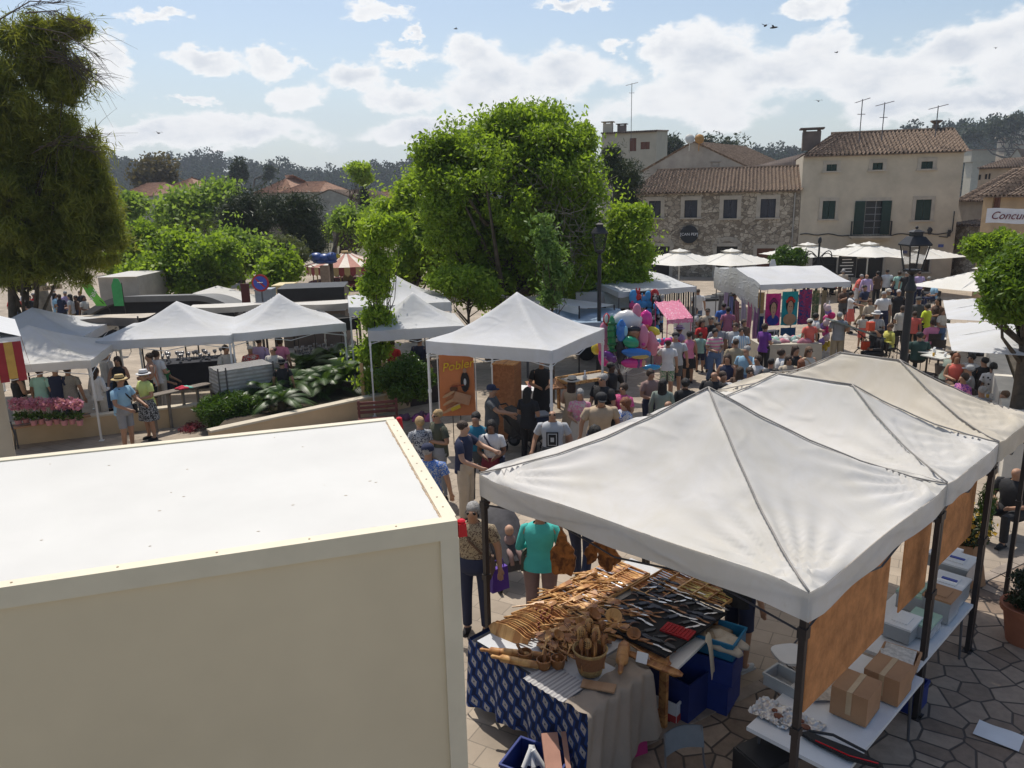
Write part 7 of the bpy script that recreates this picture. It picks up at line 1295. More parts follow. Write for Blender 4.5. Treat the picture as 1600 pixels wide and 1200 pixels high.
def spatula(g): g.tube([(-.15, 0, .008), (.04, 0, .008)], [.007, .009], 6); g.prism([(.03, -.012), (.07, -.026), (.15, -.030), (.15, .030), (.07, .026), (.03, .012)], .008, 0, Matrix.Translation((0, 0, .004)))
def fork(g): g.tube([(-.15, 0, .008), (.06, 0, .009)], [.007, .009], 6); [g.box((.11, y, .009), (.09, .008, .008)) for y in (-.02, -.007, .007, .02)]; g.box((.06, 0, .009), (.02, .05, .009))
KINDS_ = [spoon, spatula, fork]
zones = [('wooden utensil lying in the loose spread at the middle of the olive wood table', [(840, 985), (935, 925), (1000, 960), (895, 1020)], 85, .95), ('pale wooden utensil in the front rows between the boards and the divided tray', [(800, 965), (915, 890), (965, 915), (860, 980)], 85, .95), ('wooden utensil in the dark heap beside the mortars', [(835, 1010), (900, 985), (930, 1010), (870, 1035)], 44, .96)]
for zi, (lab, quad, n, z) in enumerate(zones):
    C4 = [qloc(x, y, z) for x, y in quad]; protos = {}
    for i in range(n):
        u, v = RNG.random(), RNG.random(); a = (C4[0][0]*(1-u)+C4[1][0]*u)*(1-v)+(C4[3][0]*(1-u)+C4[2][0]*u)*v; b = (C4[0][1]*(1-u)+C4[1][1]*u)*(1-v)+(C4[3][1]*(1-u)+C4[2][1]*u)*v
        k = (i % 3, [i % 5, (0, 0, 1, 3, 0)[i % 5], 1+(i % 4)][zi]); rot = RNG.normal()*(.4, .16, .45)[zi]+(.55, 1.15, 2.6)[zi]; zz = z-.03+.07*RNG.random()
        if k not in protos: protos[k] = small('wooden_utensil', lab, 'utensil', a, b, zz, rot, KINDS_[k[0]], WOODS[k[1] % 5], ['utensils of the loose spread', 'utensils of the front rows', 'utensils of the dark heap'][zi], ry=RNG.normal()*.1)
        else: dupe(protos[k], a, b, zz, rot, RNG.normal()*.15, RNG.normal()*.12, RNG.uniform(1.1, 1.6))
# divided tray with rows of cutlery
def tray(label, a0, a1, b0, b1, z, nx, ny, per, mt, items, name='divided_tray', lab2='wooden cutlery piece in the divided tray', grp='cutlery in the divided tray', rot0=0.3, wal=None):
    t = thing(name, label, 'tray', Q((a0+a1)/2, (b0+b1)/2, z), ANG); w_, d_ = a1-a0, b1-b0; g = MB(); g.box((0, 0, .006), (w_, d_, .012)); g.build('bottom', mt, t)
    wal = wal or W_L
    for i in range(nx+1): g = MB(); g.box((-w_/2+w_*i/nx, 0, .03), (.012, d_, .045)); g.build('divider', wal, t)
    for j in range(ny+1): g = MB(); g.box((0, -d_/2+d_*j/ny, .0302), (w_, .012, .045)); g.build('divider', wal, t)
    protos = {}
    for i in range(nx):
        for j in range(ny):
            for k in range(per):
                a = a0+w_*(i+.5+RNG.uniform(-.12, .12))/nx; b = b0+d_*(j+(k+.5)/per)/ny; kk = (RNG.integers(0, len(items)), (i+j) % 3); fn, mm = items[kk[0]]
                sc_ = min(1.1, w_/nx/.32); r_ = rot0*RNG.uniform(-.4, .6)
                if kk[0] not in protos: protos[kk[0]] = small('cutlery', lab2, 'cutlery', a, b, z+.03, r_, fn, mm, grp); protos[kk[0]].scale = (sc_,)*3
                else: dupe(protos[kk[0]], a, b, z+.03+.015*RNG.random(), r_, RNG.normal()*.2, 0, sc_*RNG.uniform(.85, 1.05))
def bladep(g): g.tube([(-.12, 0, .01), (0, 0, .01)], [.010, .009], 6); g.prism([(0, -.012), (.12, -.008), (.15, 0), (.12, .010), (0, .012)], .003, 0, Matrix.Translation((0, 0, .009)))
M_BLADE = mat('steel_blade', (.6, .6, .62), .25, .05, metal=.9)
tray('pale divided tray of wooden cutlery in the middle of the olive wood table', .06, .66, .95, 2.2, .93, 2, 3, 9, W_M, [(spoon, W_L), (spatula, W_M), (bladep, M_BLADE), (spoon, W_D), (spatula, W_L)])
tray('second divided tray of wooden cutlery at the far end of the olive wood table', .70, 1.12, 1.75, 2.5, .93, 2, 2, 7, W_M, [(spoon, W_R), (spatula, W_M), (bladep, M_BLADE)], lab2='wooden cutlery piece in the far divided tray', grp='cutlery in the far divided tray')
tray('shallow wooden tray of yellow handled cutlery behind the knives', 1.15, 1.75, 2.1, 2.65, .95, 3, 2, 6, W_D, [(spatula, mat('boxwood', (.5, .4, .12), .5)), (spoon, mat('boxwood', (.5, .4, .12), .5)), (bladep, W_M)], lab2='yellow handled cutlery piece in the shallow tray', grp='yellow cutlery in the shallow tray')
# boards standing on edge, rolling pins, mortars, basket
bd0 = None
A0, A1 = qloc(778, 985, .95), qloc(852, 950, .95)
for i in range(17):
    q = i/16; a = A0[0]+(A1[0]-A0[0])*q*.9+.09; b = A0[1]+(A1[1]-A0[1])*q+.02
    def bd(g): g.prism([(-.16, 0), (-.12, -.045), (0, -.06), (.12, -.05), (.2, -.022), (.24, -.02), (.24, .02), (.2, .022), (.12, .05), (0, .062), (-.12, .045)], .012)
    if bd0 is None: bd0 = small('cutting_board', 'olive wood board in the row standing on edge at the stall front', 'cutting board', a, b, .96, .15, bd, W_L, 'boards standing on edge', rx=PI/2-.35); bd0.scale = (1.4,)*3
    else: dupe(bd0, a, b, .955+.012*math.sin(i), .15+.02*math.sin(i*3), PI/2-.35+.03*math.sin(i*5), 0, 1.25+.1*math.sin(i*2), WOODS[i % 4])
def pin(g): g.tube([(-.24, 0, 0), (-.23, 0, 0), (-.17, 0, 0), (-.15, 0, 0), (.15, 0, 0), (.17, 0, 0), (.23, 0, 0), (.24, 0, 0)], [.008, .015, .013, .03, .03, .013, .015, .008], 12)
for i, (px, py, r_, lab) in enumerate([(795, 1020, 1.15, 'slim reddish rolling pin nearest the standing boards'), (815, 1022, 1.2, 'pale rolling pin in the middle of the three'), (812, 1036, 1.05, 'thick pale rolling pin closest to the table edge')]): a, b = qloc(px, py, .94); small('rolling_pin', lab, 'rolling pin', a, b, .935+.01*i, r_-.6, pin, [W_M, W_L, W_L][i], 'rolling pins').scale = (1.35,)*3
def cup(g): g.lathe([(.0, 0), (.035, 0), (.045, .03), (.05, .075), (.044, .077), (.038, .03), (0, .015)], 18); g.tube([(0, 0, .03), (.05, .02, .12)], [.013, .009], 6)
for px, py, lab in ((820, 1030, 'brown mortar nearest the rolling pins'), (850, 1042, 'mortar with its pestle alone on the white tabletop'), (872, 1040, 'mortar leaning against the basket')): a, b = qloc(px, py, .93); small('mortar', lab, 'mortar', a, b, .90, px, cup, W_D, 'wooden mortars').scale = (1.6,)*3
a, b = qloc(922, 1052, .9); BK = thing('basket', 'striped wicker basket full of pierced wooden spoons', 'basket', Q(a, b, .925), ANG); BK.scale = (1.6,)*3
g = MB(); g.lathe([(.0, 0), (.075, 0), (.095, .08), (.11, .16), (.115, .165), (.105, .17), (.09, .08), (0, .02)], 28); g.build('wicker', mat('wicker', (.42, .28, .12), .85, .25, 30, .6, 90, pat='stripes', col2=(.24, .11, .05), pscale=1.6), BK, smooth=True)
for i in range(15):
    an = i*2.4; r = .03+.065*(i % 3)/2; p = Vector((r*math.cos(an), r*math.sin(an), .20+.06*(i % 2)+.03*RNG.random()))*1.55; t = thing('pierced_spoon', 'round headed pierced spoon standing in the wicker basket', 'spoon', Q(a, b, .925)+Matrix.Rotation(ANG, 3, 'Z') @ p, ANG+i, 'spoons in the wicker basket'); t.scale = (1.7,)*3
    g = MB(); g.tube([(0, 0, -.16), (0, 0, 0)], .006, 5); g.build('handle', W_M, t, smooth=True); g = MB(); g.ell((0, 0, .03), (.027, .016, .036), u=12, v=9); g.build('head', [W_M, W_L, W_D][i % 3], t, smooth=True)
    g = MB(); [g.ell((x*.011, s*.0145, .03+z*.013), .0035, u=6, v=4) for x in (-1, 0, 1) for z in (-1, 0, 1) for s in (-1, 1)]; g.build('holes', mat('print_hair', (.015, .01, .01)), t)['kind'] = 'stuff'
pr = None
for i in range(22):
    a, b = qloc(848+RNG.normal()*9, 962+RNG.normal()*10, 1.0)
    f_ = lambda g: (g.ell((0, 0, .03), (.014, .014, .014), u=8, v=6), g.tube([(0, 0, -.05), (0, 0, .03)], .006, 5))
    if pr is None: pr = small('wooden_pick', 'red brown knobbed stick in the bunch behind the standing boards', 'stick', a, b, .99, 0, f_, W_R, 'red brown knobbed sticks')
    else: dupe(pr, a, b, .97+.05*RNG.random(), i, RNG.normal()*.2, RNG.normal()*.2, 1.1)
# brown balls and bowls heap behind the basket
for i, (px, py, r) in enumerate([(893, 985, .035), (906, 975, .03), (925, 968, .045), (945, 975, .04), (958, 968, .05), (905, 1000, .03), (975, 985, .045), (990, 995, .04), (870, 1000, .035), (885, 1012, .03)]):
    a, b = qloc(px, py, .97); small('wooden_bowl', 'small turned olive wood bowl in the heap behind the basket', 'bowl', a, b, .95+.03*(i % 3), i, lambda g: g.lathe([(0, 0), (r*.6, 0), (r*1.3, r*.9), (r*1.2, r*.92), (r*.5, r*.2), (0, r*.15)], 16), WOODS[(i*2) % 5], 'turned bowls behind the basket', rx=.7*math.sin(i)).scale = (1.5,)*3
def trough(g, L_=.5): g.ring([[Vector((x, w_*math.cos(t_), .035*h_*math.sin(t_))) for t_ in np.linspace(PI, 2*PI, 9)]+[Vector((x, w_*.8*math.cos(t_), .035*h_*.7*math.sin(t_)+.004)) for t_ in np.linspace(2*PI, PI, 9)] for x, w_, h_ in ((-L_/2, .01, .2), (-L_*.45, .035, .8), (-.05, .05, 1), (L_*.4, .045, 1), (L_/2, .02, .4))])
for px, py, r_, lab in ((1020, 1000, -.35, 'long dark olive wood trough under the knife table'), (1010, 1020, -.3, 'second long wooden trough, nearer the table edge'), (1022, 1040, -.1, 'short pale wooden trough at the side shelf')): a, b = qloc(px, py, .9); small('wooden_trough', lab, 'trough', a, b, .93, r_+.2, trough, W_D if 'dark' in lab else W_M, 'wooden troughs').scale = (1.3,)*3
a, b = qloc(972, 1030, .98); small('wooden_mallet', 'thick rounded olive wood mallet lying across the table corner', 'mallet', a, b, .98, -1.0, lambda g: g.tube([(-.2, 0, 0), (-.19, 0, 0), (-.16, 0, 0), (.02, 0, 0), (.06, 0, 0), (.16, 0, 0), (.18, 0, 0)], [.02, .04, .047, .047, .02, .018, .01], 14), W_M).scale = (1.4,)*3
a, b = qloc(935, 1072, .94); small('flat_board', 'plain flat board on the striped runner', 'board', a, b, .932, .5, lambda g: g.box((0, 0, .009), (.34, .13, .016)), mat('plain_board', (.36, .22, .13), .6, .1, 3, pat='wood', col2=(.3, .17, .09), pscale=8), smooth=False)
a, b = qloc(1004, 1030, .95); small('price_card', 'blank white card folded on the stall corner', 'card', a, b, .93, .3, lambda g: (g.box((0, -.02, .05), (.12, .004, .11), Euler((-.5, 0, 0))), g.box((0, .03, .05), (.12, .004, .11), Euler((.5, 0, 0)))), M_LETW, smooth=False)
# knife table
KT = thing('knife_table', 'black cloth covered table of knives in leather sheaths', 'table', Q(1.32, 1.45), ANG); g = MB(); g.box((0, 0, .955), (1.05, 1.2, .03)); g.build('tabletop', mat('black_felt', (.012, .012, .014), .95), KT)
for x in (-.45, .45): g = MB(); g.box((x, -.5, .46), (.09, .05, .94)); g.build('leg', W_M, KT)
for x in (-.45, .45): g = MB(); g.box((x, .5, .46), (.05, .05, .94)); g.build('leg', W_M, KT)
def knife(g): g.tube([(-.12, 0, .012), (-.06, .004, .014), (0, 0, .012)], [.010, .013, .009], 7); g.prism([(0, -.018), (.08, -.018), (.12, .004), (.08, .018), (0, .016)], .003, 0, Matrix.Translation((0, 0, .011)))
def sheath(g): g.prism([(-.03, -.03), (.08, -.028), (.12, 0), (.08, .03), (-.03, .032)], .016, 0); g.tube([(-.10, 0, .01), (-.03, 0, .01)], [.014, .012], 7)
def curved(g): g.tube([(.07*math.cos(x)-.02, .07*math.sin(x), .012) for x in np.linspace(.2, 2.6, 9)], [.004, .008, .01, .011, .012, .012, .011, .011, .009], 6)
kp = {}; KM = [(knife, M_BLADE, 'steel bladed'), (sheath, mat('leather_black', (.02, .02, .024), .45, .2), 'black sheathed'), (sheath, mat('leather_navy', (.03, .035, .055), .5, .2), 'dark blue sheathed'), (curved, mat('horn', (.10, .05, .035), .3, .4), 'curved horn'), (knife, W_D, 'dark wooden')]
for i in range(98):
    a = 1.32+((i % 7)-3)*.145+RNG.normal()*.015; b = 1.45+((i//7)-5.5)*.098+RNG.normal()*.012; k = RNG.integers(0, 5); fn, mm, nm = KM[k]; r_ = .2+RNG.normal()*.16+(.9 if (i//7) % 4 == 2 else 0)
    if (i % 7) > 3 and (i//7) in (3, 4, 5): continue
    if k not in kp: kp[k] = small('knife', nm+' knife on the black felt table', 'knife', a, b, .972, r_, fn, mm, nm+' knives')
    else: dupe(kp[k], a, b, .972+.01*RNG.random(), r_, 0, 0, RNG.uniform(.7, 1.0))
a, b = 1.68, 1.32; small('knife_roll', 'open red lined case on the knife table', 'case', a, b, .975, .15, lambda g: (g.box((0, 0, .01), (.34, .20, .02)), [g.box((-.14+.04*i, 0, .024), (.012, .16, .012)) for i in range(8)]), mat('red_felt', (.28, .01, .015), .8, .3, 20), smooth=False)
g = MB(); g.grid(lambda u, v: (.22*(u-.5)+.03*math.sin(v*5), -.10*v-.02, .02-.42*v*v-.02*math.sin(u*9)), 12, 12); o = g.build('paper_cloth', mat('paper_white', (.5, .45, .36), .9, .05, 4, .3), smooth=True); o.location = Q(1.95, 1.42, .97); o.rotation_euler = (0, 0, ANG+PI/2+.4); tag(o, 'cream paper sheet hanging from the knife table corner', 'paper')
small('side_shelf', 'narrow white board shelf sticking out beside the troughs', 'shelf', 1.78, 1.25, .84, .1, lambda g: g.box((0, 0, 0), (.3, .8, .03)), M_WPL, smooth=False)
# carved slabs hanging
def slab(label, px, py, w_, h_, seed, zc, tilt=0):
    r = np.random.default_rng(seed); a, b = qloc(px, py, zc); n = 34; P = []
    for i in range(n): q = 2*PI*i/n; k = 1+.13*math.sin(3*q+seed)+.10*math.sin(5*q+seed*2)+.05*r.normal(); P.append((w_/2*k*math.cos(q), h_/2*k*math.sin(q)))
    g = MB(); g.prism(P, .03, 0, Matrix.Rotation(PI/2, 4, 'X')); o = g.build('carved_board', mat('olive_burl', (.30, .115, .03), .4, .5, 9, .2, pat='wood', col2=(.09, .03, .01), pscale=9)); o.location = Q(a, b, zc); o.rotation_euler = (0, tilt, ANG+.5); tag(o, label, 'cutting board', 'carved slabs hanging at the stall')
    g = MB(); g.tube([(0, -.02, h_*.45), (0, -.02, 2.62-zc)], .003, 4); c = g.build('hanging_cord', M_SEAM, o)
slab('large irregular olive wood slab hanging in front of the woman in turquoise', 880, 868, .30, .52, 3, 1.55); slab('smaller carved slab hanging under the tent edge', 926, 862, .16, .30, 5, 1.6, .3); slab('carved slab cut off by the tent edge, farthest right', 950, 868, .26, .36, 8, 1.6, -.2)
# crates and boxes under the stall
def crate(label, p, rot, sz, mt, name='crate', cat='crate', group=None, lid=None, fill=None):
    t = thing(name, label, cat, p, rot, group); w_, d_, h_ = sz; g = MB(); th = .012
    for x, y, a_, b_ in ((0, -d_/2, w_, th), (0, d_/2, w_, th), (-w_/2, 0, th, d_+th), (w_/2, 0, th, d_+th)): g.box((x, y, h_/2), (a_, b_, h_), taper=1.0)
    g.box((0, 0, th/2), (w_, d_, th)); 
    for x, y, a_, b_ in ((0, -d_/2-.008, w_+.03, .02), (0, d_/2+.008, w_+.03, .02), (-w_/2-.008, 0, .02, d_), (w_/2+.008, 0, .02, d_)): g.box((x, y, h_-.012), (a_, b_, .03))
    g.build('body', mt, t)
    if lid: g = MB(); g.box((0, 0, h_+.012), (w_+.03, d_+.03, .03)); g.box((0, 0, h_+.03), (w_*.6, d_*.6, .012)); g.build('lid', lid, t)
    return t
def qp(px, py, z): p = at(px, py, z); return Vector((p.x, p.y, 0))
crate('deep blue crate under the knife table, lowest of the stack', qp(1105, 1090, 0), ANG+.2, (.6, .42, .38), M_CRATE, lid=None, group='blue plastic crates'); p = qp(1108, 1092, 0); p.z = .385; crate('deep blue crate in the middle of the stack beside the stallholder', p, ANG+.25, (.6, .42, .30), M_CRATE, group='blue plastic crates'); p = p+Vector((.02, .03, .305)); ct = crate('teal blue crate on top of the stack beside the stallholder', p, ANG+.2, (.6, .42, .2), M_CRATE2, group='blue plastic crates')
heap('crumpled wrapping paper in the teal crate', p.x, p.y, p.z+.1, .5, .34, ANG, [mat('wrap', (.4, .36, .3)), mat('wrap2', (.25, .2, .14))], 9, .10, 'wrapping_paper', 'paper')
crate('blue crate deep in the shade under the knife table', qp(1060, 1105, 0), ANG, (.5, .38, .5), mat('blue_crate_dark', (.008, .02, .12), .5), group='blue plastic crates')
p = qp(838, 1235, 0); crate('blue crate with paper rolls in front of the patterned cloth', p, ANG+.3, (.55, .42, .36), M_CRATE, group='blue plastic crates')
for i in range(5): q = p+Vector((-.12+.05*i, .05+.03*(i % 2), .22)); t_ = tag(MB().tube([(0, 0, 0), (.08, .1, .14)], .028, 12).build('paper_roll', M_LETW, smooth=True, sharp=40, loc=q, rotz=i*.4), 'white paper roll standing in the front blue crate', 'roll', 'paper rolls in the crate')
g = MB(); g.box((0, 0, 0), (.16, .5, .05)); g.box((.14, 0, .02), (.05, .5, .012)); o = g.build('cardboard_tube_box', mat('pink_card', (.42, .22, .16), .8)); o.location = p+Vector((.16, -.06, .40)); o.rotation_euler = (.5, 0, ANG+.9); tag(o, 'long pinkish cardboard carton leaning in the front blue crate', 'carton')
t = crate('white carton with red stripes and an open top under the stall', qp(1040, 1110, .0)+Vector((0, 0, 0)), ANG+.1, (.42, .3, .26), M_WPL, 'carton', 'carton'); g = MB(); g.box((0, -.160, .06), (.43, .006, .10)); g.box((.222, 0, .06), (.006, .3, .10)); g.build('red_print', M_AWR, t)
g = MB(); g.box((0, 0, .13), (.3, .2, .26), taper=.9); tag(g.build('bag', mat('magenta_bag', (.35, .02, .12), .7), loc=qp(985, 1175, 0), rotz=.4), 'magenta bag peeping out below the taupe cloth', 'bag')
# right side: kraft panels, folding tables
M_OSB = mat('kraft_panel', (.52, .235, .095), .85, .28, 5, .3, 25); M_OSB.node_tree.nodes['Principled BSDF'].inputs['Specular IOR Level'].default_value = .15
for i, (b0, b1, z0, z1, lab) in enumerate(((.48, 2.2, 1.36, 2.36, 'widest brown pressed board hanging at the right side of the near tent'), (2.58, 3.34, 1.42, 2.36, 'narrow brown pressed board between two tent legs'), (3.54, 4.87, 1.52, 2.4, 'brown pressed board hanging under the farther tents'))):
    t = thing('hanging_board', lab, 'board', Q(3.5, (b0+b1)/2, z0), ANG, 'brown boards hanging at the tent side'); g = MB(); g.box((0, 0, (z1-z0)/2), (.014, b1-b0, z1-z0)); g.build('panel', M_OSB, t)
    for k in (-.35, 0, .35): g = MB(); g.tube([(0, k*(b1-b0), z1-z0-.01), (.01, k*(b1-b0), z1-z0+.12)], .005, 4); g.build('cable_tie', M_WPL, t)
def ftable(label, ca, cb, w_, d_, h): return table(label, *Q(ca, cb).xy, w_, d_, h, ANG+PI/2, M_WPL, M_ALU, group='white folding tables')
ftable('white folding table with taped cartons and foil plates', 3.33, 1.70, 1.95, .92, .74); ftable('white folding table with plastic storage boxes', 3.30, 3.72, 1.85, .78, .74)
def carton(label, px, py, z, sz, rot, mt=M_CARD, tape=True, grp='cardboard boxes on the folding table'):
    a, b = qloc(px, py, z); t = thing('cardboard_box', label, 'box', Q(a, b, z), ANG+rot, grp); g = MB(); g.box((0, 0, sz[2]/2), sz); g.build('body', mt, t)
    if tape: g = MB(); g.box((0, 0, sz[2]+.002), (.05, sz[1]+.006, .003)); g.box((0, -sz[1]/2-.002, sz[2]*.6), (.05, .003, sz[2]*.8)); g.build('tape', mat('tape', (.46, .33, .2), .25), t)
carton('taped cardboard box nearest the black blade case', 1335, 1110, .76, (.34, .38, .30), .05); carton('taped cardboard box in the middle of the folding table', 1385, 1080, .76, (.34, .38, .28), .02)
a, b = qloc(1400, 1045, .78); t = crate('low open carton filled with printed sheets', Q(a, b, .76), ANG+.15, (.34, .58, .12), M_CARD, 'carton', 'box'); g = MB(); [g.box((.02*math.sin(i*2), -.15+.1*i, .11+.005*i), (.3, .22, .004), Euler((.05*i, .04, .3*math.sin(i)))) for i in range(4)]; g.build('printed_sheets', mat('newsprint', (.5, .47, .43), .9, .3, 25), t)
for px, py, r_, lab in ((1320, 1060, .3, 'spread newspaper under the hanging board'), (1290, 1080, .9, 'second newspaper sheet beside the plastic box')): a, b = qloc(px, py, .76); small('newspaper', lab, 'newspaper', a, b, .762, r_, lambda g: g.grid(lambda u, v: ((u-.5)*.42, (v-.5)*.3, .006+.008*math.sin(u*9+v*5)), 12, 8), mat('newsprint', (.5, .47, .43), .9, .3, 25))
M_CLEAR = mat('cloudy_plastic', (.5, .53, .55), .25, .05); M_CLEAR.node_tree.nodes['Principled BSDF'].inputs['Transmission Weight'].default_value = .35
def pbox(label, px, py, z, sz, rot, lid, grp='plastic boxes on the folding tables', stripe=None):
    a, b = qloc(px, py, z); t = crate(label, Q(a, b, z), ANG+rot, sz, M_CLEAR, 'storage_box', 'plastic box', grp, lid=lid)
    if stripe: g = MB(); g.box((0, 0, sz[2]+.04), (sz[0]*.5, .05, .012)); g.build('clip', stripe, t)
M_BLUEP = mat('blue_handle', (.02, .04, .3), .4); M_MINT = mat('mint_lid', (.30, .45, .36), .4, .05)
pbox('cloudy plastic box with blue cutlery beside the foil plates', 1228, 1075, .72, (.36, .24, .14), -.1, None)
for px, py, z, sz, l_, st, lab in ((1408, 990, .76, (.28, .36, .16), M_WPL, None, 'storage box with a frosted lid behind the first hanging board'), (1440, 985, .76, (.26, .36, .14), M_MINT, None, 'storage box with a mint lid, nearest the tent leg'), (1430, 945, .76, (.3, .4, .2), M_MINT, None, 'larger mint lidded storage box below the narrow board'), (1468, 960, .76, (.28, .36, .26), M_CARD, None, 'brown carton among the plastic boxes'),
                             (1480, 935, .76, (.34, .42, .22), M_WPL, M_BLUEP, 'storage box with blue clips between two tent legs'), (1492, 905, .76, (.34, .42, .26), M_WPL, M_BLUEP, 'tallest storage box with blue clips, farthest along the table'), (1475, 880, .60, (.3, .42, .16), M_WPL, None, 'white crate under the far hanging board')): pbox(lab, px, py, z, sz, 0, l_, stripe=st)
crate('dark blue crate on the flagstones under the second folding table', Q(3.45, 3.2), ANG, (.4, .34, .3), M_CRATE, group='blue plastic crates')
M_FOIL = mat('aluminium_foil', (.62, .6, .58), .28, .1, 8, 1.0, 30, metal=.85)
for px, py, r, lab in ((1210, 1118, .17, 'crumpled foil plate with food scraps'), (1252, 1135, .15, 'second foil plate nearer the tent leg')):
    a, b = qloc(px, py, .73); t = thing('foil_plate', lab, 'plate', Q(a, b, .722), ANG); g = MB(); R_ = np.random.default_rng(int(px)); g.grid(lambda u, v: ((2*u-1)*r*1.2, (2*v-1)*r*.95, .015+.03*max(abs(2*u-1), abs(2*v-1))**2+.012*R_.normal()), 16, 16); g.build('foil', M_FOIL, t); g = MB(); g.ell((.05, -.02, .04), (.05, .04, .018)); g.ell((-.02, .04, .035), (.03, .03, .012)); g.build('food', mat('leftovers', (.16, .05, .025), .5, .4, 20), t, smooth=True)
a, b = qloc(1312, 1172, .76); t = thing('blade_case', 'black blade case with red piping across the table corner', 'case', Q(a, b, .765), ANG+.1); g = MB(); g.prism([(-.35, -.03), (-.2, -.07), (.1, -.10), (.34, -.03), (.36, .02), (.1, .05), (-.3, .03)], .03); g.build('case', mat('nylon_black', (.012, .012, .014), .7, .1, 20), t); g = MB(); g.tube([(-.2, -.06, .034), (.1, -.07, .034), (.33, -.01, .034)], .006, 5); g.build('red_piping', M_RED, t); g = MB(); g.tube([(-.3, .05, .02), (-.1, .12, .03), (.2, .09, .02)], .014, 6); g.build('strap', M_BLACK, t)
def fchair(label, p, rot, mt, group='folding chairs at the stall', h=.45):
    t = thing('folding_chair', label, 'chair', p, rot, group); g = MB(); g.ring([[Vector((.2*math.copysign(abs(math.cos(q))**.6, math.cos(q)), .2*math.copysign(abs(math.sin(q))**.6, math.sin(q)), z)) for q in np.linspace(0, 2*PI, 20, endpoint=False)] for z in (h-.02, h+.01)]); g.build('seat', mt, t, smooth=True, sharp=30)
    g = MB(); g.grid(lambda u, v: ((u-.5)*.4, .2+.06*math.sin(u*PI)+.05*v, h+.22+.2*v), 10, 4); g.grid(lambda u, v: ((.5-u)*.4, .21+.06*math.sin(u*PI)+.05*v, h+.22+.2*v), 10, 4); g.build('backrest', mt, t, smooth=True)
    for s in (-1, 1):
        g = MB(); g.tube([(s*.2, -.2, 0), (s*.2, .2, h+.05), (s*.19, .26, h+.42)], .011, 6); g.build('frame', M_ALU, t); g = MB(); g.tube([(s*.17, .24, 0), (s*.17, -.15, h)], .011, 6); g.build('leg', M_ALU, t)
    return t
fchair('white folding chair beside the hanging board', qp(1232, 1075, 0), ANG-.6, M_WPL); fchair('grey folding chair at the lower edge below the stall', at(1090, 1172, .85).xyz*1-Vector((0, 0, .85)), .3, mat('chair_grey', (.10, .12, .14), .5))
g = MB(); g.box((0, 0, .26), (.42, .4, .52)); g.box((0, 0, .525), (.38, .36, .01)); tag(g.build('loudspeaker', M_BLACK, loc=Vector((*at(1195, 1178, .5).xy, 0)), rotz=.5), 'black loudspeaker box under the foil plates table', 'loudspeaker')
p = at(1560, 1150, .02); g = MB(); g.grid(lambda u, v: ((u-.5)*.42, (v-.5)*.30, .012+.01*math.sin(u*6)*math.sin(v*4)), 10, 6); tag(g.build('paper_sheet', mat('sheet_white', (.62, .64, .66), .6, .03), smooth=True, loc=(p.x, p.y, .02), rotz=-.75), 'large white sheet lying on the flagstones', 'sheet')
# far end of the row: kraft wrapped flowers, raffia
p = qp(1500, 905, 0); t = thing('flower_bucket', 'kraft paper sleeve of yellow flowers at the far tent leg', 'flowers', p, ANG); g = MB(); g.ring([[Vector((r*math.cos(q), r*math.sin(q), z)) for q in np.linspace(0, 2*PI, 8, endpoint=False)] for r, z in ((.34, .02), (.22, .62))], caps=False); g.build('sleeve', M_CARD, t)
V_, Q_ = leaf_quads(ell_points((0, 0, .85), (.36, .36, .28), 900, .2), .09, .35); np_mesh('foliage', V_, Q_, LV['pine'], t); V_, Q_ = leaf_quads(ell_points((0, 0, .92), (.38, .38, .28), 150, .5), .07, .9); np_mesh('flowers', V_, Q_, leafmat('petals_yellow', (.5, .2, .02), (.6, .45, .05), .3), t)
for i, (px, py, lab) in enumerate(((1540, 700, 'dark woven bunch hanging at the far tent leg'), (1552, 690, 'pale raffia bunch hanging beside the dark one'), (1545, 760, 'lower green bunch hanging at the far tent leg'))):
    a, b = qloc(px, py, 1.9); t = thing('hanging_bunch', lab, 'bunch', Q(a, b, 1.9-.25*(i == 2)), 0, 'bunches hanging from the far tent'); V_, Q_ = leaf_quads(ell_points((0, 0, 0), (.1, .1, .3), 420, .2), .14, .12, 1.2); np_mesh('strands', V_, Q_, [LV['pine'], leafmat('raffia', (.3, .2, .08), (.5, .36, .18), .2), LV['glossy']][i], t); g = MB(); g.tube([(0, 0, .2), (0, 0, 2.7-1.9+.25*(i == 2))], .006, 4); g.build('cord', M_SEAM, t)
g = MB(); g.box((0, 0, .17), (.28, .09, .34), taper=.85); g.tube([(-.08, 0, .33), (-.06, 0, .45), (.06, 0, .45), (.08, 0, .33)], .008, 5); hb = at(780, 905, .55); tag(g.build('carrier_bag', mat('purple_bag', (.07, .015, .26), .6, .1, 4, .3), loc=(hb.x, hb.y-.05, .42), rotz=.6), 'purple carrier bag beside the man in the patterned shirt', 'bag')
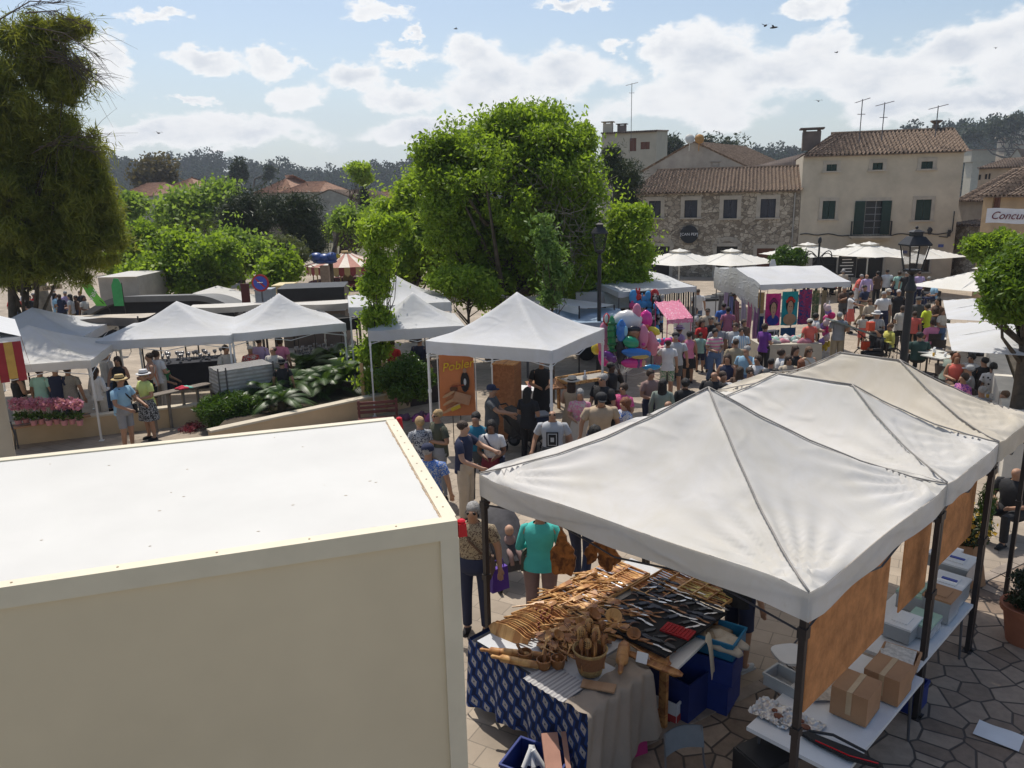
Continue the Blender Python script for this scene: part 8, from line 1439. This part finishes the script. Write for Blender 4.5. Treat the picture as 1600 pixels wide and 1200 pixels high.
# ================================================================ strollers, balloons, poster stall, café, planters
def stroller(label, p, rot, cover, baby=False):
    t = thing('stroller', label, 'stroller', p, rot); M_SF = M_DARK
    for x, y, r in ((-.27, -.42, .10), (.27, -.42, .10), (-.28, .38, .16), (.28, .38, .16)): 
        g = MB(); g.tube([(x-.02, y, r), (x+.02, y, r)], r, 18); w_ = g.build('wheel', M_RUBBER, t); g = MB(); g.tube([(x-.025, y, r), (x+.025, y, r)], r*.6, 12); g.build('rim', M_ALU, w_)
    for s in (-1, 1): g = MB(); g.tube([(s*.25, -.42, .12), (s*.24, -.05, .5), (s*.24, .55, 1.02)], .014, 6); g.tube([(s*.25, .38, .18), (s*.24, -.05, .5)], .014, 6); g.build('frame', M_SF, t)
    g = MB(); g.tube([(-.24, .55, 1.02), (0, .6, 1.04), (.24, .55, 1.02)], .018, 8); g.build('handle', M_RUBBER, t)
    g = MB(); g.ring([[Vector((x*w_, y+.02*math.sin(x*9), z)) for x, z in ((-1, z0), (-1, z1), (-.6, z1+.06), (.6, z1+.06), (1, z1), (1, z0))] for y, w_, z0, z1 in ((-.45, .16, .32, .42), (-.2, .22, .35, .62), (.1, .25, .38, .88), (.35, .22, .5, .98), (.42, .12, .6, .9))]); g.build('hood' if not baby else 'seat', cover, t, smooth=True, sharp=50)
    if baby: g = MB(); g.ell((0, -.15, .84), (.07, .075, .085)); g.ell((0, -.16, .66), (.10, .09, .12)); g.tube([(-.06, -.2, .58), (-.07, -.4, .56), (-.07, -.46, .42)], [.045, .04, .03], 8); g.tube([(.06, -.2, .58), (.07, -.4, .56), (.07, -.46, .42)], [.045, .04, .03], 8); g.m = [0 if i < 70 else 1 for i in range(len(g.m))]; g.build('person', [mat('skin_l', SKIN['l']), cmat('mauve')], None, smooth=True, loc=p, rotz=rot); o = bpy.context.scene.collection.objects[-1]; tag(o, 'baby sitting in the stroller behind the near tent pole', 'person')
M_COV = mat('stroller_black', (.014, .014, .016), .5, .2, 4, .6, 8)
p = head(815, 640, 1.0); stroller('black covered stroller pushed by the man in the navy cap', (p.x, p.y, 0), math.radians(60), M_COV); p = head(790, 812, .95); stroller('grey and black stroller with a baby, beside the woman in turquoise', (p.x, p.y, 0), math.radians(20), mat('stroller_grey', (.035, .033, .038), .7, .4, 10), True)
p = head(842, 700, .5); t = thing('shopping_trolley', 'dark blue wheeled trolley behind the black stroller', 'trolley', (p.x+.0, p.y+1.6, 0), .3); g = MB(); g.box((0, 0, .5), (.55, .4, .5)); g.build('bag', mat('trolley_navy', (.03, .045, .09), .6, .3, 6), t); g = MB(); g.box((0, 0, .78), (.6, .42, .03)); g.build('lid', mat('trolley_grey', (.2, .22, .26), .6), t); [(lambda g: (g.tube([(x-.02, 0, .1), (x+.02, 0, .1)], .1, 12), g.build('wheel', M_RUBBER, t)))(MB()) for x in (-.28, .28)]
# balloons
YB = 20.6; cb = atY(985, 575, YB)
def bal(label, px, py, rx, ry, col, parts=(), rot=0, dy=0, rz=None):
    p = atY(px, py, YB+dy); k = (YB+dy)/F_PX*1.2; t = thing('foil_balloon', label, 'balloon', p, 0, 'foil balloons in the bunch'); m = mat('foil_'+str(col), col, .22, .06, 3, .25, 6, spec=.7); g = MB()
    g.ell((0, 0, 0), (rx*k, min(rx, ry)*k*.7, ry*k), Euler((0, rot, 0)), 18, 12)
    for i, v in enumerate(g.v): a = math.atan2(v[2], v[0]); g.v[i] = (v[0]*(1+.04*math.sin(a*9)), v[1], v[2]*(1+.04*math.sin(a*9)))
    g.build('body', m, t, smooth=True)
    for dx, dz, a, b, c_, nm in parts: g = MB(); g.ell((dx*k, -.06, dz*k), (a*k, min(a, b)*k*.6, b*k)); g.build(nm, mat('foil_'+str(c_), c_, .25, .06), t, smooth=True)
    g = MB(); e = atY(972, 585, YB)-p; g.tube([(0, 0, -ry*k*.8), e*.6+Vector((0, 0, -.1)), e], .004, 3); g.build('string', M_STEEL_W, t)
Wt_, Pk, Hp, Gn, Bl, Yl, Pu, Bk, Rd = (.6, .58, .58), (.6, .2, .3), (.6, .02, .25), (.01, .2, .06), (.02, .16, .5), (.6, .5, .03), (.12, .02, .18), (.02, .02, .03), (.45, .02, .03)
bal('big white balloon with a pink ear at the top of the bunch', 980, 502, 20, 15, Wt_, [(12, 13, 6, 11, Pk, 'ear'), (-4, 3, 2, 2, Bk, 'eye')]); bal('hot pink and orange balloon at the upper right of the bunch', 1009, 500, 9, 13, Hp, [(0, -7, 5, 7, (.6, .15, .1), 'patch')], dy=.1); bal('tall green ridged balloon on the left of the bunch', 956, 522, 6, 24, Gn, [(0, 14-9*i, 7, 2.2, (.01, .12, .04), 'ridge') for i in range(5)], dy=-.3)
bal('bright blue balloon with pale sides in the bunch', 971, 517, 7, 15, Bl, [(5, 0, 3, 7, (.25, .5, .65), 'side_patch'), (0, 10, 3, 6, Bl, 'fin')], dy=-.4); bal('pink striped balloon at the far left of the bunch', 943, 530, 8, 22, Pk, [(4, 4-7*i, 5, 1.5, Wt_, 'stripe') for i in range(3)]); bal('deep pink balloon low on the left of the bunch', 944, 557, 8, 14, Hp); bal('black long balloon in the middle of the bunch', 970, 550, 6, 18, Bk, dy=-.35)
bal('round brown faced balloon with a dark cap in the bunch', 990, 520, 9, 9, (.3, .13, .07), [(0, 5, 9, 5, Bk, 'cap')], dy=-.3); bal('lilac white balloon behind the brown one', 992, 510, 14, 5, (.42, .4, .55)); bal('green pointed balloon in the middle of the bunch', 986, 535, 11, 8, (.01, .28, .14), rot=.3, dy=-.45); bal('pink egg shaped balloon on the right of the bunch', 1005, 526, 7, 16, Pk, [(0, -9, 3, 3, Hp, 'snout'), (2, 6, 1.2, 1.2, Bk, 'eye')], dy=-.3)
bal('longer pink balloon right of the egg shaped one', 1018, 537, 8, 17, (.6, .18, .25), dy=-.1, rot=-.2); bal('yellow balloon at the right edge of the bunch', 1022, 517, 9, 5, Yl, rot=.5); bal('red balloon under the pink ones', 1000, 542, 9, 5, Rd, dy=-.1); bal('long blue and gold balloon across the lower right', 995, 552, 20, 7, Bl, [(4, -4, 12, 3.5, (.5, .35, .1), 'gold_belly')], rot=.12, dy=-.5)
bal('purple oval balloon at the lower left of the bunch', 953, 558, 11, 6, Pu, [(0, 1, 9, 1, (.4, .25, .45), 'stripe')], rot=.7, dy=-.5); bal('pink and purple ringed balloon at the bottom of the bunch', 990, 567, 17, 7, Hp, [(6, 0, 3, 7, Pu, 'ring'), (13, 0, 3, 5, (.6, .35, .2), 'ring')], dy=-.4); bal('yellow balloon peeping out left behind the tent leg', 932, 545, 7, 8, Yl, dy=.2)
bal('small pale pink ball balloon at the right edge', 1027, 538, 3.2, 3.2, Pk); bal('small blue ball balloon above the pale pink one', 1029, 533, 3.5, 3.5, (.1, .3, .5), dy=.2); bal('candy striped balloon at the upper left of the bunch', 948, 500, 5, 9, Rd, [(-1, 2, 2.5, 6, Wt_, 'stripe')]); bal('flat cyan balloon lying low beside the seller', 1018, 574, 12, 4, (.02, .3, .6), dy=-.2)
# orange poster, cabinet, table and display under the white tent
a_, b_ = atY(684, 555, 16.9), atY(741, 560, 16.9); t = thing('poster_banner', 'orange hanging poster with yellow brush lettering and baskets of food', 'banner', ((a_.x+b_.x)/2, 16.9, 0), .05); w_ = b_.x-a_.x; z1 = a_.z; z0 = atY(690, 650, 16.9).z
g = MB(); g.grid(lambda u, v: ((u-.5)*w_*(1-.05*v), .02*math.sin(v*7), z0+(z1-z0)*v), 8, 14); g.build('cloth', mat('poster_orange', (.50, .17, .06), .7, .12, 2), t, smooth=True)
text('Pobler', .27, mat('poster_yellow', (.62, .42, .02), .6), t, (.02, -.05, z1-.24), (PI/2, -.15, 0), shear=.3); RP = np.random.default_rng(3)
def pshape(x, z, rx, rz, c_, nm, r_=0, sq=False):
    g = MB(); n = 4 if sq else 14; P = [Vector((x+math.cos(q+.78*sq)*rx*math.cos(r_)-math.sin(q+.78*sq)*rz*math.sin(r_), 0, z+math.cos(q+.78*sq)*rx*math.sin(r_)+math.sin(q+.78*sq)*rz*math.cos(r_))) for q in np.linspace(0, 2*PI, n, endpoint=False)]
    g.add([p+Vector((0, -.045-.0012*pshape.k, 0)) for p in P], [tuple(range(n))]); pshape.k += 1; g.build(nm, mat('print_'+str(c_), c_, .7, .15, 9), t)
pshape.k = 0; zc = z0
pshape(.18, z1-.62, .10, .24, (.015, .012, .012), 'printed_figure'); pshape(.18, z1-.36, .045, .055, (.35, .2, .13), 'printed_face'); pshape(.18, z1-.62, .03, .08, (.5, .5, .5), 'printed_badge'); pshape(-.08, z1-.78, .09, .07, (.10, .04, .02), 'printed_bowl')
for i in range(7): pshape(-.2+.06*(i % 3), z1-.9-.06*i, .16, .035, [(.45, .27, .14), (.3, .12, .05), (.5, .34, .2)][i % 3], 'printed_basket', .5)
pshape(.1, z1-1.0, .27, .17, (.42, .23, .13), 'printed_basket', -.3, True); pshape(-.05, z1-1.22, .16, .06, (.55, .38, .03), 'printed_lettering', .4, True); pshape(.02, z1-.7, .2, .02, (.25, .05, .02), 'printed_lettering', .1, True)
for s in (-1, 1): g = MB(); g.tube([(s*w_*.52, .05, 0), (s*w_*.52, .05, z1+.05)], .014, 5); g.build('pole', M_STEEL_W, t)
a_, b_ = atY(772, 572, 17.6), atY(813, 628, 17.6); t = thing('cabinet', 'tall plain brown wooden cabinet under the white tent', 'cabinet', ((a_.x+b_.x)/2, 17.9, 0), math.radians(-20)); w_ = (b_.x-a_.x)*.9; g = MB(); g.box((0, 0, a_.z/2), (w_, .5, a_.z)); g.build('body', OW('cabinet', (.30, .125, .05), (.24, .09, .035)), t); g = MB(); g.box((0, 0, a_.z+.015), (w_+.03, .53, .03)); g.build('top', W_M, t)
p = head(822, 612, .8); table('small table under a white cloth beside the apron wearer', p.x, p.y+.3, .6, .55, .82, -.3, M_WPL, cl=mat('white_cloth', (.6, .6, .6), .9, .05, 5), clh=.7)
g = MB(); g.lathe([(0, 0), (.045, 0), (.05, .12), (.02, .16), (.015, .22), (0, .22)], 12); tag(g.build('sauce_bottle', mat('bottle_pink', (.6, .25, .3), .3), smooth=True, loc=(p.x+.1, p.y+.3, .83)), 'pink and white squeeze bottle on the white cloth', 'bottle')
p = head(865, 600, .8); t = thing('display_stand', 'dark wooden display frame with a sloped tray of goods', 'stand', (p.x-.2, p.y, 0), .25); g = MB(); g.box((0, 0, .78), (1.0, .6, .03), Euler((.2, 0, 0))); g.build('tray', W_D, t); [(lambda g: (g.tube([(x, y, 0), (x, y, .78)], .025, 4), g.build('leg', W_D, t)))(MB()) for x in (-.46, .46) for y in (-.25, .25)]
p = head(900, 596, .85); t = thing('display_stand', 'pale wooden framed counter behind the woman in the straw hat', 'stand', (p.x+.3, p.y+.5, 0), .5); g = MB(); g.box((0, 0, .8), (1.5, .7, .04)); g.build('countertop', mat('counter_glass', (.35, .33, .3), .4), t)
for x, y, sx, sy_ in ((0, -.37, 1.56, .05), (0, .37, 1.56, .05), (-.76, 0, .05, .7), (.76, 0, .05, .7)): g = MB(); g.box((x, y, .83), (sx, sy_, .08)); g.build('rim', W_L, t)
[(lambda g: (g.tube([(x, y, 0), (x, y, .78)], .03, 4), g.build('leg', W_L, t)))(MB()) for x in (-.7, .7) for y in (-.3, .3)]
p = head(905, 573, 1.05); g = MB(); g.lathe([(0, 0), (.06, 0), (.065, .1), (.02, .13), (.02, .25), (0, .25)], 12); tag(g.build('pump_bottle', M_WPL, smooth=True, loc=(p.x+.1, p.y-.6, .83)), 'white pump bottle on the pale framed counter', 'bottle')
p = head(690, 618, .9); t = thing('easel_sign', 'grey sign board on a thin stand before the orange poster', 'sign', (p.x+.45, p.y-1.2, 0), .1); g = MB(); g.box((0, 0, 1.0), (.2, .02, .55)); g.build('board', mat('sign_grey', (.3, .33, .3), .6), t); g = MB(); g.tube([(-.09, .02, 0), (-.09, .02, 1.0)], .01, 4); g.tube([(.09, .02, 0), (.09, .02, 1.0)], .01, 4); g.build('stand', M_DARK, t)
# orchids
for i in range(9):
    px = 28+i*12; p = at(px, 655-2*(i % 2), .75); t = thing('potted_orchid', 'pink flowering orchid in a small pot on the shelf over the ochre wall', 'plant', (p.x, p.y, .60), 0, 'orchids on the shelf'); g = MB(); g.lathe([(0, 0), (.06, 0), (.08, .13), (.07, .13), (0, .1)], 12); g.build('pot', mat('pot_pink', (.45, .2, .22), .6), t, smooth=True, sharp=40)
    V_, Q_ = leaf_quads(ell_points((0, 0, .52), (.17, .15, .16), 150, .3), .06, .9); np_mesh('blossoms', V_, Q_, leafmat('petals_pink', (.42, .10, .22), (.65, .35, .48), .35), t); V_, Q_ = leaf_quads(ell_points((0, 0, .22), (.1, .1, .1), 40, .2), .14, .3); np_mesh('leaves', V_, Q_, LV['glossy'], t); g = MB(); [g.tube([(0, 0, .1), (x, .02, .4)], .005, 4) for x in (-.06, 0, .06)]; g.build('stems', LV['glossy'], t)
a_, b_ = at(15, 668, .58), at(140, 648, .58); t = thing('plant_shelf', 'narrow shelf carrying the pink orchids', 'shelf', (a_.x, a_.y, 0), math.atan2(b_.y-a_.y, b_.x-a_.x)); L = (b_-a_).length; g = MB(); g.box((L/2, 0, .58), (L, .4, .03)); g.build('board', M_CARD, t); g = MB(); g.tube([(0, -.22, .66), (L, -.22, .66)], .012, 5); g.build('rail', M_ALU, t); [(lambda g: (g.tube([(x, .1, 0), (x, .1, .57)], .02, 5), g.build('leg', M_ALU, t)))(MB()) for x in (.1, L-.1)]
# planked rail with things on it, glassware tables, wrapped pallet
a_, b_ = at(238, 618, 1.0), at(330, 598, 1.0); t = thing('plank_rail', 'grey weathered plank rail on posts behind the ochre wall', 'rail', (a_.x, a_.y, 0), math.atan2(b_.y-a_.y, b_.x-a_.x)); L = (b_-a_).length; g = MB(); [g.box((L/2, .08*k, .97), (L, .07, .03)) for k in range(4)]; g.build('planks', mat('weathered_plank', (.2, .17, .14), .9, .2, 5), t); [(lambda g: (g.box((L*k/4+.05, .12, .48), (.06, .06, .95)), g.build('post', mat('weathered_plank', (.2, .17, .14)), t)))(MB()) for k in range(5)]
p = at(288, 606, 1.03); heap('red and mint cloth bag on the plank rail', p.x, p.y+.1, 1.0, .5, .2, .1, [mk('bagred', (.5, .03, .06)), mk('bagmint', (.2, .5, .4)), mk('bagmint', (.2, .5, .4))], 4, .07, 'cloth_bag', 'bag')
a_, b_ = at(333, 612, .85), at(418, 598, .85); t = thing('wrapped_pallet', 'pallet of goods wrapped in shiny clear film', 'pallet', ((a_.x+b_.x)/2, a_.y+.6, 0), math.atan2(b_.y-a_.y, b_.x-a_.x)); L = (b_-a_).length; g = MB(); z0, z1 = .75, 1.42; R_ = np.random.default_rng(5)
g.ring([[Vector(((x+.015*R_.normal())*L/2, (y+.02*R_.normal())*.4, z0+(z1-z0)*q)) for x, y in [(-1+i*.2, -1) for i in range(10)]+[(1, -1+i*.4) for i in range(5)]+[(1-i*.2, 1) for i in range(10)]+[(-1, 1-i*.4) for i in range(5)]] for q in np.linspace(0, 1, 9)]); g.build('film', mat('stretch_film', (.42, .42, .42), .22, .25, 6, .8, 12, pat='stripes', col2=(.3, .29, .28), pscale=3, spec=.8), t, smooth=True, sharp=60); g = MB(); g.box((0, 0, .37), (L, .8, .72)); g.build('base', M_DARK, t); [(lambda g: (g.tube([(x, -.42, .1), (x, -.42, 1.5)], .02, 5), g.build('corner_post', M_ALU, t)))(MB()) for x in (-L/2, -L/2+.2, L/2)]
for px0, px1, py, lab in ((225, 330, 572, 'dark table of glassware behind the couple in hats'), (455, 540, 560, 'blue covered table behind the cycads')):
    a_, b_ = at(px0, py, .9), at(px1, py-8, .9); L = (b_-a_).length; rt = math.atan2(b_.y-a_.y, b_.x-a_.x); table(lab, (a_.x+b_.x)/2, a_.y+1.0, L, 1.0, .85, rt, mat('table_dark', (.03, .03, .035), .7), cl=mat('cloth_dark', (.02, .022, .03) if px0 < 300 else (.08, .14, .24), .9), clh=.8); pro = None
    for i in range(26):
        xx, yy = (a_.x+b_.x)/2+math.cos(rt)*L*(i/26-.5), a_.y+1.0+RNG.uniform(-.35, .35)+math.sin(rt)*L*(i/26-.5)
        if pro is None: g = MB(); g.lathe([(.04, 0), (.045, .02), (.01, .04), (.01, .1), (.05, .14), (.055, .2), (.05, .2), (.0, .13)], 10); pro = g.build('glass_jar', mat('glassware%d' % px0, (.3, .3, .32), .15, .3), smooth=True); tag(pro, 'small vase or jar on the '+lab, 'jar', 'jars on the '+lab); o = pro
        else: o = pro.copy(); COL.objects.link(o)
        o.location = (xx, yy, .87); s_ = RNG.uniform(.7, 1.3); o.scale = (s_, s_, s_*1.1)
# stakes of the young tree and bench
p0 = at(588, 635, .42); 
for i, px in enumerate((567, 601)): a_ = atY(px, 600, 20.3); t = thing('tree_stake', ['left', 'right'][i]+' pale wooden stake of the slim young tree', 'stake', (a_.x, 20.3, .4)); g = MB(); g.box((0, 0, .35), (.09, .09, 1.3)); g.build('post', mat('stake_wood', (.42, .28, .14), .8, .15), t)
p = head(590, 628, .85); t = thing('bench', 'dark red slatted wooden bench before the planter wall', 'bench', (p.x, p.y, 0), math.radians(12)); M_BN = mat('bench_red', (.13, .04, .035), .6, .2)
g = MB(); [g.box((0, .22+.02*k, .55+.11*k), (1.0, .03, .07)) for k in range(3)]; g.build('backrest', M_BN, t); g = MB(); [g.box((0, -.2+.1*k, .43), (1.0, .07, .03)) for k in range(4)]; g.build('seat', M_BN, t); [(lambda g: (g.box((x, y, h_/2), (.06, .06, h_)), g.build('leg', M_BN, t)))(MB()) for x, y, h_ in ((-.46, -.2, .42), (.46, -.2, .42), (-.46, .24, .85), (.46, .24, .85))]
heap('purple garments thrown down at the end of the bench', p.x+1.0, p.y+.1, .35, .9, .5, .2, [mk('heap_purple', (.16, .04, .14)), mk('heap_dark', (.06, .03, .06)), mk('heap_rose', (.4, .1, .15))], 8, .2)
# café furniture
def cchair(label, p, rot, mt=M_DARK):
    t = thing('cafe_chair', label, 'chair', p, rot, 'café chairs'); g = MB(); g.box((0, 0, .45), (.42, .42, .035)); g.build('seat', mt, t); g = MB(); g.grid(lambda u, v: ((u-.5)*.42, .20+.05*math.sin(u*PI)+.04*v, .58+.27*v), 8, 3); g.grid(lambda u, v: ((.5-u)*.42, .21+.05*math.sin(u*PI)+.04*v, .58+.27*v), 8, 3); g.build('backrest', mt, t, smooth=True)
    for x, y, h_ in ((-.19, -.19, .44), (.19, -.19, .44), (-.19, .2, .85), (.19, .2, .85)): g = MB(); g.tube([(x*1.1, y*1.1, 0), (x, y, h_)], .013, 5); g.build('leg', mt, t)
    return t
CL = ['of the dark sitter by the menu board', 'of the sitter in red', 'of the grey haired sitter by the shop window', 'of the sitter in light blue', 'of the sitter in navy', 'of the woman in black', 'of the woman in yellow', 'of the man in dark green', 'of the person in dusty pink', 'of the man in grey green', 'of the red haired woman', 'of the woman in pale grey', 'of the man in the pale cap', 'of the large man in black', 'of the woman in purple', 'of the grey haired seated man', 'of the red bearded man', 'of the bald man at the right edge', 'of the person with the checked headband']
for (P_, yw), l_ in zip(CHAIRS, CL): cchair('dark café chair '+l_, (P_.x, P_.y, 0), math.radians(yw))
p = at(1466, 545, .5); cchair('empty dark café chair with a curved back, by the marble table', (p.x, p.y, 0), 2.6); p = at(1478, 530, .5); cchair('empty white café chair behind the dusty pink sitter', (p.x, p.y+.4, 0), -.5, M_WPL)
def ctable(label, px, py, top, sq=True):
    p = at(px, py, .74); t = thing('cafe_table', label, 'table', (p.x, p.y, 0), .4, 'café tables'); g = MB(); g.box((0, 0, .73), (.7, .7, .03)) if sq else g.lathe([(0, .715), (.36, .715), (.36, .745), (0, .745)], 24); g.build('tabletop', top, t); g = MB(); g.tube([(0, 0, .03), (0, 0, .72)], .03, 8); g.box((0, 0, .02), (.4, .4, .03)); g.build('pedestal', M_DARK, t)
    for k in range(4): g = MB(); a = k*1.7; g.lathe([(0, 0), (.03, 0), (.035, .1), (.03, .1), (0, .01)], 10, (0, 0, 0)); tag(g.build('glass', [M_WPL, M_CLEAR, mat('beer', (.5, .3, .05), .2), M_WPL][k], smooth=True, loc=(p.x+.2*math.cos(a), p.y+.2*math.sin(a), .747)), 'drink glass on the '+label, 'glass', 'glasses on the '+label)
ctable('small marble café table in the sun', 1467, 556, mat('marble_top', (.6, .6, .55), .3)); ctable('café table between the man in grey green and the pale cap', 1502, 577, mat('zinc_top', (.35, .35, .34), .4)); ctable('café table before the red bearded man', 1553, 622, mat('zinc_top', (.35, .35, .34), .4)); p = at(1452, 520, .74); ctable('café table beside the man in dark green', 1450, 548, mat('marble_top', (.6, .6, .55), .3))
# pedal cart
p = at(1345, 572, 0); t = thing('pedal_cart', 'three wheeled pedal cart with a long slanting grey panel', 'cart', (p.x, p.y, 0), .12); g = MB(); z_ = lambda px, py: atY(px, py, p.y); A, B = z_(1293, 498), z_(1378, 528); d = Vector((B.x-A.x, 0, B.z-A.z)); g.box(((A.x+B.x)/2-p.x, 0, (A.z+B.z)/2), (d.length, .55, .05), Euler((0, -math.atan2(d.z, d.x), 0))); g.build('panel', mat('panel_green_grey', (.17, .2, .19), .6, .1, 3), t)
for x, y in ((0, 0), (.9, -.3), (.9, .3)):
    g = MB(); R_ = .30; g.ring([[Vector((x+(R_+.02*math.cos(q))*math.cos(a), y+.02*math.sin(q), R_+(R_+.02*math.cos(q))*math.sin(a)+.02)) for q in np.linspace(0, 2*PI, 6, endpoint=False)] for a in np.linspace(0, 2*PI, 29)], caps=False); w_ = g.build('wheel', M_RUBBER, t); g = MB(); [g.tube([(x, y, R_+.02), (x+R_*math.cos(a), y, R_+.02+R_*math.sin(a))], .005, 3) for a in np.linspace(0, 2*PI, 14)]; g.build('spokes', M_ALU, w_)
g = MB(); g.tube([(0, 0, .32), (.1, 0, .9), (.35, 0, .5), (.9, 0, .35)], .02, 6); g.tube([(.1, 0, .9), (-.9, .1, 1.7)], .018, 5); g.tube([(.9, 0, .3), (.55, 0, 1.3)], .03, 5); g.build('frame', M_DARK, t); g = MB(); g.tube([(.1, -.25, .95), (.1, .25, .95)], .015, 5); g.build('handlebar', M_BLACK, t)
for dx, z0 in ((.12, 1.35), (0, .72)): g = MB(); g.box((dx, -.15, z0), (.22, .16, .28)); g.build('orange_box', mat('signal_orange', (.65, .08, .03), .5), t)
p = at(1285, 560, 0); t = thing('toy_pole', 'pole hung with pink and yellow toys beside the scarf stall', 'toy stand', (p.x, p.y, 0)); g = MB(); g.tube([(0, 0, 0), (.1, 0, 2.0)], .02, 5); g.build('pole', M_STEEL_W, t)
for i in range(12): g = MB(); g.ell((RNG.normal()*.12, RNG.normal()*.08-.05, .35+.13*i), (.12, .08, .12)); g.ell((RNG.normal()*.12, -.12, .4+.13*i), (.06, .05, .12)); g.build('toy', [M_TOY[0], mk('toyhot', (.6, .03, .15)), M_TOY[3], mk('toypale', (.6, .45, .45))][i % 4] if i > 1 else mk('yellow', (.6, .45, .05)), t, smooth=True)
# birds
for i, (px, py, s, lab) in enumerate([(1196, 40, 1.5, 'swift with raised wings, high right'), (1209, 43, 1.5, 'swift gliding right of the other high one'), (1307, 82, .8, 'distant bird above the long cloud'), (1279, 158, 1.0, 'small bird left of the roof aerials'), (248, 208, 1.1, 'small dark bird low over the left hills'), (712, 45, .8, 'tiny bird high above the round tree'), (1556, 75, .8, 'tiny bird at the far right')]):
    p = atY(px, py, 60); g = MB(); k = .22*s; g.ell((0, 0, 0), (k*.25, k*.9, k*.2)); [g.add([(0, k*.3, 0), (0, -k*.2, 0), (sx*k*.8, -k*.1, k*.35), (sx*k*1.7, -k*.6, k*.15), (sx*k*.8, k*.25, k*.4), (0, k*.3, .015), (0, -k*.2, .015), (sx*k*.8, -k*.1, k*.37), (sx*k*.8, k*.25, k*.42)], [(0, 1, 2, 4), (4, 2, 3), (5, 8, 7, 6)]) for sx in (-1, 1)]; tag(g.build('bird', M_BLACK, loc=p, rotz=i), lab, 'bird', 'birds over the square')
# haze over the whole place
hz = bpy.data.materials.new('haze'); hz.use_nodes = True; hz.node_tree.nodes.clear(); o_ = N(hz.node_tree, 'ShaderNodeOutputMaterial'); v_ = N(hz.node_tree, 'ShaderNodeVolumePrincipled', i_Density=0.00035, i_Anisotropy=.2); v_.inputs['Color'].default_value = (.80, .88, 1, 1); hz.node_tree.links.new(v_.outputs[0], o_.inputs['Volume'])
g = MB(); g.box((0, 400, 45), (2400, 1000, 94)); tag(g.build('haze', hz), 'thin pale haze', 'haze', kind='stuff')
